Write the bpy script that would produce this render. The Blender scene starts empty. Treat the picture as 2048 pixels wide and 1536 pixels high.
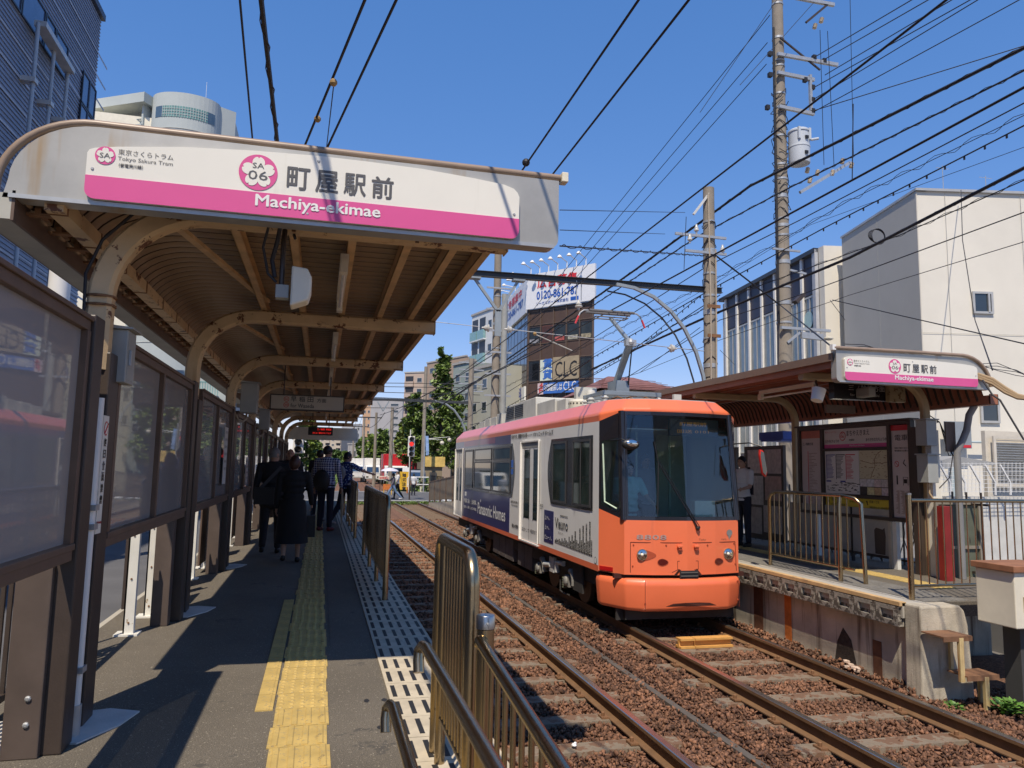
import bpy, bmesh, math, random
import numpy as np
from mathutils import Vector, Matrix, Quaternion
random.seed(7); rng=np.random.default_rng(7)
SC=bpy.context.scene; COL=SC.collection
# ---------------- camera, world, sun, exposure ----------------
FPX,YAW,PITCH,ROLL,CH=1496.1,.24701,.11104,.01935,2.12
_cy,_sy,_cp,_sp=math.cos(YAW),math.sin(YAW),math.cos(PITCH),math.sin(PITCH)
CF=Vector((_sy*_cp,_cy*_cp,_sp)); _r=Vector((_cy,-_sy,0)); _u=_r.cross(CF)
_c,_s=math.cos(ROLL),math.sin(ROLL); CR=_c*_r+_s*_u; CU=-_s*_r+_c*_u
cam=bpy.data.objects.new('camera',bpy.data.cameras.new('camera')); COL.objects.link(cam); SC.camera=cam
cam.matrix_world=Matrix((( CR.x,CU.x,-CF.x,0),(CR.y,CU.y,-CF.y,0),(CR.z,CU.z,-CF.z,CH),(0,0,0,1)))
cam.data.sensor_fit='HORIZONTAL'; cam.data.sensor_width=36; cam.data.lens=36*FPX/2048
cam.data.clip_start=.05; cam.data.clip_end=3000
SUN_EL=math.radians(57.5); SUN_ROT=math.atan2(-.265,-.58)
w=bpy.data.worlds.new('World'); SC.world=w; w.use_nodes=True
nt=w.node_tree; nt.nodes.clear()
sky=nt.nodes.new('ShaderNodeTexSky'); sky.sky_type='NISHITA'; sky.sun_disc=False
sky.sun_elevation=SUN_EL; sky.sun_rotation=SUN_ROT; sky.altitude=0; sky.air_density=1.0; sky.dust_density=0.0; sky.ozone_density=3.0
bg=nt.nodes.new('ShaderNodeBackground'); bg.inputs[1].default_value=.10
ow=nt.nodes.new('ShaderNodeOutputWorld'); gmn=nt.nodes.new('ShaderNodeGamma'); gmn.inputs[1].default_value=.55; hsn=nt.nodes.new('ShaderNodeHueSaturation'); hsn.inputs['Saturation'].default_value=1.72; hsn.inputs['Value'].default_value=2.85
nt.links.new(sky.outputs[0],gmn.inputs[0]); nt.links.new(gmn.outputs[0],hsn.inputs['Color']); tnn=nt.nodes.new('ShaderNodeMix'); tnn.data_type='RGBA'; tnn.blend_type='MULTIPLY'; tnn.inputs[0].default_value=1; tnn.inputs[7].default_value=(.98,.90,1.12,1); nt.links.new(hsn.outputs[0],tnn.inputs[6]); nt.links.new(tnn.outputs[2],bg.inputs[0]); nt.links.new(bg.outputs[0],ow.inputs[0])
sl=bpy.data.lights.new('sun','SUN'); sl.energy=5.0; sl.angle=math.radians(.5); sl.color=(1,.885,.73)
so=bpy.data.objects.new('sun',sl); COL.objects.link(so)
so.rotation_euler=Vector((.265,.58,-1)).to_track_quat('-Z','Y').to_euler(); so.location=(-10,-20,40)
SC.view_settings.view_transform='Standard'; SC.view_settings.look='None'; SC.view_settings.exposure=0.0; SC.view_settings.gamma=1; SC.view_settings.use_curve_mapping=False
SC.cycles.max_bounces=7; SC.cycles.transparent_max_bounces=12; SC.cycles.glossy_bounces=4
# place a point of the world seen along a direction (photo 2048 x 1536) at a known distance Y along the tracks / side X / height Z
def ray(px,py): return CF+(px-1024)/FPX*CR-(py-768)/FPX*CU
def at(px,py,Y):
    d=ray(px,py); return Vector((0,0,CH))+d*(Y/d.y)
def atx(px,py,X):
    d=ray(px,py); return Vector((0,0,CH))+d*(X/d.x)
def atz(px,py,Z):
    d=ray(px,py); return Vector((0,0,CH))+d*((Z-CH)/d.z)
# ---------------- materials ----------------
MATS={}
def M(name,c=(.5,.5,.5),rough=.55,metal=0.,var=.12,vs=3.,bump=0.,bs=40.,spec=.5,spot=None,spot_s=8.,spot_t=.6,streak=None,streak_t=.55,alpha=1.,coat=0.,trans=0.,emit=None,es=1.,island=0.,fine=0.,fleck=None,fs=150.,ft=.66):
    if name in MATS: return MATS[name]
    m=bpy.data.materials.new(name); m.use_nodes=True; n=m.node_tree.nodes; l=m.node_tree.links
    b=n['Principled BSDF']; b.inputs['Roughness'].default_value=rough; b.inputs['Metallic'].default_value=metal
    b.inputs['Specular IOR Level'].default_value=spec; b.inputs['Alpha'].default_value=alpha
    if coat: b.inputs['Coat Weight'].default_value=coat; b.inputs['Coat Roughness'].default_value=.06
    if trans: b.inputs['Transmission Weight'].default_value=trans
    if emit: b.inputs['Emission Color'].default_value=(*emit,1); b.inputs['Emission Strength'].default_value=es
    tc=n.new('ShaderNodeTexCoord'); co=tc.outputs['Object']
    def noise(s,det=4.,vec=None,rg=.6):
        t=n.new('ShaderNodeTexNoise'); t.inputs['Scale'].default_value=s; t.inputs['Detail'].default_value=det; t.inputs['Roughness'].default_value=rg
        l.new(vec or co,t.inputs['Vector']); return t.outputs['Fac']
    def rng_(o,a,b2,c0,c1):
        t=n.new('ShaderNodeMapRange'); l.new(o,t.inputs[0]); t.inputs[1].default_value=a; t.inputs[2].default_value=b2; t.inputs[3].default_value=c0; t.inputs[4].default_value=c1; return t.outputs[0]
    def mix(f,a,b2,mode='MIX'):
        t=n.new('ShaderNodeMix'); t.data_type='RGBA'; t.blend_type=mode
        if f is None: t.inputs[0].default_value=1
        else: l.new(f,t.inputs[0])
        for s,v in ((6,a),(7,b2)):
            if isinstance(v,tuple): t.inputs[s].default_value=(*v,1)
            else: l.new(v,t.inputs[s])
        return t.outputs[2]
    cur=c
    if var:
        lo=tuple(x*(1-var) for x in c); hi=tuple(min(1,x*(1+var)) for x in c)
        cur=mix(rng_(noise(vs,5),.3,.7,0,1),lo,hi)
    if fine:
        cur=mix(rng_(noise(bs,2),.35,.65,0,1),mix(None,cur,(1-fine,)*3,'MULTIPLY'),mix(None,cur,(1+fine,)*3,'MULTIPLY'))
    if island:
        g=n.new('ShaderNodeNewGeometry'); f=rng_(g.outputs['Random Per Island'],0,1,1-island,1+island)
        cc=n.new('ShaderNodeCombineColor'); [l.new(f,cc.inputs[i]) for i in range(3)]
        cur=mix(None,cur,cc.outputs[0],'MULTIPLY')
    if streak:
        mp=n.new('ShaderNodeMapping'); mp.inputs['Scale'].default_value=(1,1,.09); l.new(co,mp.inputs[0])
        cur=mix(rng_(noise(spot_s,4,mp.outputs[0]),streak_t,streak_t+.14,0,1),cur,streak)
    if spot:
        cur=mix(rng_(noise(spot_s,8,None,.7),spot_t,spot_t+.03,0,1),cur,spot)
    if fleck: cur=mix(rng_(noise(fs,2,None,.5),ft,ft+.04,0,1),cur,fleck)
    if isinstance(cur,tuple): b.inputs['Base Color'].default_value=(*cur,1)
    else: l.new(cur,b.inputs['Base Color'])
    if bump:
        bp=n.new('ShaderNodeBump'); bp.inputs['Strength'].default_value=min(1,bump); bp.inputs['Distance'].default_value=.01
        l.new(noise(bs,4),bp.inputs['Height']); l.new(bp.outputs[0],b.inputs['Normal'])
    m.diffuse_color=(*c,1); MATS[name]=m; return m
def V3(*a): return Vector(a)
asphalt=M('asphalt',(.132,.114,.088),.9,var=.16,vs=1.1,bump=.6,bs=170,fine=.45,spot=(.085,.076,.063),spot_s=2.2,spot_t=.63,fleck=(.34,.30,.23),fs=95,ft=.655)
road_m=M('road_asphalt',(.11,.11,.115),.9,var=.2,vs=.6,bump=.4,bs=120,fine=.2)
concrete=M('concrete',(.46,.41,.32),.9,var=.25,vs=3.5,bump=.5,bs=60,streak=(.17,.14,.105),streak_t=.54,spot_s=7)
conc_lt=M('concrete_pale',(.42,.39,.33),.85,var=.15,vs=4,bump=.2,bs=90)
ptile=M('beige_tile',(.52,.45,.33),.8,var=.2,vs=5,bump=.2,bs=90,spot=(.34,.27,.19),spot_s=9,spot_t=.62)
slotm=M('black_slot',(.025,.024,.024),.6)
ytile=M('yellow_tile',(.50,.355,.115),.75,var=.2,vs=5,bump=.2,bs=90,spot=(.27,.20,.09),spot_s=14,spot_t=.62,fleck=(.36,.28,.14),fs=60,ft=.62)
tan=M('tan_steel',(.62,.44,.24),.55,var=.12,vs=4,bump=.15,bs=50,spot=(.13,.045,.016),spot_s=7,spot_t=.57,streak=(.42,.24,.10),streak_t=.62)
tan2=M('tan_purlin',(.62,.41,.20),.55,var=.2,vs=5,spot=(.2,.07,.02),spot_s=6,spot_t=.66)
corr=M('corrugated_sheet',(.34,.24,.15),.5,var=.12,vs=.9,spot=(.28,.19,.12),spot_s=1.2,spot_t=.62)
dbrown=M('dark_brown_steel',(.055,.040,.032),.45,var=.15,vs=6,bump=.1,bs=80)
mbrown=M('brown_steel',(.13,.085,.06),.5,var=.15,vs=6)
steel=M('stainless_tube',(.40,.31,.19),.27,metal=1.,var=.1,vs=6,bump=.05,bs=60)
steel2=M('fascia_steel',(.47,.45,.40),.42,metal=.5,var=.14,vs=2.5,streak=(.38,.24,.10),streak_t=.62,spot_s=4)
galv=M('galvanised_steel',(.46,.47,.47),.45,metal=.5,var=.12,vs=8)
rust=M('rusty_steel',(.20,.10,.045),.8,var=.3,vs=9,bump=.3,bs=60)
railside=M('rail_side_rust',(.17,.093,.043),.75,var=.2,vs=6,bump=.3,bs=60)
railtop=M('rail_head',(.50,.45,.38),.25,metal=.9,var=.1,vs=5)
white=M('white_paint',(.78,.76,.71),.5,var=.06,vs=3)
cream=M('cream_paint',(.76,.71,.57),.5,var=.08,vs=3)
signw=M('sign_white',(.80,.78,.70),.38,var=.05,vs=1.5,streak=(.70,.67,.57),streak_t=.66,spot_s=5)
pink=M('sign_pink',(.70,.10,.30),.4,var=.03)
dgrey=M('sign_lettering_grey',(.095,.095,.10),.5,var=0)
black=M('black_plastic',(.014,.014,.016),.45,var=0)
wirem=M('black_cable',(.018,.018,.022),.6,var=0)
glassd=M('dark_window_glass',(.03,.04,.05),.06,spec=.9,var=.3,vs=.4)
glassb=M('blue_window_glass',(.07,.11,.15),.08,spec=.9,var=.4,vs=.5)
gbox=M('grey_equipment_box',(.34,.35,.33),.5,var=.1,vs=4)
red=M('red_paint',(.55,.02,.03),.4,var=.05)
navy=M('navy_print',(.022,.022,.13),.35,coat=.5,var=.05)
blackp=M('black_print',(.02,.02,.022),.5,var=0)
whitep=M('white_print',(.8,.8,.78),.5,var=0)
# ---------------- mesh builder ----------------
class MB:
    def __init__(s): s.v=[]; s.f=[]; s.m=[]
    def add(s,vs,fs,mi=0):
        o=len(s.v); s.v+= [tuple(x) for x in vs]; s.f+=[tuple(i+o for i in f) for f in fs]; s.m+=[mi]*len(fs); return s
    def box(s,x0,x1,y0,y1,z0,z1,mi=0):
        return s.add([(x,y,z) for z in (z0,z1) for y in (y0,y1) for x in (x0,x1)],[(0,2,3,1),(4,5,7,6),(0,1,5,4),(2,6,7,3),(0,4,6,2),(1,3,7,5)],mi)
    def obox(s,o,a,b,c,mi=0):
        # origin corner o, edge vectors a,b,c
        o,a,b,c=map(Vector,(o,a,b,c)); 
        vs=[o+a*i+b*j+c*k for k in (0,1) for j in (0,1) for i in (0,1)]
        fs=[(0,2,3,1),(4,5,7,6),(0,1,5,4),(2,6,7,3),(0,4,6,2),(1,3,7,5)]
        if a.cross(b).dot(c)<0: fs=[f[::-1] for f in fs]
        return s.add(vs,fs,mi)
    def bar(s,p,q,w,h,mi=0,up=(0,0,1)):
        p,q=Vector(p),Vector(q); d=(q-p); dn=d.normalized(); u=Vector(up)
        if abs(dn.dot(u))>.98: u=Vector((0,1,0))
        sx=dn.cross(u).normalized(); uz=sx.cross(dn)
        return s.obox(p-sx*w/2-uz*h/2,d,sx*w,uz*h,mi)
    def prism(s,poly,vec,mi=0,cap=True):
        vec=Vector(vec); n=len(poly); a=[Vector(p) for p in poly]; b=[p+vec for p in a]
        nrm=Vector((0,0,0))
        for i in range(n): nrm+=a[i].cross(a[(i+1)%n])
        fs=[(i,(i+1)%n,n+(i+1)%n,n+i) for i in range(n)]
        if cap: fs+=[tuple(range(n))[::-1],tuple(range(n,2*n))]
        if nrm.dot(vec)<0: fs=[f[::-1] for f in fs]
        return s.add(a+b,fs,mi)
    def tube(s,pts,r,n=8,mi=0,cap=True,closed=False):
        pts=[Vector(p) for p in pts]; rs=r if isinstance(r,(list,tuple)) else [r]*len(pts)
        N=len(pts); vs=[]; prev=None
        for i,p in enumerate(pts):
            if closed: t=(pts[(i+1)%N]-pts[i-1])
            elif i==0: t=pts[1]-p
            elif i==N-1: t=p-pts[i-1]
            else: t=(pts[i+1]-p).normalized()+(p-pts[i-1]).normalized()
            t.normalize()
            if prev is None:
                a=Vector((0,0,1)) if abs(t.z)<.9 else Vector((1,0,0)); a=(a-t*a.dot(t)).normalized()
            else: a=(prev-t*prev.dot(t)).normalized()
            prev=a; b=t.cross(a)
            for k in range(n):
                an=2*math.pi*k/n+math.pi/n; vs.append(p+(a*math.cos(an)+b*math.sin(an))*rs[i])
        fs=[]
        for i in range(N if closed else N-1):
            for k in range(n):
                j=(i+1)%N; fs.append((i*n+k,i*n+(k+1)%n,j*n+(k+1)%n,j*n+k))
        if cap and not closed: fs+=[tuple(range(n))[::-1],tuple(range((N-1)*n,N*n))]
        return s.add(vs,fs,mi)
    def lathe(s,prof,c,n=16,mi=0,axis=(0,0,1)):
        c=Vector(c); q=Vector((0,0,1)).rotation_difference(Vector(axis)); vs=[]
        for r,h in prof:
            for k in range(n):
                a=2*math.pi*k/n; vs.append(c+q@Vector((r*math.cos(a),r*math.sin(a),h)))
        fs=[(i*n+k,i*n+(k+1)%n,(i+1)*n+(k+1)%n,(i+1)*n+k) for i in range(len(prof)-1) for k in range(n)]
        fs+=[tuple(range(n))[::-1],tuple(range((len(prof)-1)*n,len(prof)*n))]
        return s.add(vs,fs,mi)
    def ball(s,c,r,n=8,mi=0,sc=(1,1,1)):
        c=Vector(c); vs=[]
        for i in range(1,n):
            th=math.pi*i/n
            for k in range(2*n):
                a=math.pi*k/n; vs.append(c+Vector((r*sc[0]*math.sin(th)*math.cos(a),r*sc[1]*math.sin(th)*math.sin(a),r*sc[2]*math.cos(th))))
        top=len(vs); vs.append(c+Vector((0,0,r*sc[2]))); vs.append(c-Vector((0,0,r*sc[2])))
        fs=[((i)*2*n+k,(i+1)*2*n+k,(i+1)*2*n+(k+1)%(2*n),i*2*n+(k+1)%(2*n)) for i in range(n-2) for k in range(2*n)]
        fs+=[(top,k,(k+1)%(2*n)) for k in range(2*n)]+[(top+1,(n-2)*2*n+(k+1)%(2*n),(n-2)*2*n+k) for k in range(2*n)]
        return s.add(vs,fs,mi)
    def mesh(s,name,mats,smooth=False):
        me=bpy.data.meshes.new(name); me.from_pydata(s.v,[],s.f); 
        for m in (mats if isinstance(mats,(list,tuple)) else [mats]): me.materials.append(m)
        if max(s.m,default=0)>0: me.polygons.foreach_set('material_index',s.m)
        if smooth: me.polygons.foreach_set('use_smooth',[True]*len(s.f)); 
        me.update()
        if smooth and smooth!=2: me.set_sharp_from_angle(angle=math.radians(40))
        return me
    def build(s,name,mats,parent=None,smooth=False,bevel=0,**tags):
        o=bpy.data.objects.new(name,s.mesh(name,mats,smooth)); COL.objects.link(o)
        if parent: o.parent=parent; o.matrix_parent_inverse=parent_inv(parent)
        if bevel:
            md=o.modifiers.new('bevel','BEVEL'); md.width=bevel; md.segments=2; md.limit_method='ANGLE'
        for k,v in tags.items(): o[k]=v
        return o
_pinv={}
def parent_inv(p):
    # children are given in world coordinates: undo the parent's transform
    def wm(q):
        m=Matrix.LocRotScale(q.location,q.rotation_euler,q.scale)
        return wm(q.parent)@q.matrix_parent_inverse@m if q.parent else m
    return wm(p).inverted()
def thing(name,label,cat,loc=(0,0,0),rz=0,group=None):
    o=bpy.data.objects.new(name,None); COL.objects.link(o); o.location=loc; o.rotation_euler=(0,0,rz); o.empty_display_size=.2
    o['label']=label; o['category']=cat
    if group: o['group']=group
    return o
def place(name,mesh,parent=None,loc=(0,0,0),rz=0,**tags):
    o=bpy.data.objects.new(name,mesh); COL.objects.link(o); o.location=loc; o.rotation_euler=(0,0,rz)
    if parent:
        o.parent=parent; o.matrix_parent_inverse=parent_inv(parent)
    for k,v in tags.items(): o[k]=v
    return o
def dup(root,loc,rz=None,label=None,group=None):
    r=root.copy(); COL.objects.link(r); r.location=loc
    if rz is not None: r.rotation_euler=(0,0,rz)
    if label: r['label']=label
    if group: r['group']=group
    for ch in list(root.children):
        c=ch.copy(); COL.objects.link(c); c.parent=r; c.matrix_parent_inverse=ch.matrix_parent_inverse.copy()
        for g in ch.children:
            d=g.copy(); COL.objects.link(d); d.parent=c; d.matrix_parent_inverse=g.matrix_parent_inverse.copy()
    return r
# text mapped into a parallelogram: lower-left corner p, right vector U (full width), up vector W (full height)
_tc={}
def tmesh(body,bold):
    k=(body,bold)
    if k not in _tc:
        cu=bpy.data.curves.new('t','FONT'); cu.body=body; cu.size=1; cu.offset=bold; cu.resolution_u=2
        ob=bpy.data.objects.new('t',cu); COL.objects.link(ob); dg=bpy.context.evaluated_depsgraph_get()
        me=bpy.data.meshes.new_from_object(ob.evaluated_get(dg)); bpy.data.objects.remove(ob)
        v=[tuple(x.co) for x in me.vertices]; f=[tuple(p.vertices) for p in me.polygons]
        _tc[k]=(v,f)
    return _tc[k]
def text(body,p,U,W,mat,parent,bold=.0,name='lettering',lift=.002,**tags):
    cjk=max(ord(c) for c in body)>0x2000
    v,f=tmesh(body,0); cjk=True
    if not v: return None
    p,U,W=Vector(p),Vector(U),Vector(W); N=U.cross(W).normalized()*lift
    x0=min(a[0] for a in v);x1=max(a[0] for a in v);y0=min(a[1] for a in v);y1=max(a[1] for a in v)
    b=MB(); pts=[p+U*((a[0]-x0)/(x1-x0))+W*((a[1]-y0)/max(1e-6,y1-y0))+N for a in v]; b.add(pts,f)
    if cjk and bold>.004:
        e=bold*.75/max(.5,(x1-x0)); g=bold*.75/max(.5,(y1-y0)); N1=N.normalized()*lift*.12
        for i,(dx,dy) in enumerate(((e,0),(-e,0),(0,g),(0,-g),(e*.7,g*.7),(-e*.7,-g*.7))): b.add([q+U*dx+W*dy+N1*(i+1) for q in pts],f)
    return b.build(name,mat,parent,**tags)
def disc(b,c,U,W,r,lift,n=28,mi=0,rr=None):
    N=Vector(U).cross(Vector(W)).normalized(); c=Vector(c)+N*lift
    U=Vector(U).normalized(); W=Vector(W).normalized()
    pts=[]
    for k in range(n):
        a=2*math.pi*k/n; q=rr(a) if rr else r; pts.append(c+(U*math.cos(a)+W*math.sin(a))*q)
    b.add(pts,[tuple(range(n))],mi)
def petal(r):
    def g(a):
        t=((a-math.pi/2)%(2*math.pi/5))/(2*math.pi/5)-.5   # 0 at petal tip boundaries
        q=abs(t)*2   # 1 at notch middle of petal tip, 0 between petals
        return r*(.60+.40*math.sin(min(1,q*1.15)*math.pi/2)**.8-(.10 if q>.93 else 0))
    return g
def emblem(c,U,W,r,parent,l1,l2,lm=dgrey,pm=pink,wm=signw,lift=.003):
    U=Vector(U).normalized(); W=Vector(W).normalized(); c=Vector(c)
    b=MB(); disc(b,c,U,W,r,lift,40,0); b.build('emblem_disc',pm,parent)
    b=MB(); disc(b,c,U,W,r*.86,lift+.002,100,0,petal(r*.86)); b.build('emblem_flower',wm,parent)
    if l2:
        text(l1,c-U*r*.30+W*r*.22,U*r*.6,W*r*.30,lm,parent,.0,lift=lift+.004)
        text(l2,c-U*r*.5-W*r*.42,U*r*1.0,W*r*.5,lm,parent,.0,lift=lift+.004)
    else: text(l1,c-U*r*.52-W*r*.3,U*r*1.04,W*r*.55,lm,parent,.0,lift=lift+.004)
# ================= SETTING =================
S=dict(kind='structure')
soil=M('soil',(.09,.07,.055),.95,var=.3,vs=2,bump=.6,bs=60)
bal=M('ballast_bed',(.17,.085,.048),.95,var=.35,vs=14,bump=1,bs=45,fine=.5)
MB().add([(-900,-60,-.4),(900,-60,-.4),(900,1500,-.4),(-900,1500,-.4)],[(0,1,2,3)]).build('ground',M('ground_grey',(.16,.15,.14),.95,var=.2,vs=.05),**S)
def gx(x,y): return x+max(0,y-50)*.033      # beyond the crossing the line bends slightly right
# left street and right street
MB().box(-9.6,-1.76,-20,34,-.5,.05).build('left_street',road_m,**S)
MB().box(9.6,60,-20,34,-.5,.12).build('right_street',M('pale_road',(.2,.195,.19),.9,var=.15,vs=.6,bump=.3,bs=100),**S)
MB().box(-40,-1.2,34,400,-.5,.0).build('far_street_left',road_m,**S)
b=MB(); b.box(-1.2,30,45.2,61.5,-.5,.002); b.build('level_crossing_road',road_m,**S)
b=MB(); b.add([(9.4,61.5,0),(16,61.5,0),(16+12,400,0),(9.4+13,400,0)],[(0,1,2,3)]); b.build('far_street_right',road_m,**S)
mk=MB()
for y in (45.6,60.9): mk.box(-1.2,12,y,y+.25,-.002,.008)
for i in range(6): mk.box(7.5+i*.9,8+i*.9,46.2,49.4,-.002,.008)
mk.build('road_marking',M('road_paint',(.6,.6,.57),.8,var=.2,vs=6),None,**S)
MB().box(-9.6,-8.8,-20,34,-.4,.17).build('left_pavement',conc_lt,**S)
# ballast bed
b=MB(); b.box(.9,6.3,-3,45.2,-.5,-.19); b.box(6.3,9.6,-3,8.4,-.5,-.24); b.build('ballast_bed',bal,**S)
b=MB()
for y0 in range(61,400,12):
    b.add([(gx(.7,y0),y0+.5,-.14),(gx(6.4,y0),y0+.5,-.14),(gx(6.4,y0+12),y0+12.5,-.14),(gx(.7,y0+12),y0+12.5,-.14)],[(0,1,2,3)])
b.build('far_ballast_bed',bal,**S)
# tracks
sleeper_m=M('sleeper_concrete',(.235,.185,.13),.95,var=.3,vs=6,bump=.5,bs=60,spot=(.17,.095,.055),spot_s=6,spot_t=.50)
sb=MB(); sb.prism([(-1.02,-.115,-.32),(1.02,-.115,-.32),(1.02,-.09,-.142),(-1.02,-.09,-.142)],(0,.205,0))
me_s=sb.mesh('sleeper',sleeper_m)
cb=MB()
for s in (1,):
    cb.box(.06,.13,-.055,.055,-.142,-.125); cb.lathe([(.018,-.01),(.018,.03),(.01,.036)],(.1,0,-.125),8)
me_c=cb.mesh('rail_clip',rust)
def rail_sec(x0): # cross-section in XZ
    r=[(-.064,-.142),(.064,-.142),(.064,-.132),(.012,-.118),(.009,-.04),(.034,-.032),(.034,-.004),(.026,0),(-.026,0),(-.034,-.004),(-.034,-.032),(-.009,-.04),(-.012,-.118),(-.064,-.132)]
    return [(x0+a,b_) for a,b_ in r]
def make_rail(x,y0,y1,parent,bend=False):
    ys=[y0,y1] if not bend else list(np.linspace(y0,y1,24)); b=MB(); sec=rail_sec(0); n=len(sec)
    for j,y in enumerate(ys):
        xx=gx(x,y) if bend else x; b.v+=[(xx+p[0],y,p[1]) for p in sec]
    for j in range(len(ys)-1):
        for k in range(n):
            b.f.append((j*n+k,(j+1)*n+k,(j+1)*n+(k+1)%n,j*n+(k+1)%n)); b.m.append(1 if k in (6,7,8) else 0)
    b.f.append(tuple(range(n))); b.m.append(0)
    b.build('rail',[railside,railtop],parent)
for (cx,lab) in ((2.03,'nearer tram track of two rust brown rails on concrete sleepers along the left platform'),(4.9,'further tram track of two rust brown rails on which the orange tram stands')):
    t=thing('tram_track',lab,'tram track',(cx,3,-.15))
    for s in (-1,1): make_rail(cx+s*.685,1.2,61,t); make_rail(cx+s*.685,61,330,t,True)
    y=2.1+(.25 if cx>3 else 0); k=0
    while y<45:
        o=place('sleeper',me_s,t,(cx+random.uniform(-.02,.02),y,random.uniform(-.012,.003)),random.uniform(-.01,.01))
        if y<16:
            for s in (-1,1):
                for q in (0,math.pi): place('rail_clip',me_c,t,(cx+s*.685,y,0),q)
        y+=.66
# guard/duct strip between the tracks
tag_o=MB().box(3.42,3.49,2,16,-.2,-.152).build('cable_duct',M('duct_grey',(.10,.085,.07),.9,var=.2),None,label='dark grey cable duct half buried in the ballast between the two tracks',category='cable duct')
# ballast stones (nobody could count them): real stones, one object
def stones(name,regions,lab):
    variants=[]
    for _ in range(16):
        bm=bmesh.new()
        for __ in range(9):
            p=rng.uniform(-1,1,3); p/=max(abs(p))**.8; bm.verts.new(p*np.array([1,rng.uniform(.6,.95),rng.uniform(.5,.8)])*.95)
        bmesh.ops.convex_hull(bm,input=bm.verts); 
        for v in [v for v in bm.verts if not v.link_faces]: bm.verts.remove(v)
        bmesh.ops.triangulate(bm,faces=bm.faces); bm.verts.index_update(); variants.append((np.array([v.co[:] for v in bm.verts]),np.array([[v.index for v in f.verts] for f in bm.faces]))); bm.free()
    Vs=[];Fs=[];off=0
    for (x0,x1,y0,y1,dens,r0,r1,z0,z1) in regions:
        n=int((x1-x0)*(y1-y0)*dens); 
        px=rng.uniform(x0,x1,n); py=rng.uniform(y0,y1,n); pz=rng.uniform(z0,z1,n); rr=rng.uniform(r0,r1,n)
        keep=np.ones(n,bool)
        for rx in (1.345,2.715,4.215,5.585): keep&=~((np.abs(px-rx)<.085)&(pz>-.2))
        for cx,ph in ((2.03,2.1),(4.9,2.35)):
            on=(np.abs(px-cx)<.99)&(np.abs((py-ph+.33)%.66-.33)<.125)
            keep&=~(on&(rng.random(n)>.10))
            inner=(np.abs(px-cx)<.6)
        keep&=~((np.abs(px-3.45)<.07)&(rng.random(n)>.25))
        idx=np.nonzero(keep)[0]
        for i in idx:
            q=Quaternion((rng.normal(),rng.normal(),rng.normal(),rng.normal())).normalized().to_matrix()
            bv,bf=variants[i%16]; Vs.append(bv@np.array(q).T*rr[i]+np.array([px[i],py[i],pz[i]])); Fs.append(bf+off); off+=len(bv)
    Vs=np.concatenate(Vs); Fs=np.concatenate(Fs)
    me=bpy.data.meshes.new(name); me.vertices.add(len(Vs)); me.vertices.foreach_set('co',Vs.ravel()); me.loops.add(len(Fs)*3); me.loops.foreach_set('vertex_index',Fs.ravel().astype(np.int32))
    me.polygons.add(len(Fs)); me.polygons.foreach_set('loop_start',np.arange(0,len(Fs)*3,3,dtype=np.int32)); me.update(calc_edges=True)
    me.materials.append(M('ballast_stone',(.175,.085,.047),.9,var=.34,vs=1.3,island=.6,bump=.4,bs=90))
    o=bpy.data.objects.new(name,me); COL.objects.link(o); o['kind']='stuff'; o['label']=lab; o['category']='ballast'
stones('ballast_stones',[(.95,6.16,3.0,7.5,1350,.013,.029,-.185,-.145),(.95,6.2,7.5,12,900,.017,.033,-.185,-.145),(.95,4.0,12,19,360,.030,.050,-.185,-.15),(.95,4.0,19,32,120,.04,.07,-.19,-.155),
   (5.5,6.3,12,22,150,.035,.05,-.185,-.15),(4,6.3,22,32,100,.04,.07,-.19,-.155),(6.1,8.6,3.2,7.0,600,.02,.036,-.225,-.19),(6.0,6.25,6.8,12,500,.02,.035,-.17,-.1)],
   'loose rust brown ballast stones around the sleepers of both tracks')
# ---- left platform ----
LP=MB().box(-1.75,.905,-3,30,-.4,.70).build('left_platform',[asphalt],None,**S)
b=MB(); b.add([(-1.75,30,.7),(.905,30,.7),(.905,44,.0),(-1.75,44,.0),(-1.75,30,-.4),(.905,30,-.4),(.905,44,-.4),(-1.75,44,-.4)],[(0,1,2,3),(1,5,6,2),(0,3,7,4)]); b.build('platform_ramp',asphalt,None,**S)
MB().box(.905,.945,-3,30,.55,.704).build('nosing',M('orange_nosing',(.55,.36,.17),.75,var=.2,vs=5,spot=(.3,.17,.08),spot_s=12,spot_t=.6),LP)
# edge tiles with ribbed slots
def edge_tile_mesh():
    b=MB(); b.box(-.117,.117,-.162,.162,0,.008,0)
    for i in range(3):
        x=-.08+i*.08; 
        for j in range(3): b.box(x-.0125+j*.009,x-.0125+j*.009+.0065,-.115,.115,.002,.0105,1)
        b.box(x-.014,x+.014,-.12,.12,.002,.0086,1)
    return b.mesh('edge_tile',[ptile,slotm])
et=edge_tile_mesh()
y=-.4; 
while y<24:
    for i in (0,1): place('edge_tile',et,LP,(.59+i*.2345,y+random.uniform(-.002,.002),.7+random.uniform(0,.0015)))
    y+=.332
def tact(kind,s=.3):
    b=MB(); h=s/2-.003; b.box(-h,h,-h,h,0,.007,0)
    if kind=='bar':
        for i in range(4):
            x=-s/2+s*(i+.5)/4; b.prism([(x-.018,-h+.01,.007),(x+.018,-h+.01,.007),(x+.012,-h+.01,.0125),(x-.012,-h+.01,.0125)],(0,2*h-.02,0),0)
    else:
        for i in range(5):
            for j in range(5): b.lathe([(.017,0),(.011,.0055)],(-s/2+s*(i+.5)/5,-s/2+s*(j+.5)/5,.007),6)
    return b.mesh('tactile_tile',ytile)
tb,td,tw=tact('bar'),tact('dot'),MB().box(-.049,.049,-.147,.147,0,.007).box(.02,.03,-.147,.147,.007,.010).mesh('tactile_border_tile',ytile)
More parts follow.
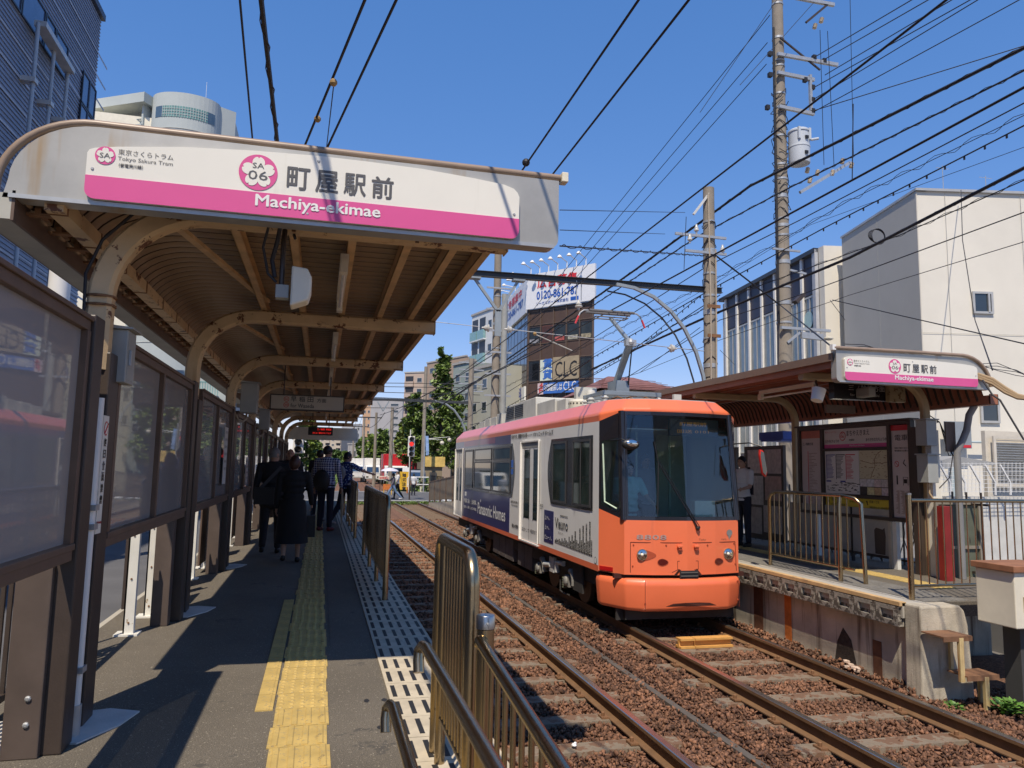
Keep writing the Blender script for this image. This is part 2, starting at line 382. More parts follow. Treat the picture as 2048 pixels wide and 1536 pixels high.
y=1.5; i=0
while y<27:
    wide=(4.75<y<8.35); 
    place('tactile_tile',td if wide else tb,LP,(-.05+random.uniform(-.003,.003)+(.012 if i%3 else 0),y,.7+random.uniform(0,.002)),random.uniform(-.008,.008))
    if wide: place('tactile_tile',tw,LP,(-.252,y,.7))
    y+=.303; i+=1
# paving seams and repair stains on the asphalt
MB().box(.135,.139,6.2,27,.700,.7015).build('paving_seam',slotm,LP)
b=MB()
for (px,py) in ((768,1400),(760,1455),(815,1460),(733,1402),(775,1362)):
    p=atz(px,py,.7); n=9; b.add([(p.x+math.cos(k*.7)*.018*random.uniform(.7,1.3),p.y+math.sin(k*.7)*.03*random.uniform(.7,1.3),.7015) for k in range(n)],[tuple(range(n))])
b.build('gum_spot',slotm,LP,kind='stuff')
# street kerb and mortar pads
MB().box(-1.9,-1.75,-3,30,-.3,.62).build('kerb',conc_lt,None,**S)
padm=M('white_mortar',(.62,.6,.56),.85,var=.1,vs=6,bump=.3,bs=70)
b=MB()
for yy in (4.58,7.78,11.0):
    pts=[(-1.32,yy-.22),(-1.12,yy-.25),(-.98,yy+.0),(-.93,yy+.22),(-1.1,yy+.3),(-1.3,yy+.25)]
    b.prism([(x,y_,.69) for x,y_ in pts],(0,0,.018))
b.prism([(-1.75,4.25,.69),(-1.40,4.25,.69),(-1.40,4.75,.69),(-1.75,4.75,.69)],(0,0,.017)); b.build('mortar_pad',padm,LP)
# ---- right platform ----
RZ=.75
rp=MB(); rp.prism([(6.2,6.95,RZ-.16),(9.2,6.95,RZ-.16),(9.2,30,RZ-.16),(6.2,30,RZ-.16)],(0,0,.158))
RP=rp.build('right_platform',[asphalt],None,**S)
wallc=M('stained_concrete_wall',(.50,.45,.35),.9,var=.22,vs=2.2,bump=.4,bs=50,streak=(.12,.085,.06),streak_t=.52,spot_s=5)
MB().box(6.205,6.7,6.9,30,-.4,RZ-.162).box(6.7,9.0,8.6,8.9,-.4,RZ-.162).build('platform_wall',wallc,RP)
b=MB(); b.prism([(6.12,6.72,-.4),(6.80,6.72,-.4),(6.74,6.72,.55),(6.70,6.72,.70),(6.64,6.72,.756),(6.14,6.72,.756)],(0,.23,0)); b.build('end_block',concrete,RP,bevel=.02)
MB().box(6.12,6.42,6.95,30,RZ-.155,RZ+.003).build('edge_slab',conc_lt,RP)
MB().box(6.085,6.17,6.95,30,RZ-.03,RZ+.012).build('nosing',MATS['orange_nosing'],RP)
# hollow edge blocks
def eblock():
    b=MB(); w,h,d=.345,.21,.09
    b.box(0,d,-w/2,w/2,0,.055); b.box(0,d,-w/2,w/2,h-.05,h); b.box(0,d,-w/2,-w/2+.075,.055,h-.05); b.box(0,d,w/2-.075,w/2,.055,h-.05); b.box(d-.05,d,-w/2+.075,w/2-.075,.055,h-.05)
    return b.mesh('edge_block',M('edge_block_concrete',(.33,.30,.25),.9,var=.35,vs=8,bump=.5,bs=50,spot=(.09,.075,.06),spot_s=9,spot_t=.5))
eb=eblock(); y=7.15
while y<24: place('edge_block',eb,RP,(6.088,y,RZ-.25)); y+=.352
oran=M('orange_stripe_paint',(.55,.16,.03),.7,var=.25,vs=8); brst=M('brown_stain_paint',(.14,.06,.03),.8,var=.3,vs=8)
MB().box(6.2,6.204,9.05,9.2,-.16,.5).build('painted_stripe',oran,RP); MB().box(6.2,6.204,9.72,9.95,-.16,.5).build('painted_stripe',brst,RP)
MB().box(6.2,6.204,7.38,7.52,-.16,.25).build('painted_stripe',brst,RP)
# ribbed edge tiles and yellow guidance tiles on the right platform
rt=MB(); 
rt.box(-.15,.15,-.16,.16,0,.008,0)
for i in range(5): rt.box(-.13+i*.06,-.105+i*.06,-.15,.15,.003,.0115,0)
rtm=rt.mesh('edge_tile',M('grey_ribbed_tile',(.20,.19,.17),.85,var=.2,vs=6))
y=7.15
while y<20:
    for i in (0,1): place('edge_tile',rtm,RP,(6.60+i*.305-.02,y,RZ-.002))
    y+=.325
y=7.9
while y<20: place('tactile_tile',tb,RP,(7.5,y,RZ-.002)); y+=.303
# ramp down from the right platform with its panelled parapet
b=MB(); b.add([(6.15,30,RZ),(9,30,RZ),(9,43.5,.02),(6.15,43.5,.02),(6.15,30,-.4),(6.15,43.5,-.4),(9,43.5,-.4)],[(0,1,2,3),(4,0,3,5),(5,3,2,6)]); b.build('platform_ramp_right',concrete,None,**S)
t=thing('parapet_fence','brown panelled parapet fence sloping down the ramp behind the tram to the road crossing','fence',(6.2,36,.4))
pm_=M('brown_panel',(.19,.15,.10),.6,var=.25,vs=3,spot=(.35,.3,.22),spot_s=5,spot_t=.64)
for k in range(10):
    y0=24.2+k*1.93; y1=y0+1.86; z=lambda y:.75 if y<30 else .75-(y-30)/13.5*.73
    b=MB(); b.add([(6.18,y0,z(y0)+.12),(6.18,y1,z(y1)+.12),(6.18,y1,z(y1)+1.15),(6.18,y0,z(y0)+1.15),(6.22,y0,z(y0)+.12),(6.22,y1,z(y1)+.12),(6.22,y1,z(y1)+1.15),(6.22,y0,z(y0)+1.15)],[(3,2,1,0),(4,5,6,7),(0,1,5,4),(2,3,7,6),(1,2,6,5),(3,0,4,7)])
    b.build('fence_panel',pm_,t)
    MB().box(6.15,6.24,y1,y1+.07,z(y1)-.05,z(y1)+1.22).build('post',mbrown,t)
b=MB(); b.bar((6.2,24.2,1.93),(6.2,30,1.93),.08,.05); b.bar((6.2,30,1.93),(6.2,43.5,1.2),.08,.05); b.build('top_rail',mbrown,t)
# yellow rail block, steps, litter, weeds by the platform end
b=MB(); 
for x0,x1 in ((4.56,4.76),(4.77,5.30)):
    b.box(x0,x1,9.0,9.16,-.14,-.115); b.box(x0,x1,9.06,9.10,-.115,-.045); b.box(x0,x1,9.01,9.15,-.045,-.02)
b.build('rail_block',M('yellow_orange_paint',(.62,.33,.09),.6,var=.15,vs=8),None,label='yellow orange steel beam block lying between the rails in front of the tram',category='track block')
b=MB(); o=at(1395,1252,9.9)
t=thing('access_steps','rusty two-step metal ladder against the concrete end of the right platform','steps',(6.4,6.6,-.2))
ylr=M('yellowed_cream_paint',(.55,.42,.20),.7,var=.2,vs=8,streak=(.32,.13,.045),streak_t=.50,spot_s=14)
trd=M('rusted_tread',(.20,.10,.05),.8,var=.3,vs=9)
MB().box(6.12,6.47,6.42,6.70,.50,.515).box(6.12,6.47,6.408,6.419,.465,.515).build('tread',trd,t)
MB().box(6.35,6.74,6.38,6.62,.12,.135).box(6.35,6.74,6.368,6.379,.085,.135).build('tread',trd,t)
for (x,y,z0,z1) in ((6.33,6.42,.07,.5),(6.58,6.38,-.24,.12)):
    MB().bar((x,y,z0),(x,y,z1),.05,.035).build('leg',ylr,t)
for (x,y,z0,z1) in ((6.46,6.68,.12,.5),(6.73,6.6,-.24,.12)): MB().bar((x,y,z0),(x,y,z1),.035,.03).build('leg',ylr,t)
leafm=M('weed_leaf',(.10,.21,.035),.5,var=.35,vs=9,island=.4)
def weed(x,y,z,r,n,lab):
    b=MB()
    for i in range(n):
        a=random.uniform(0,6.28); rr=r*random.random()**.6; c=Vector((x+math.cos(a)*rr,y+math.sin(a)*rr,z+random.uniform(.01,.14)*r/.2))
        d=Vector((math.cos(a+random.uniform(-1,1)),math.sin(a),random.uniform(-.1,.7))).normalized(); s=d.cross(Vector((random.uniform(-1,1),random.uniform(-1,1),2))).normalized(); L=random.uniform(.025,.05)
        b.add([c-d*L,c+s*L*.55,c+d*L,c-s*L*.55],[(0,1,2,3)])
    b.build('weed',leafm,None,label=lab,category='weed')
weed(6.72,6.25,-.2,.16,190,'bright green leafy weed clump beside the foot of the rusty steps')
weed(6.25,6.45,-.2,.10,50,'small green weed at the base of the platform end in front of the steps')
b=MB()
for i in range(9):
    c=Vector((6.08+random.uniform(-.05,.04),7.72+random.uniform(-.12,.12),-.12+random.uniform(0,.06))); b.ball(c,random.uniform(.025,.045),3,0,(1,1.4,.5))
b.build('litter_heap',M('pale_litter',(.55,.42,.33),.8,var=.4,vs=20),None,label='pale crumpled leaves and litter at the foot of the right platform wall',category='litter',kind='stuff')
b=MB(); c=atz(1148,1490,-.12); b.ball(c,.022,4,0,(1,1.3,.6)); b.ball(c+Vector((.02,.03,0)),.015,3); b.build('paper_scrap',whitep,None,label='small white scrap of paper on the ballast beside the near railing',category='litter')
# drain hole in the wall
b=MB(); b.add([(6.202,8.02,.28),(6.202,7.88,.16),(6.202,7.80,-.1),(6.202,7.86,-.2),(6.202,8.2,-.2),(6.202,8.13,.1)],[(0,1,2,3,4,5)]); b.build('wall_stain',M('dark_moss_stain',(.05,.038,.028),.95,var=.4,vs=20,bump=.6,bs=60),RP)
# white trackside cabinet with rusty brown lid
t=thing('trackside_cabinet','white metal cabinet with a brown lid at the right edge, near the platform end','cabinet',(6.9,6.2,0))
MB().box(6.76,7.35,6.16,6.62,.62,1.17).build('body',cream,t,bevel=.01)
MB().box(6.73,7.38,6.13,6.65,1.172,1.235).build('lid',M('rusty_brown_lid',(.27,.12,.06),.7,var=.25,vs=5),t,bevel=.006)
MB().box(6.86,6.98,6.15,6.165,.78,.93).build('latch_plate',M('brass_plate',(.35,.27,.12),.5,metal=.6),t)
MB().box(6.9,6.94,6.14,6.152,.80,.91).build('label_plate',black,t)
MB().box(6.95,7.15,6.3,6.5,-.3,.618).build('leg',M('cabinet_leg',(.06,.06,.06),.7),t)
# ================= LEFT SHELTER =================
PZ=.70
FY=[4.62,7.79,11.0,14.35,17.7,21.25,24.9,28.4]
def frame_path(cx,sgn,zb,r=.55,zt=3.57,xend=1.10,n=10):
    # column centre cx, bends towards sgn*x
    p=[(cx,zb)]+[(cx+sgn*(r-r*math.cos(a)),zt-r+r*math.sin(a)) for a in [math.pi/2*k/n for k in range(n+1)]]
    p.append((xend,zt)); return p
def sweep(path,y,w,h,mb,taper=None):
    # rectangular rounded section swept in the XZ plane; w along y, h in plane
    N=len(path); ch=.02
    sec=[(-w/2,-h/2+ch),(-w/2+ch,-h/2),(w/2-ch,-h/2),(w/2,-h/2+ch),(w/2,h/2-ch),(w/2-ch,h/2),(-w/2+ch,h/2),(-w/2,h/2-ch)]
    n=8; o=len(mb.v)
    for i,(x,z) in enumerate(path):
        a=Vector((path[max(0,i-1)][0],0,path[max(0,i-1)][1])); c=Vector((path[min(N-1,i+1)][0],0,path[min(N-1,i+1)][1]))
        t=(c-a).normalized(); nn=Vector((-t.z,0,t.x))
        for (sy,sn) in sec: mb.v.append(tuple(Vector((x,y+sy,z))+nn*sn))
    for i in range(N-1):
        for k in range(n): mb.f.append((o+i*n+k,o+i*n+(k+1)%n,o+(i+1)*n+(k+1)%n,o+(i+1)*n+k)); mb.m.append(0)
    mb.f.append(tuple(o+k for k in range(n))[::-1]); mb.m.append(0)
    mb.f.append(tuple(o+(N-1)*n+k for k in range(n))); mb.m.append(0)
SH=thing('platform_shelter','long shelter with rusty tan arched frames and corrugated roof over the left platform','shelter',(-1.25,4.6,PZ))
for y in FY:
    b=MB(); sweep(frame_path(-1.25,1,2.62),y,.115,.13,b); b.build('arched_frame',tan,SH,True)
# little end plate, cleats at beam ends
b=MB()
for y in FY: b.box(1.10,1.108,y-.062,y+.062,3.50,3.64)
b.build('beam_end_plate',tan,SH,kind='stuff')
PX=[-1.02,-.62,-.25,.14,.52,.84,1.08]
for x in PX[1:]:
    b=MB(); z=3.640; 
    b.box(x-.03,x+.03,4.30,28.6,z,z+.005); b.box(x-.03,x-.025,4.30,28.6,z,z+.10); b.box(x-.03,x+.03,4.30,28.6,z+.095,z+.10)
    b.build('purlin',tan2,SH)
# brace gusset between the arch and the first purlin, sloped
b=MB()
for y in FY[:-1]: b.bar((-.98,y+.1,3.58),(-.58,y+3.0,3.70),.05,.03)
b.build('roof_brace',tan2,SH,kind='stuff')
b=MB(); b.box(-1.45,-1.36,4.24,28.6,3.40,3.485); b.build('side_purlin',tan,SH)
b=MB()
yy=4.3
while yy<28.5: b.box(-1.455,-1.355,yy,yy+.012,3.395,3.49); yy+=.62
b.build('purlin_bracket',rust,SH,kind='stuff')
# gutter
b=MB(); b.box(-1.74,-1.585,4.2,28.7,3.325,3.331); b.box(-1.745,-1.735,4.2,28.7,3.325,3.47); b.box(-1.745,-1.585,4.2,4.205,3.331,3.46); b.build('gutter',M('pale_gutter',(.42,.41,.36),.6),SH)
MB().box(-1.585,-1.57,4.2,28.7,3.32,3.475).build('gutter_board',mbrown,SH)
b=MB(); yy=4.35
while yy<28.5: b.box(-1.57,-1.45,yy,yy+.05,3.40,3.412); b.box(-1.53,-1.50,yy,yy+.16,3.412,3.44); yy+=.33
b.build('gutter_bracket',rust,SH,kind='stuff')
# corrugated roof: profile in XZ, corrugation along Y
def roof_profile(mir=None):
    p=[(-1.555,3.43)]
    for k in range(0,11):
        a=math.pi/2*k/10; p.append((-1.07-.47*math.cos(a),3.44+.345*math.sin(a)))
    p+= [(-.6,3.785),(0,3.785),(.6,3.785),(1.16,3.785)]
    return p
def corrugated(prof,y0,y1,pitch,amp,name,mat,parent,th=.004):
    ny=int((y1-y0)/pitch)*12; vs=[];fs=[]
    P_=[Vector((x,0,z)) for x,z in prof]; N=len(P_); nrm=[]
    for i in range(N):
        t=(P_[min(N-1,i+1)]-P_[max(0,i-1)]).normalized(); nrm.append(Vector((-t.z,0,t.x)))
    pat=[.35,.15,.05,0,0,0,0,.05,.15,.35,1,1]
    b=MB(); L=[]
    for j in range(ny+1):
        y=y0+(y1-y0)*j/ny; h=pat[j%12]*amp
        for i in range(N): b.v.append((P_[i].x+nrm[i].x*h,y,P_[i].z+nrm[i].z*h))
    for j in range(ny):
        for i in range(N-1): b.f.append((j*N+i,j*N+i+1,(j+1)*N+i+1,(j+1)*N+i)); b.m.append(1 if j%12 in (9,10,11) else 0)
    return b.build(name,[mat,M('roof_painted_shade',(.05,.032,.022),.8)],parent)  # second material paints shade between the ribs as dark bands, no separate strips
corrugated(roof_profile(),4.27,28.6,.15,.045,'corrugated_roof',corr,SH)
# thin top sheet so that no light leaks, and roof edge cap
b=MB(); b.box(1.15,1.18,4.25,28.65,3.74,3.82); b.build('edge_trim',mbrown,SH)
# roof tube over the end
def tube_ring(yc,x0,x1,ztop,parent,sx=1,xo=0):
    pts=[(x0-.02,3.50),(x0,3.58)]+[(x0+.42-.42*math.cos(a),3.55+.42*math.sin(a)) for a in [math.pi/2*k/12 for k in range(1,13)]]+[(x1,3.97)]
    return pts
pts=[(-1.67,3.40),(-1.67,3.50)]+[(-1.23-.44*math.cos(a),3.50+.385*math.sin(a)) for a in [math.pi/2*k/12 for k in range(1,13)]]+[(1.36,3.888)]
MB().tube([(x,4.22,z) for x,z in pts],.021,10).build('edge_tube',M('tan_tube',(.30,.22,.16),.4,var=.15,vs=5),SH,True)
MB().box(1.345,1.385,4.18,4.25,3.855,3.915).build('tube_cap',cream,SH,bevel=.004)
b=MB()
for x in (-1.05,-.55,-.1,.35,.78,1.2): b.box(x-.02,x+.02,4.21,4.24,3.84,3.872)
b.build('tube_clip',dbrown,SH,kind='stuff')
# ---- fascia with station name sign, front ----
def fascia_outline(x0,x1,zb,zt,r=.40,rc=.06,lft=1):
    p=[(x0,zb)]
    p+=[(x0+.02,zb+.10)]
    p+=[(x0+.02+r-r*math.cos(a),zb+.10+(zt-zb-.10)*math.sin(a)) for a in [math.pi/2*k/10 for k in range(1,11)]]
    p+=[(x1,zt)]
    p+=[(x1-rc+rc*math.cos(a),zb+rc-rc*math.sin(a)) for a in [math.pi/2*k/5 for k in range(0,6)]]
    return p
def name_sign(X0,Y,mir,label,flipx,F0,F1,zb,zt,P0,P1,pb,pt,parentlabel=None):
    # fascia from F0..F1 (rounded top corner at F0 if not mir else F1), sign plate P0..P1
    def mx(x): return x if not mir else (F0+F1-x)
    t=thing('station_name_sign',label,'station sign',((F0+F1)/2,Y,zb))
    out=[(mx(x),Y,z) for x,z in fascia_outline(F0,F1,zb,zt)]
    MB().prism(out,(0,.10,0)).build('fascia',steel2,t)
    MB().box(F0+.03,F1-.03,Y-.012,Y-.002,zb+.0,zb+.022).build('lower_lip',galv,t)
    # plate outline: flat bottom w/ rounded corners, top bulging and dropping to the right end
    w_=P1-P0; k=lambda s:P0+w_*s
    drop=(.27 if not mir else .20)*(pt-pb)
    top=[(0,.86),(0.01,.93),(.05,.985),(.12,1.0),(.35,1.0),(.5,.985),(.65,.95),(.8,.90),(.9,.85),(.96,.80),(.99,.76),(1,.70)]
    rr=.05
    bot=[(P1-rr+rr*math.cos(a),pb+rr-rr*math.sin(a)) for a in [math.pi/2*i/5 for i in range(6)]]+[(P0+rr-rr*math.sin(a),pb+rr-rr*math.cos(a)) for a in [math.pi/2*i/5 for i in range(6)]]
    top=[(0,.66),(0.004,.71),(.015,.74),(.06,.79),(.2,.90),(.35,.965),(.5,1.0),(.62,1.0),(.75,.985),(.88,.93),(.96,.88),(.985,.83),(.995,.77),(1,.70)]
    if mir: top=[(0,.84),(.008,.91),(.03,.96),(.12,1.0),(.4,1.0),(.7,.985),(.88,.94),(.97,.89),(.993,.83),(1,.75)]
    plate=[(k(s),pb+(pt-pb)*h) for s,h in top]+bot
    MB().prism([(x,Y-.03,z) for x,z in plate],(0,.027,0)).build('sign_plate',signw,t)
    H=pt-pb; zz=pb+(.335 if not mir else .34)*H
    band=[(P1,zz)]+bot+[(P0,zz)]
    MB().prism([(x,Y-.033,z) for x,z in band],(0,.0028,0)).build('pink_band',pink,t)
    U=Vector((1,0,0)); W=Vector((0,0,1)); yy=Y-.030
    w=w_; q=.03 if mir else 0
    emblem((P0+.037*w,yy,pb+(.64+q*3)*H),U,W,.021*w,t,'SA',None)
    text('東京さくらトラム',(P0+.063*w,yy,pb+(.675+q*2.6)*H),U*.115*w,W*.085*H,dgrey,t,.004)
    text('Tokyo Sakura Tram',(P0+.063*w,yy,pb+(.575+q*2.6)*H),U*.115*w,W*.075*H,dgrey,t,.0)
    text('（都電荒川線）',(P0+.066*w,yy,pb+(.495+q*2.6)*H),U*.05*w,W*.055*H,dgrey,t,.005)
    emblem((P0+.364*w,yy,pb+(.635+q)*H),U,W,.0435*w if not mir else .046*w,t,'SA','06')
    for i,ch in enumerate('町屋駅前'):
        text(ch,(P0+(.430+i*.066)*w,yy,pb+(.44+q*.6)*H),U*.051*w,W*.335*H,dgrey,t,.026)
    text('Machiya-ekimae',(P0+.362*w,yy-.003,pb+.075*H),U*.288*w,W*.225*H,whitep,t,.03)
    b=MB()
    for (x,z) in ((P0+.03,pb+.16),(P1-.03,pb+.15),(P0+.5*w_,pt-.03),(P0+.48*w_,pb+.03)): b.lathe([(.009,0),(.006,.005)],(x,yy,z),8,0,(0,-1,0))
    b.build('screw',galv,t,kind='stuff')
    return t
name_sign(0,4.20,False,'large white and pink station name sign on the end of the left shelter roof',False,-1.63,1.33,3.435,3.862,-1.25,1.075,3.462,3.832)
# inner dark end of the canopy
MB().box(-1.55,1.12,4.31,4.32,3.52,3.74).build('end_board',mbrown,SH)
# cables around the front beam
b=MB(); b.tube([(-.28,4.35,3.5),(-.30,4.45,3.42),(-.33,4.5,3.30),(-.31,4.5,3.2)],.013,6); b.tube([(-.34,4.35,3.5),(-.38,4.45,3.36),(-.35,4.5,3.22),(-.3,4.5,3.17)],.008,6); b.tube([(-1.31,4.55,2.8),(-1.32,4.55,3.15),(-1.25,4.55,3.35),(-1.1,4.55,3.52)],.009,6)
b.tube([(-.22,4.62,3.50),(-.21,4.55,3.46)],.01,6)
b.build('cable_bundle',wirem,SH,kind='stuff')
b=MB()
for (x,z0,z1) in ((-.86,3.44,3.66),(-.22,3.49,3.66),(.52,3.49,3.66)): b.box(x-.012,x+.012,4.545,4.556,3.50,3.64)
for z in (2.98,3.03): b.lathe([(.083,0),(.083,.012)],(-1.25,4.62,z),12)
b.build('pipe_strap',rust,SH,kind='stuff')
# ---- things hanging below the roof ----
t=thing('loudspeaker','boxy cream loudspeaker on a grey bracket under the front beam of the left shelter','loudspeaker',(-.2,4.5,3.1))
MB().prism([(-.215,4.42,3.02),(-.115,4.42,3.06),(-.10,4.42,3.12),(-.10,4.42,3.20),(-.125,4.42,3.25),(-.215,4.42,3.26)],(0,.14,0)).build('body',cream,t,bevel=.012)
MB().box(-.30,-.225,4.45,4.52,3.07,3.15).build('junction_box',gbox,t,bevel=.005)
MB().tube([(-.27,4.49,3.15),(-.27,4.49,3.42),(-.27,4.55,3.5)],.016,8).build('bracket',dbrown,t,True)
lampm=M('lamp_tube_white',(.75,.74,.68),.3)
t=thing('fluorescent_lamp','fluorescent tube lamp hanging under the first bay of the left shelter roof','lamp',(.10,6.1,3.5))
MB().box(.07,.13,5.35,6.75,3.56,3.615).box(.075,.125,5.30,5.40,3.47,3.56).box(.075,.125,6.70,6.80,3.47,3.56).build('housing',cream,t)
MB().tube([(.10,5.42,3.50),(.10,6.68,3.50)],.014,8).build('tube',lampm,t,True)
b=MB(); b.tube([(.10,5.42,3.50),(.10,5.39,3.53),(.10,5.36,3.53)],.009,6); b.build('clip',steel,t)
for i,(y,l) in enumerate(((9.4,'second'),(12.7,'third'),(16.0,'fourth'),(19.5,'fifth'),(23.1,'sixth'))):
    dup(t,(.10,y,3.5),None,'fluorescent tube lamp hanging under the %s bay of the left shelter roof'%l,'lamps under the left shelter roof')
t['group']='lamps under the left shelter roof'
# direction sign
t=thing('direction_sign','beige hanging sign reading for Waseda under the left shelter roof','sign',(-.24,12,2.9))
MB().box(-.80,.32,12.0,12.10,2.93,3.175).build('frame',dbrown,t)
MB().box(-.78,.30,11.985,11.998,2.95,3.155).build('face',M('sign_beige',(.50,.44,.34),.5,var=.05),t)
b=MB(); b.tube([(-.6,12.05,3.17),(-.6,12.05,3.7)],.01,6); b.tube([(.1,12.05,3.17),(.1,12.05,3.7)],.01,6); b.build('hanger',dbrown,t)
U=Vector((1,0,0)); W=Vector((0,0,1)); fy=11.983
for i,(l1) in enumerate(('SA','30')):
    b=MB(); disc(b,(-.555,fy,3.10-i*.09),U,W,.04,.001,24); b.build('emblem_disc',red,t)
    b=MB(); disc(b,(-.555,fy,3.10-i*.09),U,W,.032,.002,24); b.build('emblem_disc',MATS['sign_beige'],t)
    text(l1,(-.577,fy,3.085-i*.09),U*.044,W*.03,red,t,.02,lift=.004)
for i,ch in enumerate('早稲田'): text(ch,(-.49+i*.125,fy,3.065),U*.085,W*.08,dgrey,t,.02)
text('方面',(-.10,fy,3.065),U*.14,W*.06,dgrey,t,.02)
text('for Waseda',(-.49,fy,2.975),U*.35,W*.06,dgrey,t,.02)
# LED departure display
t=thing('departure_display','black display with red LED text hanging near the far end of the left shelter','display',(0,24,3.1))
MB().box(-.42,.32,24.0,24.15,3.0,3.25).build('case',black,t)
ledm=M('red_led',(.3,.01,.01),.5,emit=(1,.03,.02),es=.8,var=0)
text('三ノ輪橋  早稲田',(-.15,23.995,3.15),U*.42,W*.06,ledm,t,.01); text('まもなく電車がまいります',(-.28,23.995,3.04),U*.55,W*.055,ledm,t,.01)
b=MB(); b.tube([(-.3,24.07,3.25),(-.3,24.07,3.7)],.012,6); b.tube([(.2,24.07,3.25),(.2,24.07,3.7)],.012,6); b.build('hanger',dbrown,t)
MB().box(-1.2,1.3,28.75,28.85,3.0,3.46).build('far_fascia',cream,SH)
# ---- windbreak wall: posts, screens ----
pane_m=bpy.data.materials.new('windbreak_glass'); pane_m.use_nodes=True
n_=pane_m.node_tree.nodes; l_=pane_m.node_tree.links; pb_=n_['Principled BSDF']
pb_.inputs['Base Color'].default_value=(.50,.47,.45,1); pb_.inputs['Roughness'].default_value=.02; pb_.inputs['Specular IOR Level'].default_value=1.0; pb_.inputs['IOR'].default_value=1.75
tr=n_.new('ShaderNodeBsdfTransparent'); tr.inputs[0].default_value=(.62,.64,.64,1); mx=n_.new('ShaderNodeMixShader')
geo=n_.new('ShaderNodeTexCoord'); sp=n_.new('ShaderNodeSeparateXYZ'); l_.new(geo.outputs['Object'],sp.inputs[0])
mr=n_.new('ShaderNodeMapRange'); l_.new(sp.outputs[2],mr.inputs[0]); mr.inputs[1].default_value=2.30; mr.inputs[2].default_value=2.34; mr.inputs[3].default_value=.34; mr.inputs[4].default_value=.34
l_.new(mr.outputs[0],mx.inputs[0]); l_.new(pb_.outputs[0],mx.inputs[1]); l_.new(tr.outputs[0],mx.inputs[2]); l_.new(mx.outputs[0],n_['Material Output'].inputs[0])
ordn=['nearest','second','third','fourth','fifth','sixth','seventh','eighth']
WX=-1.20
def screen(y0,y1,nsplit,label):
    t=thing('windbreak_screen',label,'windbreak',(WX,y0,1.62),0,'glass windbreak screens along the left platform')
    zb,zt=1.62,2.84; f=.055
    b=MB(); b.box(WX-.03,WX+.03,y0,y1,zt-.07,zt); b.box(WX+.03,WX+.045,y0,y1,zt-.02,zt+.004); b.build('top_rail',mbrown if nsplit>1 else dbrown,t,bevel=.004)
    b=MB(); b.box(WX-.03,WX+.03,y0,y1,zb,zb+.05); b.box(WX-.025,WX+.04,y0,y1,zb+.052,zb+.085); b.build('bottom_rail',mbrown if nsplit>1 else dbrown,t,bevel=.004)
    for k in range(nsplit+1):
        y=y0+(y1-y0)*k/nsplit; d=f/2; yc=min(max(y,y0+d),y1-d)
        MB().box(WX-.032,WX+.033,yc-d,yc+d,zb+.086,zt-.071).build('upright',mbrown,t)
    for k in range(nsplit):
        a=y0+(y1-y0)*k/nsplit+f*.6; c=y0+(y1-y0)*(k+1)/nsplit-f*.6
        MB().box(WX-.006,WX+.001,a,c,zb+.086,zt-.071).build('pane',pane_m,t)
    return t
screen(.4,4.19,2,'nearest glass windbreak screen of the left platform, with a wide grey pane')
for k in range(7):
    y0=FY[k]+.17; y1=FY[k+1]-.42
    screen(y0,y1,2,'%s glass windbreak screen of the left platform, dark brown frame with two panes'%ordn[k+1])
def cpost(y,x0,x1,w,z1,label,name='shelter_post'):
    o=MB().box(x0,x1,y-w/2,y+w/2,PZ,z1).build(name,dbrown,None,bevel=.008,label=label,category='post',group='dark brown posts of the left windbreak wall'); return o
for k,y in enumerate(FY):
    cpost(y+.06,-1.335,-1.165,.20,2.72,'dark brown boxed post under the %s arched frame of the left shelter'%('first' if k==0 else ordn[k]))
    cpost(y-.34,-1.37,-1.15,.17,2.86,'dark brown square post just before the %s arched frame of the left shelter'%('first' if k==0 else ordn[k]))
# broad bolted base of the near post
b=MB(); b.box(-1.40,-1.24,4.16,4.30,PZ,1.62); b.build('screen_support',M('brown_channel',(.10,.075,.062),.5,var=.15,vs=5),None,bevel=.006,label='brown channel support with two bolts below the nearest windbreak screen',category='post')
b=MB()
for z in (.86,.98): b.lathe([(.014,0),(.014,.008),(.007,.012)],(-1.30,4.16,z),8,0,(0,-1,0))
b.build('bolt',galv,SH,kind='stuff')
for k in range(1,8):
    y=FY[k]-.62
    MB().box(-1.36,-1.22,y,y+.13,PZ,1.62).build('screen_support',MATS['brown_channel'],None,bevel=.006,label='brown channel support below the windbreak screens before the %s frame'%ordn[k],category='post',group='supports below the windbreak screens')
# white conduits
for k in range(1):
    y=FY[k]-.17
    t=thing('drain_pipe','white vertical pipe strapped beside the %s brown post pair of the left wall'%('first' if k==0 else ordn[k]),'pipe',(-1.17,y,PZ))
    MB().tube([(-1.18,y,PZ+.15),(-1.18,y,2.45)],.032,12).build('pipe',white,t,True)
    MB().tube([(-1.18,y,PZ),(-1.18,y,PZ+.16)],.040,12).build('sleeve',galv,t,True)
    b=MB(); 
    for z in (PZ+.32,1.75,1.85): b.box(-1.22,-1.14,y-.037,y+.037,z,z+.03)
    b.build('strap',galv,t)
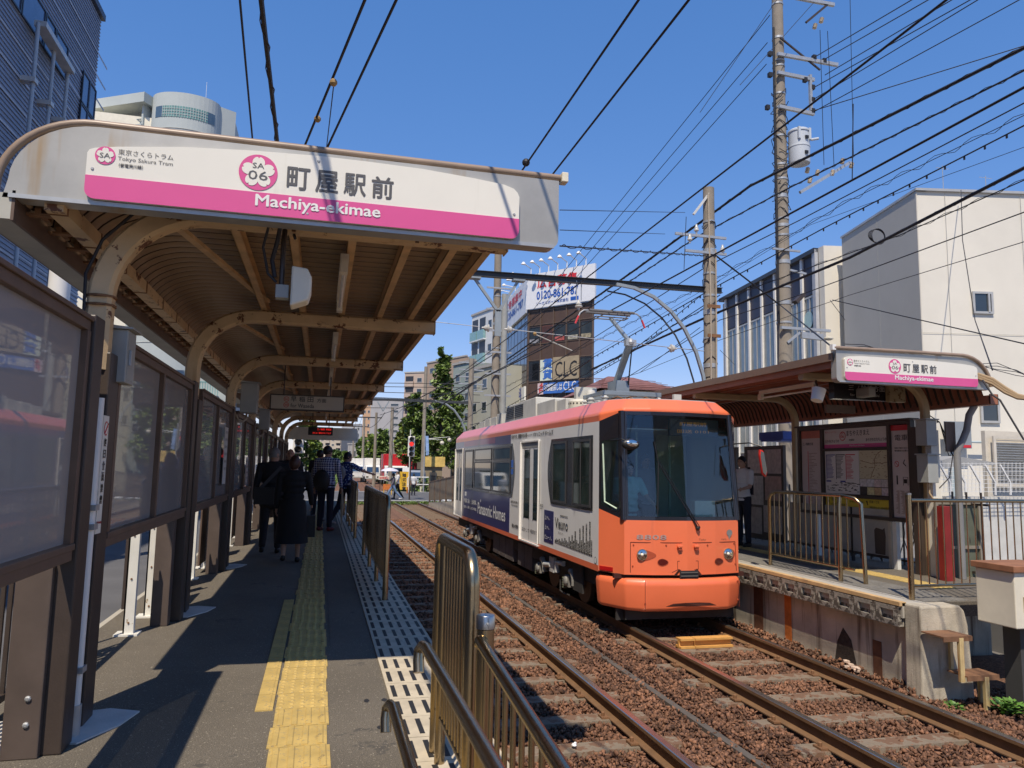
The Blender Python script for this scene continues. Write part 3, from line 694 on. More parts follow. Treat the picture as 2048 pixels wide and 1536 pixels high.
# no-smoking strip on the first post
t=thing('notice_strip','narrow white no smoking strip notice on the first post of the left wall','notice',(-1.16,4.56,2.0))
MB().box(-1.163,-1.155,4.50,4.60,1.72,2.36).build('sheet',signw,t)
N=Vector((0,1,0))
b=MB(); disc(b,(-1.155,4.55,2.29),(0,1,0),(0,0,1),.04,.001,20); b.build('ring',red,t); b=MB(); disc(b,(-1.155,4.55,2.29),(0,1,0),(0,0,1),.032,.002,20); b.build('ring_inside',signw,t)
MB().bar((-1.152,4.522,2.262),(-1.152,4.578,2.318),.004,.008).build('slash',red,t)
for i,ch in enumerate('終日全面禁煙'): text(ch,(-1.155,4.528,2.19-i*.062),(0,.045,0),(0,0,.045),blackp,t,.02)
text('No Smoking',(-1.155,4.505,1.77),(0,.085,0),(0,0,.018),red,t,.01)
# grey equipment boxes on the frames
for (y,zc,sz,lab) in ((4.82,2.72,(.15,.20,.31),'grey steel equipment box with a latch on the first arched frame'),(11.2,3.02,(.22,.3,.42),'grey steel equipment box on the third arched frame above the old man'),(14.5,2.9,(.18,.25,.36),'small grey equipment box on the fourth arched frame')):
    t=thing('equipment_box',lab,'equipment box',(-1.05,y,zc)); a,c,d=sz
    x0=-1.27 if y<5 else -1.13
    MB().box(x0,x0+a,y-c/2+.0,y+c/2,zc-d/2,zc+d/2).build('case',gbox,t,bevel=.006)
    MB().prism([(x0-.02,y-c/2-.02,zc+d/2+.002),(x0-.02+a+.05,y-c/2-.02,zc+d/2+.002),(x0-.02+a+.05,y-c/2-.02,zc+d/2+.012),(x0-.02,y-c/2-.02,zc+d/2+.03)],(0,c+.04,0)).build('hood',gbox,t)
    MB().box(x0+a,x0+.002+a,y-c/2+.02,y+c/2-.02,zc-d/2+.02,zc+d/2-.02).build('door',gbox,t)
    MB().box(x0+.004+a,x0+.015+a,y-c/2+.04,y-c/2+.065,zc-.05,zc+.04).build('latch',galv,t)
    MB().tube([(x0+.08,y,zc-d/2),(x0+.08,y,zc-d/2-.07),(x0+.04,y-.03,zc-d/2-.12),(x0-.02,y-.08,zc-d/2-.10),(x0-.07,y-.1,zc-d/2)],.017,8).build('conduit',M('tan_conduit',(.36,.30,.22),.5),t,True)
    b=MB(); b.box(x0-.06,x0,y-.05,y+.05,zc+.08,zc+.13); b.box(x0-.06,x0,y-.05,y+.05,zc-.13,zc-.08); b.build('bracket',galv,t)
# paper notices on the screens
for (y,z0,z1,w_,lab) in ((9.85,1.85,2.55,.30,'long white paper notice stuck on the third windbreak screen'),(12.75,1.75,2.2,.35,'grey timetable sheet on the fourth windbreak screen')):
    t=thing('paper_notice',lab,'notice',(WX,y,z0)); MB().box(WX+.035,WX+.04,y,y+w_,z0,z1).build('sheet',M('paper',(.62,.60,.55),.8,var=.05),t)
    for i in range(6): text('電車時刻表',(WX+.041,y+.03,z1-.08-i*.09),(0,w_-.06,0),(0,0,.035),dgrey,t,.0)
# outer guard fence behind the wall: sunlit white posts, brown bars with ornament
GX=-1.66
t=thing('street_fence','ornamental brown iron fence with bars between the left platform and the street','fence',(GX,6,.62))
b=MB()
for z in (.78,1.56): b.box(GX-.02,GX+.02,.5,6.3,z,z+.035)
b.build('rail',dbrown,t)
for k in range(250):
    y=.6+k*.11
    if y>6.1 and k%9: continue
    if y>27: break
    place('bar',MATS.get('_x') or (globals().setdefault('_barm',MB().box(-.011,.011,-.011,.011,0,.78).mesh('bar',dbrown))),t,(GX,y,.79))
def blob(cy,n):
    b=MB()
    for i in range(n):
        a=i*.9; c=Vector((GX+.03,cy+.10*math.cos(a)*(1-i/n*.6),1.15+.20*math.sin(a)*(1-i/n*.4))); b.ball(c,.055,4,0,(.4,1,1.6))
    return b
for cy in (3.9,5.3,6.0): blob(cy,7).build('rose_ornament',dbrown,t,True)
for cy in (3.9,5.3): MB().tube([(GX+.03,cy+.03*math.sin(i),.8+i*.09) for i in range(9)],.012,5).build('stem_ornament',dbrown,t,True)
whp=M('white_post_paint',(.72,.71,.66),.5,var=.08,vs=5,spot=(.35,.25,.14),spot_s=8,spot_t=.66)
ys=[6.85,7.6,8.7,9.9,10.9,12.3,13.7,15.2,17,19,21.5,24]
for i,y in enumerate(ys):
    t=thing('barrier_post','%s sunlit white steel channel post outside the left wall, counted from the camera'%(ordn+['ninth','tenth','eleventh','twelfth'])[i],'barrier post',(-1.5,y,PZ),0,'white steel posts outside the left wall')
    MB().box(-1.50,-1.42,y,y+.012,PZ,1.62).box(-1.50,-1.488,y,y+.09,PZ,1.62).box(-1.432,-1.42,y+.012,y+.06,PZ,1.62).build('channel',whp,t)
    MB().box(-1.56,-1.38,y-.04,y+.12,PZ,PZ+.015).build('base_plate',whp,t)
    b=MB(); [b.lathe([(.009,0),(.007,.008)],(-1.46,y,PZ+z),6,0,(0,-1,0)) for z in (.1,.45,.8)]; b.build('bolt',rust,t)
for y in (7.75,9.2,10.4,12,14,16,18.5,21):
    MB().box(-1.46,-1.44,y,y+.62,PZ+.1,1.6).build('skirt_panel',mbrown,SH)
# ---- platform edge railings ----
def u_rail(x,y0,y1,ztop,r,label,group,nbar,posts=(),bar_r=.010,rad=.13,plates=False):
    t=thing('platform_railing',label,'railing',(x,y0,PZ),0,group)
    zc=ztop-r; P=[(x,y0,PZ),(x,y0,zc-rad)]+[(x,y0+rad-rad*math.cos(a),zc-rad+rad*math.sin(a)) for a in [math.pi/2*k/6 for k in range(1,7)]]
    P+=[(x,y1-rad+rad*math.sin(a),zc-rad+rad*math.cos(a)) for a in [math.pi/2*k/6 for k in range(0,6)]]+[(x,y1,zc-rad),(x,y1,PZ)]
    MB().tube(P,r,14).build('frame_tube',steel,t,True)
    for p in posts: MB().tube([(x,p,PZ),(x,p,zc-r*.6)],r*.85,12).build('post',steel,t,True)
    zb=PZ+.22
    MB().tube([(x,y0,zb),(x,y1,zb)],bar_r*1.5,10).build('bottom_rail',steel,t,True)
    me=MB().tube([(0,0,zb),(0,0,zc-r*.5)],bar_r,8).mesh('bar',steel,True)
    for k in range(1,nbar):
        y=y0+(y1-y0)*k/nbar
        if all(abs(y-p)>.05 for p in posts): place('bar',me,t,(x,y,0))
    return t
u_rail(.615,3.02,3.86,1.79,.030,'tall stainless platform railing in the foreground with a rounded top and close bars','platform edge railings',12,(3.72,),.009,.12)
u_rail(.72,8.15,12.2,1.80,.030,'second stainless railing along the left platform edge, beyond the foreground one','platform edge railings',36,(9.45,10.8),.011)
u_rail(.70,14.9,19.2,1.78,.030,'third stainless railing along the left platform edge, beside the waiting people','platform edge railings',36,(16.3,17.8),.011)
u_rail(.68,21.5,26,1.78,.030,'farthest stainless railing along the left platform edge','platform edge railings',34,(23,24.5),.011)
# capped post with sloping rail and balusters, near right
t=thing('sloping_railing','stainless capped post with a sloping rail and balusters beside the platform edge','railing',(.64,2.93,PZ))
MB().tube([(.645,2.90,PZ),(.645,2.90,1.50)],.034,20).build('post',steel,t,True)
MB().lathe([(.037,0),(.037,.045),(.034,.050),(.0,.054)],(.645,2.90,1.503),24).build('post_cap',M('cap_steel',(.45,.44,.42),.3,metal=1,var=.1),t,True)
MB().lathe([(.006,0),(.004,.003)],(.645,2.864,1.525),8,0,(0,-1,0)).build('rivet',galv,t)
MB().lathe([(.030,0),(.022,.02)],(.625,2.873,1.455),12,0,(0,-1,0)).build('collar',steel,t,True)
slope=lambda y:1.462-(2.9-y)*.085
MB().tube([(.620,2.88,slope(2.88)),(.618,1.5,slope(1.5)),(.618,.2,slope(.2)),],.0225,16).build('top_rail',steel,t,True)
MB().tube([(.622,2.88,slope(2.88)-.62),(.618,.2,slope(.2)-.62)],.012,10).build('bottom_rail',steel,t,True)
for k in range(22):
    y=2.78-k*.105; MB().tube([(.62,y,slope(y)-.62),(.62,y,slope(y)-.015)],.0095,10).build('baluster',steel,t,True)
MB().tube([(.66,3.0,PZ),(.66,3.0,1.44)],.017,10).build('post',steel,t,True)
# two level handrail in the foreground
t=thing('handrail','two level dark stainless handrail with bent ends in the foreground left of the railings','handrail',(.3,1,PZ))
def hr(x,z,y1,r):
    return MB().tube([(x-.015,y1+.02,z-.085),(x-.015,y1+.035,z-.05),(x-.012,y1+.04,z-.02),(x-.006,y1+.015,z-.003),(x,y1-.03,z),(x,1.0,z),(x,.25,z)],r,16)
hr(.345,1.556,2.42,.0175).build('upper_rail',steel,t,True)
hr(.245,1.395,2.38,.0165).build('lower_rail',steel,t,True)
MB().tube([(.345,.3,PZ),(.345,.3,1.55)],.02,12).tube([(.245,.3,1.395),(.345,.3,1.395)],.012,8).build('post',steel,t,True)
# ================= TRAM =================
TX=4.89
orange=M('tram_orange',(.85,.185,.075),.34,coat=.4,var=.05,vs=1.3,streak=(.68,.155,.07),streak_t=.64,spot_s=4)
tgrey=M('tram_pale_grey_wrap',(.86,.85,.82),.38,coat=.3,var=.04,vs=1.5,streak=(.70,.67,.62),streak_t=.64,spot_s=3)
tblack=M('tram_black_trim',(.015,.014,.018),.25,coat=.4,var=0)
under=M('underframe_dark',(.035,.032,.03),.8,var=.3,vs=5,bump=.2)
ugrey=M('underframe_grey',(.22,.21,.19),.6,var=.3,vs=8)
roofg=M('roof_grey',(.30,.27,.25),.75,var=.15,vs=3)
paleg=M('roof_box_pale',(.55,.54,.49),.55,var=.12,vs=3)
TR=thing('tram','orange, grey and navy single-car tram with a big black-framed windscreen standing at the right platform','tram',(TX,9.5,0))
def glassmat(name,tint,gl,base,tmix,rough=.02):
    m=bpy.data.materials.new(name); m.use_nodes=True; n=m.node_tree.nodes; l=m.node_tree.links; p=n['Principled BSDF']
    p.inputs['Base Color'].default_value=(*base,1); p.inputs['Roughness'].default_value=rough; p.inputs['Specular IOR Level'].default_value=.5
    t=n.new('ShaderNodeBsdfTransparent'); t.inputs[0].default_value=(*tint,1)
    g=n.new('ShaderNodeBsdfGlossy'); g.inputs['Roughness'].default_value=rough; g.inputs[0].default_value=(.95,.97,1,1)
    m1=n.new('ShaderNodeMixShader'); m1.inputs[0].default_value=tmix; l.new(p.outputs[0],m1.inputs[1]); l.new(t.outputs[0],m1.inputs[2])
    fr=n.new('ShaderNodeFresnel'); fr.inputs[0].default_value=1.5; ad=n.new('ShaderNodeMath'); ad.operation='ADD'; ad.inputs[1].default_value=gl; l.new(fr.outputs[0],ad.inputs[0])
    m2=n.new('ShaderNodeMixShader'); l.new(ad.outputs[0],m2.inputs[0]); l.new(m1.outputs[0],m2.inputs[1]); l.new(g.outputs[0],m2.inputs[2]); l.new(m2.outputs[0],n['Material Output'].inputs[0]); return m
wsg=glassmat('windscreen_glass',(.78,.90,.87),.035,(.02,.03,.035),.93)
sdg=glassmat('side_window_glass',(.45,.60,.52),.07,(.02,.03,.028),.55)
YA,YB,YC,YD=10.02,9.60,9.50,9.455
def ring(z,hw,a,lean=0,hB=.85):
    # plan outline, front at small y, rear mirrored at 31.74-y ; a = front inset
    L=21.72+10.02
    f=[(-hw,YA+a),(-hB,YB+a+lean),(-.45,YC+a+lean),(0,YD+a+lean),(.45,YC+a+lean),(hB,YB+a+lean),(hw,YA+a)]
    r=[(x*-1,L-y) for x,y in f]
    return [(TX+x,y,z) for x,y in f+r]
def loft(rings,name,mat,faces=None,smooth=False,capb=False,capt=False):
    b=MB(); n=len(rings[0]); 
    for r in rings: b.v+=r
    for i in range(len(rings)-1):
        for k in range(n):
            if faces and not faces(i,k): continue
            b.f.append((i*n+k,i*n+(k+1)%n,(i+1)*n+(k+1)%n,(i+1)*n+k)); b.m.append(0)
    if capb: b.f.append(tuple(range(n))[::-1]); b.m.append(0)
    if capt: b.f.append(tuple(range((len(rings)-1)*n,len(rings)*n))); b.m.append(0)
    used=sorted({i for f in b.f for i in f}); mp={o:i for i,o in enumerate(used)}; b.v=[b.v[i] for i in used]; b.f=[tuple(mp[i] for i in f) for f in b.f]
    return b.build(name,mat,TR,smooth)
HW=1.07
# segments: 0..5 front (0: left taper A-B, 1-4 front, 5 right taper), 6 right side, 7..12 rear, 13 left side
front=lambda k:k in (0,1,2,3,4,5); rear=lambda k:k in (7,8,9,10,11,12)
# body mask: front and rear ends orange between .72 and window line
mz=lambda k:0
r0=ring(.715,HW,0,0,.86); r1=ring(1.44,HW,.0,0,.86)
# taper sides rise to 1.57 at the A corner
r1=[(x,y,1.57) if abs(abs(x-TX)-HW)<1e-6 else (x,y,z) for x,y,z in r1]
loft([r0,r1],'front_panel',orange,lambda i,k:k in(0,1,2,3,4,5))
loft([r0,r1],'rear_panel',navy,lambda i,k:rear(k))
loft([r0,ring(2.80,HW,0)],'side_body',tgrey,lambda i,k:k in (6,13))
# black band: A pillars and header
def zr(z,a,lean,hB=.86,za=None):
    r=ring(z,HW,a,lean,hB); return [(x,y,za if (za is not None and abs(abs(x-TX)-HW)<1e-6) else zz) for x,y,zz in r]
ws0=r1; ws1=zr(2.935,.0,.15,.83,2.80)
rearblk=loft([ws0,ws1],'rear_window_band',tblack,lambda i,k:rear(k))
# windscreen frame as thick border on front quads (1-4), built from the two rings
def lerp(p,q,t): return tuple(p[i]+(q[i]-p[i])*t for i in range(3))
def fr_pt(s,t):
    # s in 0..4 along the front segments 1..4 ; t 0..1 up
    i=min(3,int(s)); f=s-i; a=lerp(ws0[1+i],ws0[2+i],f); c=lerp(ws1[1+i],ws1[2+i],f); return lerp(a,c,t)
def front_strip(s0,s1,t0,t1,name,mat,off=0,ns=8):
    b=MB(); 
    for j in range(ns+1):
        s=s0+(s1-s0)*j/ns
        for t in (t0,t1): p=fr_pt(s,t); b.v.append((p[0],p[1]-off,p[2]))
    for j in range(ns): b.f.append((2*j,2*j+2,2*j+3,2*j+1)); b.m.append(0)
    return b.build(name,mat,TR)
front_strip(0,4,0,.035,'windscreen_border',tblack); front_strip(0,4,.965,1,'windscreen_border',tblack)
front_strip(0,.14,.035,.965,'windscreen_border',tblack,0,2); front_strip(3.86,4,.035,.965,'windscreen_border',tblack,0,2)
front_strip(.14,3.86,.035,.965,'windscreen',wsg,-.006)
# rounded corner posts and taper sides with cab windows
def taper(side):
    k0,k1=(0,1) if side<0 else (6,5)
    A0,B0,A1,B1=ws0[k0],ws0[k1],ws1[k0],ws1[k1]
    def q(u,v): return lerp(lerp(A0,B0,u),lerp(A1,B1,u),v)
    def strip(u0,u1,v0,v1,name,mat,off=0):
        n=Vector((side,-1.2,0)).normalized()*off
        p=[Vector(q(u,v))+n for u,v in ((u0,v0),(u1,v0),(u1,v1),(u0,v1))]
        b=MB(); b.add(p,[(0,1,2,3) if side<0 else (3,2,1,0)]); return b.build(name,mat,TR)
    strip(0,1,.76,1,'cab_pillar_panel',tblack); strip(0,.10,.05,.76,'cab_window_frame',tblack); strip(.80,1,.05,.76,'cab_window_frame',tblack); strip(0,1,0,.05,'cab_window_frame',tblack)
    strip(.10,.80,.05,.76,'cab_side_window',sdg)
    MB().tube([Vector(B0)+Vector((0,.03,.0)),Vector(B1)+Vector((0,.03,0))],.05,10).build('corner_post',tblack,TR,True)
    if side<0:
        p=[q(.15,.06),q(.15,.74),q(.30,.60),q(.30,.12),q(.72,.10),q(.76,.06)]
        MB().tube([Vector(q(.16,.73)),Vector(q(.24,.10)),Vector(q(.72,.075))],.013,6).build('inner_window_frame',M('mint_frame',(.55,.68,.52),.5),TR)
taper(-1); taper(1)
# roof: brow, crease, chamfer, top
b0=ws1; b1=ring(2.965,HW+.004,-.01,.15,.83); b1=[(x,y,2.91 if abs(abs(x-TX)-HW-.004)<1e-6 else z) for x,y,z in b1]
b2=ring(3.12,.885,.17,.12,.70)
o=loft([b0,b1,b2],'roof_shell',orange); md=o.modifiers.new('b','BEVEL'); md.width=.03; md.segments=3; md.limit_method='ANGLE'; md.angle_limit=math.radians(12)
b3=ring(3.132,.86,.21,.10,.67); loft([b2,b3],'roof_edge',roofg,None,False,False,True)
loft([ring(.70,HW+.002,0,0,.86),ring(.785,HW+.003,0,0,.861)],'side_sill',orange,lambda i,k:k in (6,13))
loft([ring(.70,HW-.01,.02),ring(.72,HW-.01,.02)],'floor',under,None,False,True)
# rear chamfer top etc. is part of the shell; rear sill
# bumper
def bring(z,i,bk=0): return [(TX+x,y,z) for x,y in [(-HW+i,YA+.10),(-HW+i,YA+bk),(-.87+i,YB-.03+i+bk*0),(-.62,YC-.07+i),(0,YD-.075+i),(.62,YC-.07+i),(.87-i,YB-.03+i),(HW-i,YA+bk),(HW-i,YA+.10)]]
bb=MB(); rs=[bring(.235,.075),bring(.27,.03),bring(.60,.0),bring(.665,.03),bring(.67,.07)]; n=9
for r in rs: bb.v+=r
for i in range(4):
    for k in range(n-1): bb.f.append((i*n+k,i*n+k+1,(i+1)*n+k+1,(i+1)*n+k)); bb.m.append(0)
bb.f.append(tuple(range(n))[::-1]); bb.f.append(tuple(range(4*n,5*n))); bb.m+= [0,0]
o=bb.build('bumper',orange,TR,2); md=o.modifiers.new('b','BEVEL'); md.width=.035; md.segments=3; md.limit_method='ANGLE'; md.angle_limit=math.radians(10); md.harden_normals=False; o.data.set_sharp_from_angle(angle=math.radians(60))
darkg=M('orange_shadow_gap',(.05,.012,.006),.7)
MB().box(TX-.98,TX+.98,9.66,9.72,.66,.72).build('bumper_gap',darkg,TR)
b=MB(); b.box(TX-.80,TX+.80,9.7,9.76,.10,.30); b.build('bumper_underside',under,TR)
# panel lines, mouth, screws: geometry laid a few mm proud of the front surface
def fy(x,z=1.0,off=.003):
    a=abs(x-TX)
    y= YD+(YC-YD)*a/.45 if a<.45 else YC+(YB-YC)*(a-.45)/(.86-.45)
    return y-off
def fline(pts,wd,name,mat,off=.0035):
    b=MB()
    for (x0,z0),(x1,z1) in zip(pts[:-1],pts[1:]):
        N_=max(1,int(abs(x1-x0)/.2))
        for j in range(N_):
            a=(x0+(x1-x0)*j/N_,z0+(z1-z0)*j/N_); c=(x0+(x1-x0)*(j+1)/N_,z0+(z1-z0)*(j+1)/N_)
            p=Vector((a[0],fy(a[0],0,off),a[1])); q=Vector((c[0],fy(c[0],0,off),c[1])); d=(q-p).normalized(); s=Vector((0,-1,0)).cross(d)*wd/2
            b.add([p-s,q-s,q+s,p+s],[(0,1,2,3)])
    return b.build(name,mat,TR)
seam=M('panel_seam',(.16,.025,.01),.8)
X=lambda f:TX+f
fline([(X(-.78),.745),(X(-.78),1.145),(X(.80),1.145),(X(.82),.745)],.010,'panel_seam',seam)
fline([(X(-.22),.75),(X(-.13),.79)],.006,'panel_seam',seam)
fline([(X(-.14),.79),(X(-.14),.90),(X(.17),.90),(X(.17),.79),(X(-.14),.79)],.008,'panel_seam',seam)
# coupler notch
b=MB(); b.add([(X(-.20),fy(X(-.2))-.002,.705),(X(-.13),fy(X(-.13))-.002,.785),(X(.16),fy(X(.16))-.002,.785),(X(.23),fy(X(.23))-.002,.705)],[(0,3,2,1)]); b.build('coupler_opening',darkg,TR)
MB().box(X(-.12),X(.15),9.43,9.45,.675,.775).build('coupler_grille',M('dark_grey_metal',(.03,.027,.026),.6),TR)
b=MB(); 
for z in (.70,.745): b.box(X(-.11),X(.14),9.418,9.43,z,z+.012)
b.build('grille_bar',M('grille_grey',(.12,.11,.10),.6),TR,kind='stuff')
def oval(cx,cz,rx,rz,name,mat,off,n=24,tear=0):
    b=MB(); pts=[]
    for k in range(n):
        a=2*math.pi*k/n; x=cx+rx*math.cos(a)*(1+tear*max(0,math.cos(a))); z=cz+rz*math.sin(a)*(1-.4*tear*max(0,math.cos(a)))
        pts.append((x,fy(x,0,off),z))
    b.add(pts,[tuple(range(n))]); return b.build(name,mat,TR)
chrome=M('headlamp_reflector',(.75,.72,.66),.12,metal=1)
lens=glassmat('lamp_lens',(.9,.9,.88),.12,(.5,.5,.48),.7)
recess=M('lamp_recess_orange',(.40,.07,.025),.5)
for s,cx in ((-1,X(-.63)),(1,X(.665))):
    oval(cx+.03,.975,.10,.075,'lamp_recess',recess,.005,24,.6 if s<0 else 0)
    b=MB(); b.lathe([(.070,0),(.066,.02),(.045,.03),(.0,.033)],(cx,fy(cx,0,.004),.985),20,0,(0,-1,0)); b.build('headlight',chrome,TR,True)
    b=MB(); b.lathe([(.074,0),(.076,.018),(.070,.018),(.070,0)],(cx,fy(cx,0,.004),.985),20,0,(0,-1,0)); b.build('headlight_rim',M('lamp_rim',(.5,.4,.25),.3,metal=.6),TR,True)
    b=MB(); b.ball((cx-.01,fy(cx,0,.035),.985),.022,5); b.build('headlight_bulb',M('bulb_glass',(.85,.8,.65),.1),TR,True)
for s,cx in ((-1,X(-.355)),(1,X(.50))): oval(cx,.885,.062,.043,'tail_light',M('tail_light_red',(.10,.006,.004),.2,coat=.6),.006,20,.25); oval(cx,.883,.070,.050,'tail_light_rim',recess,.0045,20,.25)
# hooks and screws
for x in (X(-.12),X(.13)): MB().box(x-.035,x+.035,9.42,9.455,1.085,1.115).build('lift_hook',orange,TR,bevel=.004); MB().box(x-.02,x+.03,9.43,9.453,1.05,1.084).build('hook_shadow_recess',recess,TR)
b=MB()
for (x,z) in ((-.74,1.11),(-.30,1.11),(.32,1.11),(.78,1.12),(-.75,.83),(.80,.84)): b.lathe([(.013,0),(.010,.006)],(X(x),fy(X(x),0,.003),z),10,0,(0,-1,0))
for (x,z) in ((-.60,.60),(-.62,.35),(.80,.61),(.80,.36)): b.lathe([(.014,0),(.011,.006)],(X(x),9.455 if x<0 else 9.53,z),10,0,(0,-1,0))
b.build('screw',recess,TR,kind='stuff')
# bumper smile slot
def bumpy(x): 
    a=abs(x-TX); return (YD-.075)+( (YC-.07)-(YD-.075))*a/.62 if a<.62 else YC-.07+(YB-.03-YC+.07)*(a-.62)/.25
b=MB(); top=[(-.37,.318),(-.27,.352),(-.1,.362),(.1,.362),(.27,.352),(.37,.318)]; bot=[(.37,.312),(.1,.315),(-.1,.315),(-.37,.312)]
b.add([(X(.03+x),bumpy(X(.03+x))-.006,z) for x,z in top+bot],[tuple(range(10))[::-1]]); b.build('bumper_slot',darkg,TR)
for x in (X(-.63),X(.83)):
    b=MB(); y=bumpy(x)-.004; b.add([(x-.004,y,.26),(x+.004,y,.26),(x+.004,y,.66),(x-.004,y,.66)],[(0,1,2,3)]); b.build('panel_seam',seam,TR)
MB().bar((3.826,9.99,.76),(3.94,9.78,.76),.012,.055).build('side_marker',M('marker_red',(.45,.01,.01),.3,coat=.5),TR)
# numbers and lettering on the front
gl=M('faded_grey_number',(.42,.30,.27),.5)
for i,ch in enumerate('8808'):
    x=X(-.70+i*.105); text(ch,(x,fy(x,0,.004),1.185),(.088,(fy(x+.088)-fy(x)),0),(0,0,.062),gl,TR,.02)
x=X(.18); text('Tokyo Sakura Tram',(x,fy(x,0,.005),1.165),(.46,fy(x+.46)-fy(x),0),(0,0,.036),M('tram_script_brown',(.22,.09,.05),.5),TR,.0)
oval(X(.70),1.27,.052,.045,'emblem',M('leaf_emblem_grey',(.22,.22,.21),.5),.006,16); b=MB(); b.add([(X(.665),fy(X(.70),0,.007),1.245),(X(.735),fy(X(.70),0,.007),1.245),(X(.703),fy(X(.70),0,.007),1.205),(X(.700),fy(X(.7),0,.007),1.17)],[(0,3,2,1)]); b.build('emblem_stem',MATS['leaf_emblem_grey'],TR)
# wiper
b=MB(); w0=Vector(fr_pt(2.35,0))+Vector((.0,-.03,-.10)); w1=Vector(fr_pt(1.15,.52))+Vector((0,-.03,0)); wt=Vector(fr_pt(1.05,.72))+Vector((0,-.03,0)); wb=Vector(fr_pt(1.05,.06))+Vector((0,-.03,0))
b.tube([w0,w1],.010,6); b.tube([w0+Vector((.03,0,.01)),w1+Vector((.02,-.005,.02))],.006,6); b.build('wiper_arm',black,TR)
MB().tube([wt,w1,wb],.009,6).build('wiper_blade',black,TR)
MB().lathe([(.03,0),(.03,.03),(.015,.05)],w0+Vector((0,.03,0)),10,0,(0,-1,0)).build('wiper_pivot',black,TR)
# mirrors
b=MB(); a=Vector((3.90,9.78,2.52)); m0=Vector((4.02,9.42,2.49)); b.tube([a,Vector((3.95,9.5,2.53)),m0],.010,6); b.build('mirror_arm',black,TR)
b=MB(); b.ball(m0+Vector((.02,0,-.03)),.13,8,0,(1,.4,.6)); o=b.build('mirror',black,TR,True); 
b=MB(); b.ball(m0+Vector((.03,-.025,-.02)),.11,8,0,(.9,.3,.5)); b.build('mirror_glass',chrome,TR,True)
b=MB(); b.tube([(5.80,9.75,2.52),(5.86,9.45,2.53),(6.00,9.36,2.48)],.010,6); b.build('mirror_arm',black,TR)
b=MB(); mpts=[(5.955,2.44),(6.01,2.42),(6.065,2.12),(6.04,2.05),(5.985,2.10),(5.945,2.36)]; b.prism([(x,9.33,z) for x,z in mpts],(0,.05,0)); b.build('mirror',M('mirror_shell_red',(.6,.03,.02),.35),TR,bevel=.012)
b=MB(); b.prism([(6.0+(x-6.0)*.8,9.322,2.245+(z-2.245)*.86) for x,z in mpts],(0,.006,0)); b.build('mirror_glass',M('mirror_dark',(.12,.13,.14),.08,metal=.8),TR)
# destination display seen through the windscreen
MB().box(TX-.05,TX+.72,9.86,9.93,2.62,2.86).build('destination_display',black,TR)
amb=M('amber_led',(.3,.12,.0),.5,emit=(1,.45,.05),es=.12,var=0)
text('町屋駅前',(TX+.10,9.855,2.76),(.42,0,0),(0,0,.06),amb,TR,.0); text('回送 0101',(TX+.06,9.855,2.66),(.5,0,0),(0,0,.05),amb,TR,.0)
# cab interior
green_in=M('interior_green',(.30,.38,.30),.6)
b=MB(); b.box(TX-.95,TX+.95,9.85,10.15,.80,1.42); b.build('dashboard',M('dash_dark',(.06,.07,.075),.5),TR,bevel=.02)
MB().box(TX+.30,TX+.62,9.80,9.95,1.30,1.70).build('fare_box',M('fare_box_pale',(.70,.80,.70),.5),TR,bevel=.01)
MB().box(TX-1.0,TX-.35,11.4,11.42,.8,2.7).box(TX+.45,TX+1.0,11.4,11.42,.8,2.7).build('inner_partition',M('interior_cream',(.42,.46,.40),.7),TR)
MB().box(TX-1.0,TX+1.0,16.4,16.42,.8,2.7).build('inner_partition',M('interior_dark',(.16,.20,.19),.7),TR)
b=MB(); 
for x in (-.25,.30): b.tube([(TX+x,10.6,.8),(TX+x,10.6,2.8)],.02,8)
b.build('grab_pole',green_in,TR,kind='stuff')
MB().box(TX-1.04,TX+1.04,10.05,21.6,2.70,2.72).build('ceiling_panel',M('interior_ceiling',(.7,.7,.64),.7),TR)
MB().box(TX-.62,TX-.22,10.35,10.75,.8,1.35).build('driver_seat',M('seat_blue',(.03,.04,.10),.8),TR,bevel=.03)
# ---- left side ----
SX=TX-HW
def sbox(y0,y1,z0,z1,name,mat,d=.004,d0=0,**k): return MB().box(SX-d,SX-d0,y0,y1,z0,z1).build(name,mat,TR,**k)
sbox(15.15,21.70,.786,2.80,'navy_wrap',navy,.003)
b=MB()
# top-rear reddish fade of the wrap
sbox(16.6,20.4,2.66,2.80,'magenta_wrap_band',M('wrap_magenta',(.22,.03,.12),.35,coat=.4,var=.2,vs=.8),.0045)
def bulge(y_in,y_out,za,zb,n=8,s=1):
    return [(y_in+(y_out-y_in)*math.sin(math.pi*k/n)**.8 ,za+(zb-za)*k/n) for k in range(n+1)]
pl=[(20.25,1.52)]+[(14.95-(.18)*math.sin(math.pi*k/8),1.52+1.09*k/8) for k in range(9)]+[(20.25,2.61)]
MB().prism([(SX-.008,y,z) for y,z in pl],(.006,0,0)).build('window_band',tblack,TR)
pl=[(12.28+.20*math.sin(math.pi*k/8),1.52+1.09*k/8) for k in range(9)]+[(10.26,2.61),(10.26,1.52)]
MB().prism([(SX-.008,y,z) for y,z in pl],(.006,0,0)).build('window_band',tblack,TR)
frm=M('window_frame_dark',(.05,.048,.05),.35,var=.05)
swg=M('side_window_dark',(.022,.038,.034),.04,spec=.42,var=.7,vs=1.6)
def win(y0,y1,z0,z1,fr=.035):
    f=MB()
    f.box(SX-.022,SX-.009,y0,y1,z0,z0+fr); f.box(SX-.022,SX-.009,y0,y1,z1-fr,z1); f.box(SX-.022,SX-.009,y0,y0+fr,z0+fr,z1-fr); f.box(SX-.022,SX-.009,y1-fr,y1,z0+fr,z1-fr)
    o=f.build('window_frame',frm,TR); MB().box(SX-.014,SX-.009,y0+fr,y1-fr,z0+fr,z1-fr).build('window_pane',swg,o)
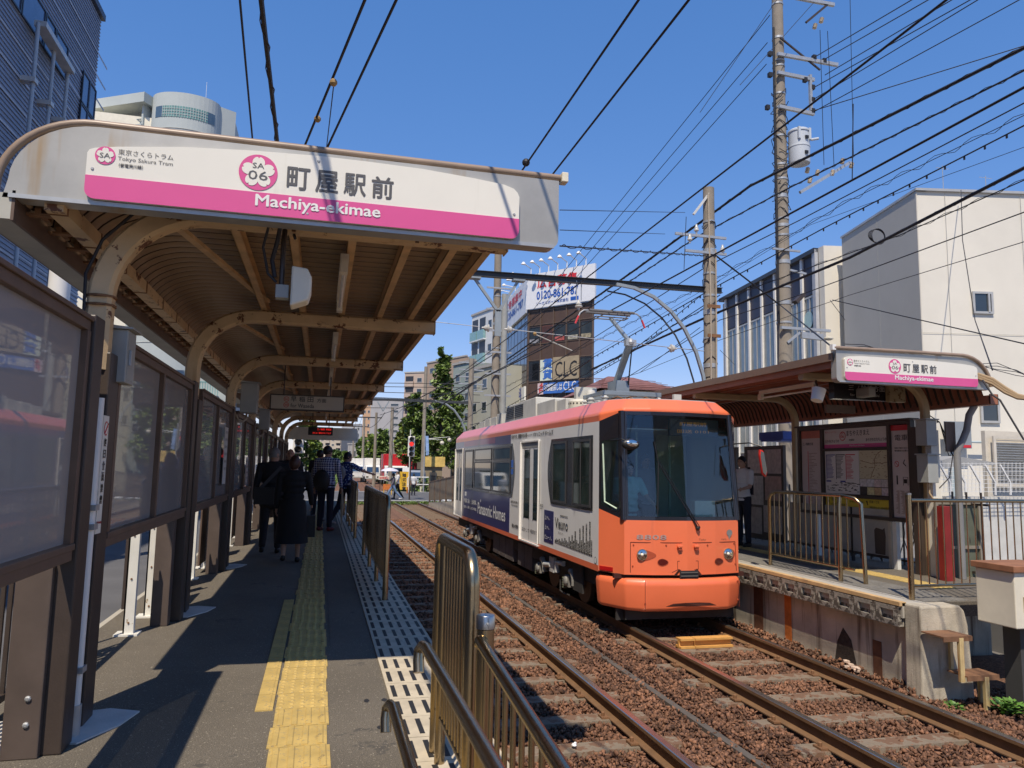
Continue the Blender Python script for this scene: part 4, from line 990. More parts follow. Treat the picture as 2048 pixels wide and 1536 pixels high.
win(19.05,20.15,1.58,2.56,.05); win(16.9,18.85,2.27,2.56); win(16.9,18.85,1.57,2.25); win(15.1,16.72,2.27,2.56); win(15.1,16.72,1.57,2.25); win(11.45,12.18,1.56,2.56); win(10.33,11.13,1.56,2.56)
o=MB().box(SX-.03,SX-.022,10.72,10.75,1.6,2.5).build('window_bar',frm,TR)
# passengers seen dimly: coloured seat tops and figures behind the glass
# doors
def door(y0,y1,leaf,z0=.77,z1=2.60):
    d=MB(); d.box(SX-.012,SX-.004,y0,y1,z0,z1); o=d.build('door',tgrey,TR)
    p=MB(); p.box(SX-.05,SX-.003,y1-.045,y1,z0-.02,z1+.02); p.box(SX-.035,SX-.003,y0,y0+.03,z0,z1); p.box(SX-.035,SX-.003,y0,y1,z1,z1+.025); p.box(SX-.04,SX-.003,y0,y1,z0-.035,z0-.01); p.build('door_frame',white,o)
    for (a,c) in leaf:
        MB().box(SX-.016,SX-.0125,a,c,1.18,2.46).build('door_window',swg,o)
        e=MB(); e.box(SX-.018,SX-.0125,a-.022,a-.002,1.16,2.48); e.box(SX-.018,SX-.0125,c+.002,c+.022,1.16,2.48); e.build('window_rubber',tblack,o)
    MB().box(SX-.0145,SX-.0125,(y0+y1)/2-.004,(y0+y1)/2+.004,z0+.02,z1-.02).build('door_gap',black,o)
    MB().box(SX-.016,SX-.0125,y0+.05,y1-.06,2.49,2.59).build('door_header',M('door_header_grey',(.28,.28,.27),.5),o)
door(12.98,14.24,[(13.62,13.97),(13.08,13.33)]); door(20.45,21.57,[(21.1,21.42),(20.62,20.85)])
# print on the side (reads towards the front: right-to-left in y)
Uy=lambda L:(0,-L,0); Wz=lambda h:(0,0,h)
def st(body,y,z,L,h,mat=blackp,bold=.022,off=.004): return text(body,(SX-off,y,z),Uy(L),Wz(h),mat,TR,bold,lift=.0015)
st('好きです。都電が走る街',15.08,2.70,1.2,.085); st('――',13.86,2.735,.36,.008); st('パナソニック ホームズ',13.45,2.69,1.25,.085)
st('Panasonic Homes',18.34,.98,2.85,.27,whitep,.02,.0055)
st('P',18.34,.985,.17,.26,whitep,.02,.0055) if 0 else None
st('地震に強い 全邸標準。',20.15,1.16,1.65,.12,whitep,.01,.0055); st('認定も、創業以来ゼロの実績。',20.15,1.02,1.65,.07,whitep,.01,.0055)
sbox(19.9,20.12,1.34,1.45,'white_mark',whitep,.0045)
b=MB(); disc(b,(SX-.004,18.02,1.30),(0,-1,0),(0,0,1),.035,.003,14); b.build('logo_dot',whitep,TR)
st('都会の敷地を',14.92,.92,.62,.075); 
text('活かして',(SX-.0125,14.10,.92),Uy(.52),Wz(.075),blackp,TR,.0); text('9階建まで',(SX-.0125,13.52,.92),Uy(.46),Wz(.075),blackp,TR,.0)
st('◀ 降りるかたを待って',15.04,1.40,.62,.055); st('Wait for passengers',14.98,1.345,.5,.03)
st('出口',12.92,1.44,.18,.05); st('EXIT',12.92,1.40,.14,.02)
sbox(12.12,12.66,.86,1.40,'navy_box',navy,.005)
for i,s_ in enumerate(('上へ、','上へ、','ビューノ。')): text(s_,(SX-.0055,12.60,1.24-i*.165),Uy(.40 if i==2 else .26),Wz(.075),whitep,TR,.005)
st('Vieuno',12.02,1.14,.66,.17,blackp,.005); st('都市型対応住宅',11.75,1.345,.38,.025); st('<ビューノ>',11.85,1.07,.26,.028)
# skyline print: flat black graphic
b=MB(); g=MB(); random.seed(5); y=12.04
def rect(mb,y0,y1,z0,z1,o): mb.add([(SX-o,y0,z0),(SX-o,y1,z0),(SX-o,y1,z1),(SX-o,y0,z1)],[(0,3,2,1)])
hs=[.05,.07,.06,.08,.05,.10,.07,.12,.09,.07,.16,.10,.20,.12,.27,.14,.10,.33,.16,.38,.14,.42,.18,.46,.2]
for i,h in enumerate(hs):
    wd=1.78/len(hs); y0=12.03-i*wd; y1=y0-wd*.82; rect(b,y1,y0,.90-i*.001,.90+h,.0047)
    nz=int(h/.022)
    for j in range(nz):
        for k in (0,1,2):
            if random.random()<.6: a=y1+wd*.82*(.12+k*.3); rect(g,a,a+wd*.14,.905+j*.022,.918+j*.022,.0052)
b.build('skyline_print',blackp,TR); g.build('skyline_windows',tgrey,TR,kind='stuff')
b=MB(); disc(b,(SX-.004,10.13,.84),(0,-1,0),(0,0,1),.05,.001,20); b.build('round_sticker',blackp,TR); b=MB(); disc(b,(SX-.004,10.13,.84),(0,-1,0),(0,0,1),.042,.002,20); b.build('round_sticker_inside',whitep,TR)
bl=M('blue_sticker',(.02,.12,.5),.4); sbox(14.9,15.05,2.12,2.27,'blue_sticker',bl,.012); sbox(14.9,15.05,1.98,2.09,'blue_sticker',bl,.012)
# ---- underframe, bogies ----
MB().box(TX-.95,TX+.95,10.2,21.6,.45,.70).build('underframe',under,TR)
boxm=M('equipment_box_brown',(.10,.085,.08),.7,var=.25,vs=4)
for (y0,y1) in ((15.22,15.85),(15.88,16.45),(16.48,17.07),(13.79,14.30),(14.33,14.84)): MB().box(3.93,4.5,y0,y1,.19,.62).build('equipment_box',boxm,TR,bevel=.008)
MB().box(3.90,3.93,10.9,11.35,.25,.70).build('side_skirt',under,TR)
def bogie(cy):
    bg_=MB(); bg_.box(3.98,4.06,cy-1.05,cy+1.05,.34,.48); bg_.box(5.72,5.80,cy-1.05,cy+1.05,.34,.48); bg_.box(4.06,5.72,cy-.2,cy+.2,.3,.5)
    t=bg_.build('bogie_frame',under,TR)
    for yy in (cy-.8,cy+.8):
        for x in (4.215,5.585):
            MB().lathe([(.33,-.06),(.33,.0),(.345,.0),(.345,.02),(.12,.02),(.12,.05),(.0,.05)],(x,yy,.33),24,0,(-1 if x<TX else 1,0,0)).build('wheel',M('wheel_steel',(.13,.09,.07),.6,metal=.3,var=.2),t,True)
        MB().tube([(4.1,yy,.33),(5.7,yy,.33)],.07,10).build('axle',under,t,True)
        MB().box(3.90,3.99,yy-.10,yy+.10,.24,.42).lathe([(.075,0),(.075,.03),(.04,.05)],(3.90,yy,.33),14,0,(-1,0,0)).build('axle_box',ugrey,t,bevel=.006)
        MB().tube([(3.93,yy-.14,.50),(3.93,yy-.24,.50),(3.93,yy-.30,.42),(3.93,yy-.31,.30)],.055,10).build('damper_pipe',ugrey,t,True)
        s=MB()
        for j in range(6): s.lathe([(.05,0),(.062,.012),(.05,.024)],(3.94,yy+.16,.20+j*.03),12)
        s.build('spring',M('spring_olive',(.12,.13,.08),.6),t,True)
    MB().box(3.89,3.98,cy-.13,cy+.13,.36,.62).build('bolster_cover',M('pale_grey_cast',(.50,.50,.48),.5,var=.1),t,bevel=.008)
    MB().tube([(3.91,cy+.05,.48),(3.91,cy+.42,.44)],.05,10).build('damper',M('pale_grey_cast'),t,True)
    MB().tube([(3.91,cy-.62,.58),(3.91,cy-.28,.56),(3.91,cy-.26,.40)],.045,10).build('damper',M('pale_grey_cast'),t,True)
    MB().tube([(3.93,cy-.85,.12),(3.93,cy-.6,.10),(3.93,cy-.4,.12),(3.93,cy-.4,.3)],.014,6).build('guard_bar',under,t,True)
bogie(12.45); bogie(19.6)
MB().box(4.0,5.78,9.8,9.84,.08,.24).build('lifeguard',under,TR)
# ---- roof equipment ----
t=TR
MB().prism([(4.30,14.97,3.14),(4.30,17.72,3.14),(4.30,17.55,3.58),(4.30,15.0,3.60)],(1.2,0,0)).build('air_conditioner',paleg,t,bevel=.02)
b=MB()
for i in range(7):
    z=3.26+i*.042; b.obox((4.288,16.0,z),(0,.72,0),(.012,0,0),(0,0,.018)); b.obox((4.288,16.8,z),(0,.72,0),(.012,0,0),(0,0,.018))
b.build('louvre',black,t,kind='stuff')
MB().box(4.32,5.45,13.72,14.95,3.14,3.46).build('roof_box',paleg,t,bevel=.015); MB().box(4.35,5.2,13.15,13.70,3.14,3.42).build('roof_box',paleg,t,bevel=.02)
for (y0,y1,h) in ((17.85,18.35,.30),(18.4,19.1,.25),(19.15,19.75,.25),(19.8,20.5,.22)): MB().box(4.25,5.3,y0,y1,3.14,3.14+h).build('roof_box',paleg,t,bevel=.01)
MB().lathe([(.20,0),(.22,.02),(.22,.16),(.17,.2),(.0,.2)],(4.5,12.75,3.16),22).build('vent_drum',M('drum_cream',(.62,.58,.47),.5),t,True)
b=MB()
for k in range(20):
    a=2*math.pi*k/20; b.lathe([(.016,0),(.016,.003)],(4.5+.22*math.cos(a),12.75+.22*math.sin(a),3.28),8,0,(math.cos(a),math.sin(a),0))
b.build('vent_hole',black,t,kind='stuff')
MB().box(4.5,4.9,13.0,13.12,3.3,3.62).build('deflector',paleg,t); MB().lathe([(.09,0),(.10,.12),(.07,.2),(.0,.22)],(4.75,12.9,3.35),14).build('horn_dome',paleg,t,True)
def insul(x,y,z,h=.16,r=.075):
    prof=[]; 
    for j in range(3): prof+= [(r*.6,j*h/3),(r,j*h/3+.02),(r*.6,j*h/3+.04)]
    prof+=[(r*.5,h),(0,h)]
    return MB().lathe(prof,(x,y,z),14)
insm=M('insulator_grey',(.55,.54,.50),.25,coat=.5)
for (x,y) in ((4.42,12.25),(5.36,12.25),(4.42,11.35),(5.36,11.35),(4.35,11.8)): insul(x,y,3.15).build('insulator',insm,t,True)
pg=M('pantograph_grey',(.33,.37,.39),.4,metal=.5,var=.1)
b=MB(); b.box(4.38,5.40,12.21,12.29,3.32,3.39); b.box(4.38,5.40,11.31,11.39,3.32,3.39); b.box(4.40,4.46,11.39,12.21,3.33,3.39); b.box(5.32,5.38,11.39,12.21,3.33,3.39); b.box(4.78,5.02,11.75,12.15,3.34,3.62); b.build('pantograph_base',pg,t,bevel=.005)
kn=Vector((TX,11.42,4.22)); ba=Vector((TX,12.05,3.58)); hd=Vector((TX,12.30,4.80))
MB().bar(ba,kn,.075,.10,0,(1,0,0)).build('lower_arm',pg,t,bevel=.006); MB().bar(kn,hd,.05,.06,0,(1,0,0)).build('upper_arm',pg,t,bevel=.005)
MB().tube([ba+Vector((.12,-.25,-.12)),kn+Vector((.05,.04,-.06))],.012,6).build('pull_rod',black,t,True)
MB().ball(kn,.075,6).box(kn.x-.09,kn.x+.09,kn.y-.05,kn.y+.05,kn.z-.06,kn.z+.04).build('knee_joint',galv,t)
b=MB(); b.tube([(TX-.42,12.22,4.90),(TX+.42,12.22,4.90)],.025,8); b.tube([(TX-.42,12.42,4.90),(TX+.42,12.42,4.90)],.025,8); b.tube([(TX-.30,12.22,4.80),(TX-.30,12.42,4.80),(TX+.30,12.42,4.80),(TX+.30,12.22,4.80),(TX-.3,12.22,4.8)],.012,6); b.build('collector_head',M('pan_head',(.20,.19,.18),.5,metal=.4),t)
rp_=M('horn_red',(.6,.05,.06),.4)
for s in (-1,1):
    MB().tube([(TX+s*.42,12.3,4.91),(TX+s*.50,12.3,4.91),(TX+s*.57,12.3,4.86),(TX+s*.60,12.3,4.80)],.014,8).build('horn',galv,t,True)
    MB().tube([(TX+s*.60,12.3,4.80),(TX+s*.66,12.3,4.66)],.018,8).build('horn_tip',rp_,t,True)
b=MB(); b.box(4.3,5.5,10.35,10.42,3.137,3.16); b.box(5.1,5.16,10.25,10.31,3.14,3.26); b.box(5.16,5.22,10.25,10.31,3.18,3.26); b.build('antenna',paleg,t)
b=MB(); 
for i in range(7):
    a=random.uniform(4.4,5.3); b.tube([(a,11.3+random.random(),3.17),(a+.1,11.2,3.22+random.random()*.08),(a+.3,11.0,3.17)],.012,6)
b.build('roof_cable',rust,t,kind='stuff')
# ================= RIGHT SHELTER =================
RY=[8.8,11.8,15.0,18.2,21.4,24.6,27.8]
t5=thing('platform_shelter','shelter with reddish brown roof underside and curved frames over the right platform','shelter',(8.25,8.8,RZ))
rsteel=M('tan_steel_right',(.40,.29,.16),.5,var=.12,vs=4,spot=(.2,.09,.04),spot_s=9,spot_t=.68)
rroof=M('red_brown_roof_sheet',(.30,.105,.055),.5,var=.2,vs=1.5)
zt=3.43
for i,y in enumerate(RY):
    b=MB(); p=[(x,z) for x,z in frame_path(8.25,-1,RZ if i else RZ,.42,zt,6.25)]; sweep(p,y,.105,.115,b); b.build('arched_frame',rsteel,t5,True)
for x in (6.28,6.72,7.12,7.50,7.85): 
    b=MB(); b.box(x-.03,x+.03,8.1,28.2,zt+.062,zt+.067); b.box(x-.03,x-.024,8.1,28.2,zt+.062,zt+.155); b.build('purlin',M('red_brown_purlin',(.36,.14,.075),.5,var=.15),t5)
prof=[(6.19,zt+.165),(6.8,zt+.165),(7.4,zt+.165),(7.9,zt+.165)]+[(8.12+.40*math.sin(a),zt+.165-.42+.42*math.cos(a)) for a in [math.pi/2*k/9 for k in range(0,9)]]+[(8.56,zt-.30)]
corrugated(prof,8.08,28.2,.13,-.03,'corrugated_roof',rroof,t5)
MB().box(6.16,6.19,8.05,28.3,zt+.10,zt+.20).build('edge_trim',M('brown_trim',(.20,.13,.09),.5),t5)
MB().box(6.215,6.235,8.1,28.2,zt+.02,zt+.115).build('eaves_board',M('red_brown_purlin'),t5)
b=MB(); b.box(8.54,8.68,8.0,28.3,zt-.36,zt-.355); b.box(8.67,8.68,8.0,28.3,zt-.36,zt-.22); b.box(8.54,8.55,8.0,28.3,zt-.36,zt-.24); b.box(8.54,8.68,8.0,8.01,zt-.36,zt-.22); b.build('gutter',M('red_brown_purlin'),t5)
ns=name_sign(0,8.0,True,'smaller white and pink station name sign on the end of the right shelter roof',False,6.20,8.55,3.26,3.675,6.30,8.33,3.285,3.60)
MB().box(6.25,8.4,8.10,8.11,3.30,3.62).build('end_board',mbrown,t5)
pts=[(6.16,3.69),(7.2,3.70),(7.9,3.70)]+[(8.12+.44*math.sin(a),3.30+.40*math.cos(a)) for a in [math.pi/2*k/8 for k in range(0,9)]]
MB().tube([(x,7.99,z) for x,z in pts],.024,10).build('edge_tube',MATS['tan_tube'],t5,True)
MB().box(6.13,6.18,7.97,8.03,3.66,3.73).build('tube_cap',whitep,t5)
# cable bundle on top of the right shelter end
cb_=M('beige_hose',(.42,.30,.17),.5)
t=thing('cable_bundle','beige conduits and loose black cables drooping off the right corner of the right shelter roof','cables',(8.5,8,3.3))
for k in range(3):
    MB().tube([at(1955,748+k*4,8.0),at(1985,758+k*5,7.9),at(2010,775+k*5,7.8),at(2035,790+k*3,7.7),at(2080,800,7.5)],.022,8).build('conduit',cb_,t,True)
for k in range(4):
    pts=[at(1690+j*38,695+j*5.2+5*math.sin(j*1.7+k*1.1)-k*2+(0 if j<8 else (j-8)*7),8.45) for j in range(11)]
    MB().tube(pts,.005,5).build('loose_cable',wirem,t)
MB().tube([at(1965,760,7.9),at(1985,790,7.8),at(2000,800,7.7),at(2048,880,7.5)],.012,6).build('loose_cable',wirem,t)
# loudspeaker, sign, lamp under the right roof
t=thing('loudspeaker','white cylindrical loudspeaker hanging under the left corner of the right shelter roof','loudspeaker',(6.42,8.7,3.2))
MB().lathe([(.0,0),(.075,.0),(.078,.02),(.088,.15),(.09,.17),(.0,.17)],(6.36,8.62,3.08),20,0,(.35,.1,1)).build('body',white,t,True)
MB().tube([(6.42,8.64,3.2),(6.45,8.75,3.35),(6.5,8.8,3.4)],.015,6).build('bracket',dbrown,t)
t=thing('direction_sign','dark hanging direction sign with white lettering under the right shelter roof','sign',(7.6,9.3,3.2))
MB().box(7.16,8.30,9.3,9.42,3.20,3.46).build('frame',tblack,t)
text('三ノ輪橋方面',(7.40,9.296,3.33),(.62,0,0),(0,0,.085),M('faded_white',(.4,.4,.38),.5),t,.01); text('for Minowabashi',(7.42,9.296,3.25),(.5,0,0),(0,0,.04),M('faded_white'),t)
MB().box(8.02,8.30,9.2,9.29,3.18,3.44).build('rusty_box',M('rusty_cream_box',(.36,.28,.16),.6,var=.2,spot=(.14,.07,.02),spot_s=7,spot_t=.55),t,bevel=.01)
MB().box(7.5,7.62,9.0,9.28,3.22,3.36).build('display_bracket',gbox,t,bevel=.02); 
b=MB(); b.tube([(7.3,9.36,3.46),(7.3,9.36,3.6)],.012,6); b.tube([(8.1,9.36,3.46),(8.1,9.36,3.6)],.012,6); b.build('hanger',dbrown,t)
MB().box(7.25,7.75,9.6,9.65,3.02,3.14).build('back_board',mbrown,t)
dup_l=[o for o in COL.objects if o.name.startswith('fluorescent_lamp') and o.parent is None][0]
dup(dup_l,(6.95,10.2,3.33),None,'fluorescent lamp under the red brown underside of the right shelter roof','lamps under the right shelter roof'); dup(dup_l,(6.95,13.4,3.33),None,'second fluorescent lamp under the right shelter roof, behind the tram mirror','lamps under the right shelter roof')
# ---- notice boards along x=8.2 ----
BX=8.19
t=thing('station_board','big brown-framed station board with the station name strip, timetable, map and yellow guide','notice board',(BX,9.5,RZ))
paper=M('board_paper',(.66,.62,.60),.45,var=.04)
fb=MB(); fb.box(BX,BX+.08,9.02,11.66,1.44,1.49); fb.box(BX,BX+.08,9.02,11.66,2.86,2.91)
for y in (9.02,9.44,10.99,11.61): fb.box(BX,BX+.08,y,y+.055,1.49,2.86)
fb.box(BX+.05,BX+.08,9.07,11.61,1.49,2.86); fb.box(BX,BX+.04,9.5,10.99,2.50,2.53); fb.box(BX,BX+.04,9.5,10.99,1.745,1.785)
fb.build('frame',dbrown,t)
def bsheet(y0,y1,z0,z1,mat,name='poster',d=.045): return MB().box(BX+d-.004,BX+d+.004,y0,y1,z0,z1).build(name,mat,t)
# y decreases to the right when seen from the track: text runs along -y
Ub=lambda L:(0,-L,0)
def bt(body,y,z,L,h,mat=blackp,bold=.005,d=.045): return text(body,(BX+d-.006,y,z),Ub(L),(0,0,h),mat,t,bold,lift=.001)
bsheet(9.51,10.98,2.54,2.85,paper,'name_strip'); bsheet(9.51,10.98,2.54,2.60,pink,'pink_strip',.0435)
def bdisc(y,z,r,mat,d=.041): 
    b=MB(); disc(b,(BX+d,y,z),(0,-1,0),(0,0,1),r,.001,24); return b.build('emblem_disc',mat,t)
bdisc(10.52,2.73,.075,red,.041); bdisc(10.52,2.73,.062,paper,.0395); bt('06',10.56,2.70,.08,.05,red,.01,.040); bt('SA',10.545,2.76,.05,.025,red,.01,.040)
bt('まちやえきまえ',10.42,2.73,.52,.085,blackp,.012); bt('まちやにちょうめ',10.95,2.63,.34,.05); bt('あらかわななちょうめ',9.98,2.63,.44,.05); bt('町屋駅前',10.36,2.645,.12,.035); bt('Machiya-ekimae',10.35,2.555,.34,.03,whitep,.0,.0415)
bt('東京さくらトラム',10.95,2.79,.28,.03,red,.0)
bsheet(10.16,10.975,1.80,2.49,M('timetable_paper',(.74,.72,.70),.45,var=.03)); bsheet(9.52,10.15,2.05,2.49,M('map_cream',(.60,.55,.38),.5,var=.06,vs=6))
lb,lr,lk=M('print_blue',(.05,.06,.3),.5),M('print_red',(.55,.03,.05),.5),blackp
for j,(y,c) in enumerate(((10.94,lb),(10.70,lk),(10.46,lr))):
    MB().box(BX+.037,BX+.041,y-.008,y,2.03,2.42).build('diagram_line',c,t); MB().box(BX+.037,BX+.041,y-.22,y,2.42,2.435).build('diagram_line',c,t)
    b=MB()
    for i in range(17): L=random.uniform(.09,.17); b.box(BX+.038,BX+.0405,y-.02-L,y-.015,2.395-i*.0215,2.403-i*.0215)
    b.build('diagram_tick',c,t,kind='stuff')
b=MB()
for i in range(60):
    y=10.95-random.random()*.75; z=1.83+random.random()*.15; L=random.uniform(.02,.07); b.box(BX+.038,BX+.0405,y-L,y,z,z+.009)
b.build('small_print',lk,t,kind='stuff'); 
for y in (10.95,10.6): MB().box(BX+.038,BX+.041,y-.12,y,1.985,2.01).build('heading_bar',lb,t)
b=MB(); p=[(10.12,2.33),(10.0,2.31),(9.85,2.28),(9.78,2.30),(9.65,2.29),(9.53,2.31)]; q=[(9.9,2.06),(9.86,2.15),(9.80,2.24),(9.81,2.35),(9.76,2.42),(9.66,2.48)]
for pl in (p,q):
    for a,c in zip(pl[:-1],pl[1:]): b.bar((BX+.0395,a[0],a[1]),(BX+.0395,c[0],c[1]),.003,.007)
for i in range(70): y=9.54+random.random()*.58; z=2.07+random.random()*.4; b.box(BX+.038,BX+.0405,y,y+random.uniform(.01,.04),z,z+.006)
b.build('map_lines',M('map_brown',(.22,.12,.06),.6),t,kind='stuff')
cols=[(.6,.58,.6),(.62,.6,.62),(.6,.5,.5),(.55,.5,.5),(.05,.04,.04),(.6,.55,.3),(.5,.35,.2),(.6,.5,.52)]
for j in range(8): 
    y=10.14-(j%4)*.155; z=1.93-(j//4)*.125; MB().box(BX+.038,BX+.045,y-.145,y,z,z+.115).build('picture_panel',M('panel_tone_%s'%'abcdefgh'[j],cols[j],.5,var=.3,vs=25),t)
yg=M('guide_yellow',(.62,.48,.04),.45,var=.04); bsheet(9.51,10.98,1.50,1.74,yg,'guide_panel')
bt('荒川一丁目',10.84,1.68,.2,.04); bt('町屋二丁目仲町通り商店街',10.84,1.60,.34,.04); bt('Arakawa 1-chome',10.84,1.57,.2,.02); bt('荒川区役所  尾竹橋通り',10.4,1.67,.34,.03); bt('町屋一丁目',9.94,1.68,.2,.04); bt('町屋文化センター 荒川自然公園',9.94,1.60,.42,.035); bt('第九峡田小学校',9.94,1.535,.24,.035); bt('↰',10.94,1.64,.05,.07,blackp,.01); bt('↴',10.02,1.64,.05,.07,blackp,.01)
# right hand narrow poster
bsheet(9.08,9.44,1.50,2.85,M('poster_pinkish',(.60,.53,.52),.5,var=.04)); MB().box(BX+.036,BX+.041,9.08,9.44,2.77,2.85).build('red_header',red,t)
bt('電車',9.37,2.62,.25,.09,lk,.0); bt('禁煙にご協力ください',9.38,2.50,.26,.025); bt('整列乗車のお願い',9.38,2.46,.26,.025)
bdisc(9.35,2.28,.045,red); bdisc(9.35,2.28,.036,MATS['poster_pinkish'],.0395); MB().bar((BX+.038,9.325,2.255),(BX+.038,9.375,2.305),.003,.008).build('slash',red,t)
MB().tube([(BX+.038,9.19,2.34),(BX+.038,9.22,2.29),(BX+.038,9.17,2.25)],.006,5).build('pictogram',lk,t); 
b=MB(); b.ball((BX+.038,9.35,2.10),.012,4); b.bar((BX+.038,9.35,2.09),(BX+.038,9.35,1.98),.003,.025); b.bar((BX+.038,9.19,2.0),(BX+.038,9.19,2.06),.003,.06); b.box(BX+.037,BX+.04,9.23,9.235,1.97,2.09); b.box(BX+.037,BX+.04,9.14,9.145,1.97,2.09); b.box(BX+.037,BX+.04,9.145,9.23,2.085,2.09); b.build('pictogram',lk,t,kind='stuff')
b=MB()
for i in range(26): 
    for j in range(3): b.box(BX+.038,BX+.0405,9.12+j*.10,9.12+j*.10+random.uniform(.03,.08),1.56+i*.013,1.565+i*.013)
b.build('small_print',M('print_brown',(.25,.15,.1),.6),t,kind='stuff')
# left narrow poster
bsheet(11.05,11.60,1.50,2.85,M('poster_pinkish')); MB().box(BX+.036,BX+.041,11.05,11.60,2.72,2.85).build('red_header',M('poster_salmon',(.55,.18,.13),.5),t); bt('三ノ輪橋方面',11.56,2.60,.28,.05,lk,.008)
MB().box(BX+.037,BX+.041,11.42,11.43,1.60,2.50).build('diagram_line',red,t)
b=MB()
for i in range(34): L=random.uniform(.05,.22); b.box(BX+.038,BX+.0405,11.40-L,11.40,1.60+i*.026,1.607+i*.026)
b.build('small_print',M('print_brown'),t,kind='stuff')
# little roof strip over the board
MB().box(BX-.03,BX+.14,9.0,11.7,2.912,2.94).build('board_hood',dbrown,t)
# lower cream screens with leaf shaped stain
t=thing('skirt_screen','cream lower screen panels with dark stains under the big station board','screen',(BX,9.5,RZ))
scm=M('dirty_cream_panel',(.40,.38,.34),.6,var=.15,vs=3,streak=(.2,.17,.13),streak_t=.6,spot_s=3)
for (a,c) in ((9.50,10.32),(10.36,11.10),(11.2,12.0)): 
    MB().box(BX+.02,BX+.04,a,c,.92,1.60).build('panel',scm,t); MB().box(BX+.01,BX+.05,a,c,.89,.918).build('panel_rail',dbrown,t)
b=MB(); b.add([(BX+.018,9.62,.93),(BX+.018,9.60,1.2),(BX+.018,9.62,1.33),(BX+.018,9.66,1.30),(BX+.018,9.80,1.32),(BX+.018,9.84,1.28),(BX+.018,9.83,.93)],[tuple(range(7))]); b.build('peeled_patch',M('peeled_brown',(.09,.065,.05),.8),t)
MB().box(BX+.01,BX+.06,10.33,10.355,.76,1.6).build('upright',tblack,t)
for (y,mat,w_) in ((9.36,whp,.08),(9.47,M('cream_post',(.50,.45,.36),.6),.06),(11.14,whp,.09)): MB().box(BX+.0,BX+.06,y,y+w_,.75,1.43).build('upright',mat,t)
def lattice(y0,y1,x,z0,z1,par):
    b=MB()
    k=0; y=y0
    while y<y1:
        b.tube([(x,y+.13*(.5-.5*math.cos(i*math.pi/5)) if k%2 else y+.13*(.5+.5*math.cos(i*math.pi/5)),z0+(z1-z0)*i/10) for i in range(11)],.008,5); y+=.10; k+=1
    b.build('ornament',dbrown,par)
t=thing('ornamental_fence','dark wrought iron fence with curling leaf ornament behind the right station board','fence',(8.75,9,.7))
b=MB(); 
for z in (.80,1.72): b.box(8.73,8.76,8.3,20,z,z+.03)
b.build('rail',dbrown,t); 
y=8.4
while y<20: MB().box(8.735,8.755,y,y+.02,.70,1.9).build('bar',dbrown,t); y+=.24
lattice(8.6,13,8.72,.78,1.7,t)
# posts, boxes and drainpipes at first frame
t=thing('corner_post','cream post with two grey boxes and pipes at the front frame of the right shelter','post',(8.3,8.75,RZ))
MB().box(8.20,8.33,8.66,8.78,RZ,2.75).build('post_cladding',M('cream_cladding',(.74,.71,.62),.5,var=.1),t)
MB().box(8.12,8.19,8.82,8.95,RZ,2.8).build('brown_cladding',dbrown,t)
MB().tube([(8.42,8.45,RZ),(8.42,8.45,2.45),(8.50,8.42,2.62),(8.55,8.4,2.75),(8.55,8.35,2.95),(8.6,8.3,3.08)],.045,12).build('drain_pipe',M('grey_pipe',(.22,.22,.22),.5,var=.1),t,True)
for z0,z1 in ((2.53,2.88),(2.02,2.40)):
    MB().box(8.03,8.20,8.55,8.75,z0,z1).build('equipment_box',gbox,t,bevel=.006)
    MB().box(8.01,8.22,8.52,8.76,z1+.002,z1+.018).build('box_hood',gbox,t)
MB().tube([(8.10,8.62,2.02),(8.10,8.62,1.88),(8.14,8.6,1.80),(8.2,8.58,1.8)],.014,8).build('conduit',cb_,t,True)
b=MB()
for k in range(3): b.tube([(8.2,8.66,2.95-k*.06),(8.3,8.6,2.86),(8.38,8.55,2.6-k*.1),(8.4,8.5,2.4),(8.33,8.5,2.1),(8.2,8.55,1.95)],.007,5)
b.build('cable_bundle',wirem,t,kind='stuff')
MB().box(8.30,8.46,8.5,8.52,2.45,2.86).build('back_plate',mbrown,t)
# red post and green cabinet door behind the railing
MB().box(8.0,8.13,8.28,8.4,RZ,1.72).build('red_post',M('red_vending_side',(.24,.018,.014),.5,var=.25,vs=3),None,label='red painted panel standing between the grey drain pipe and the green mesh screen',category='panel')
t=thing('green_screen','olive green framed screen behind the right end railing','screen',(8.5,8.5,RZ)); gsm=M('olive_screen',(.10,.11,.075),.7,var=.25,vs=4); frs=M('screen_frame',(.24,.21,.16),.5)
MB().box(8.16,8.90,8.60,8.62,.72,1.74).build('panel',gsm,t)
b=MB(); b.box(8.15,8.19,8.57,8.6,.62,1.77); b.box(8.86,8.90,8.57,8.6,.62,1.77); b.box(8.19,8.86,8.57,8.6,1.73,1.77); b.box(8.19,8.86,8.57,8.6,1.13,1.17); b.build('frame',frs,t)
# right railings
def rail_run(label,pts,ztop,zb,posts,nbars,group=None,rr=.024,br=.009):
    t=thing('platform_railing',label,'railing',pts[0][:2]+(RZ,),0,group)
    return t
t=thing('platform_railing','stainless loop railing with bars on the right platform, beside the tram front','railing',(6.5,8,RZ))
P_=[(6.52,10.0,RZ),(6.52,10.0,1.72),(6.52,9.94,1.80),(6.52,9.82,1.84),(6.56,8.40,1.84),(6.60,8.24,1.81),(6.64,8.18,1.74),(6.66,8.16,RZ)]
MB().tube(P_,.027,12).build('frame_tube',steel,t,True)
MB().tube([(6.50,8.42,RZ-.0),(6.50,8.42,1.70),(6.52,8.43,1.82)],.028,12).build('post',steel,t,True)
MB().tube([(6.52,10.0,.93),(6.53,8.2,.93)],.016,10).build('bottom_rail',steel,t,True)
bar=MB().tube([(0,0,.93),(0,0,1.82)],.009,8).mesh('bar',steel,True)
for k in range(1,15): place('bar',bar,t,(6.52+k*.003,10-k*.118,0))
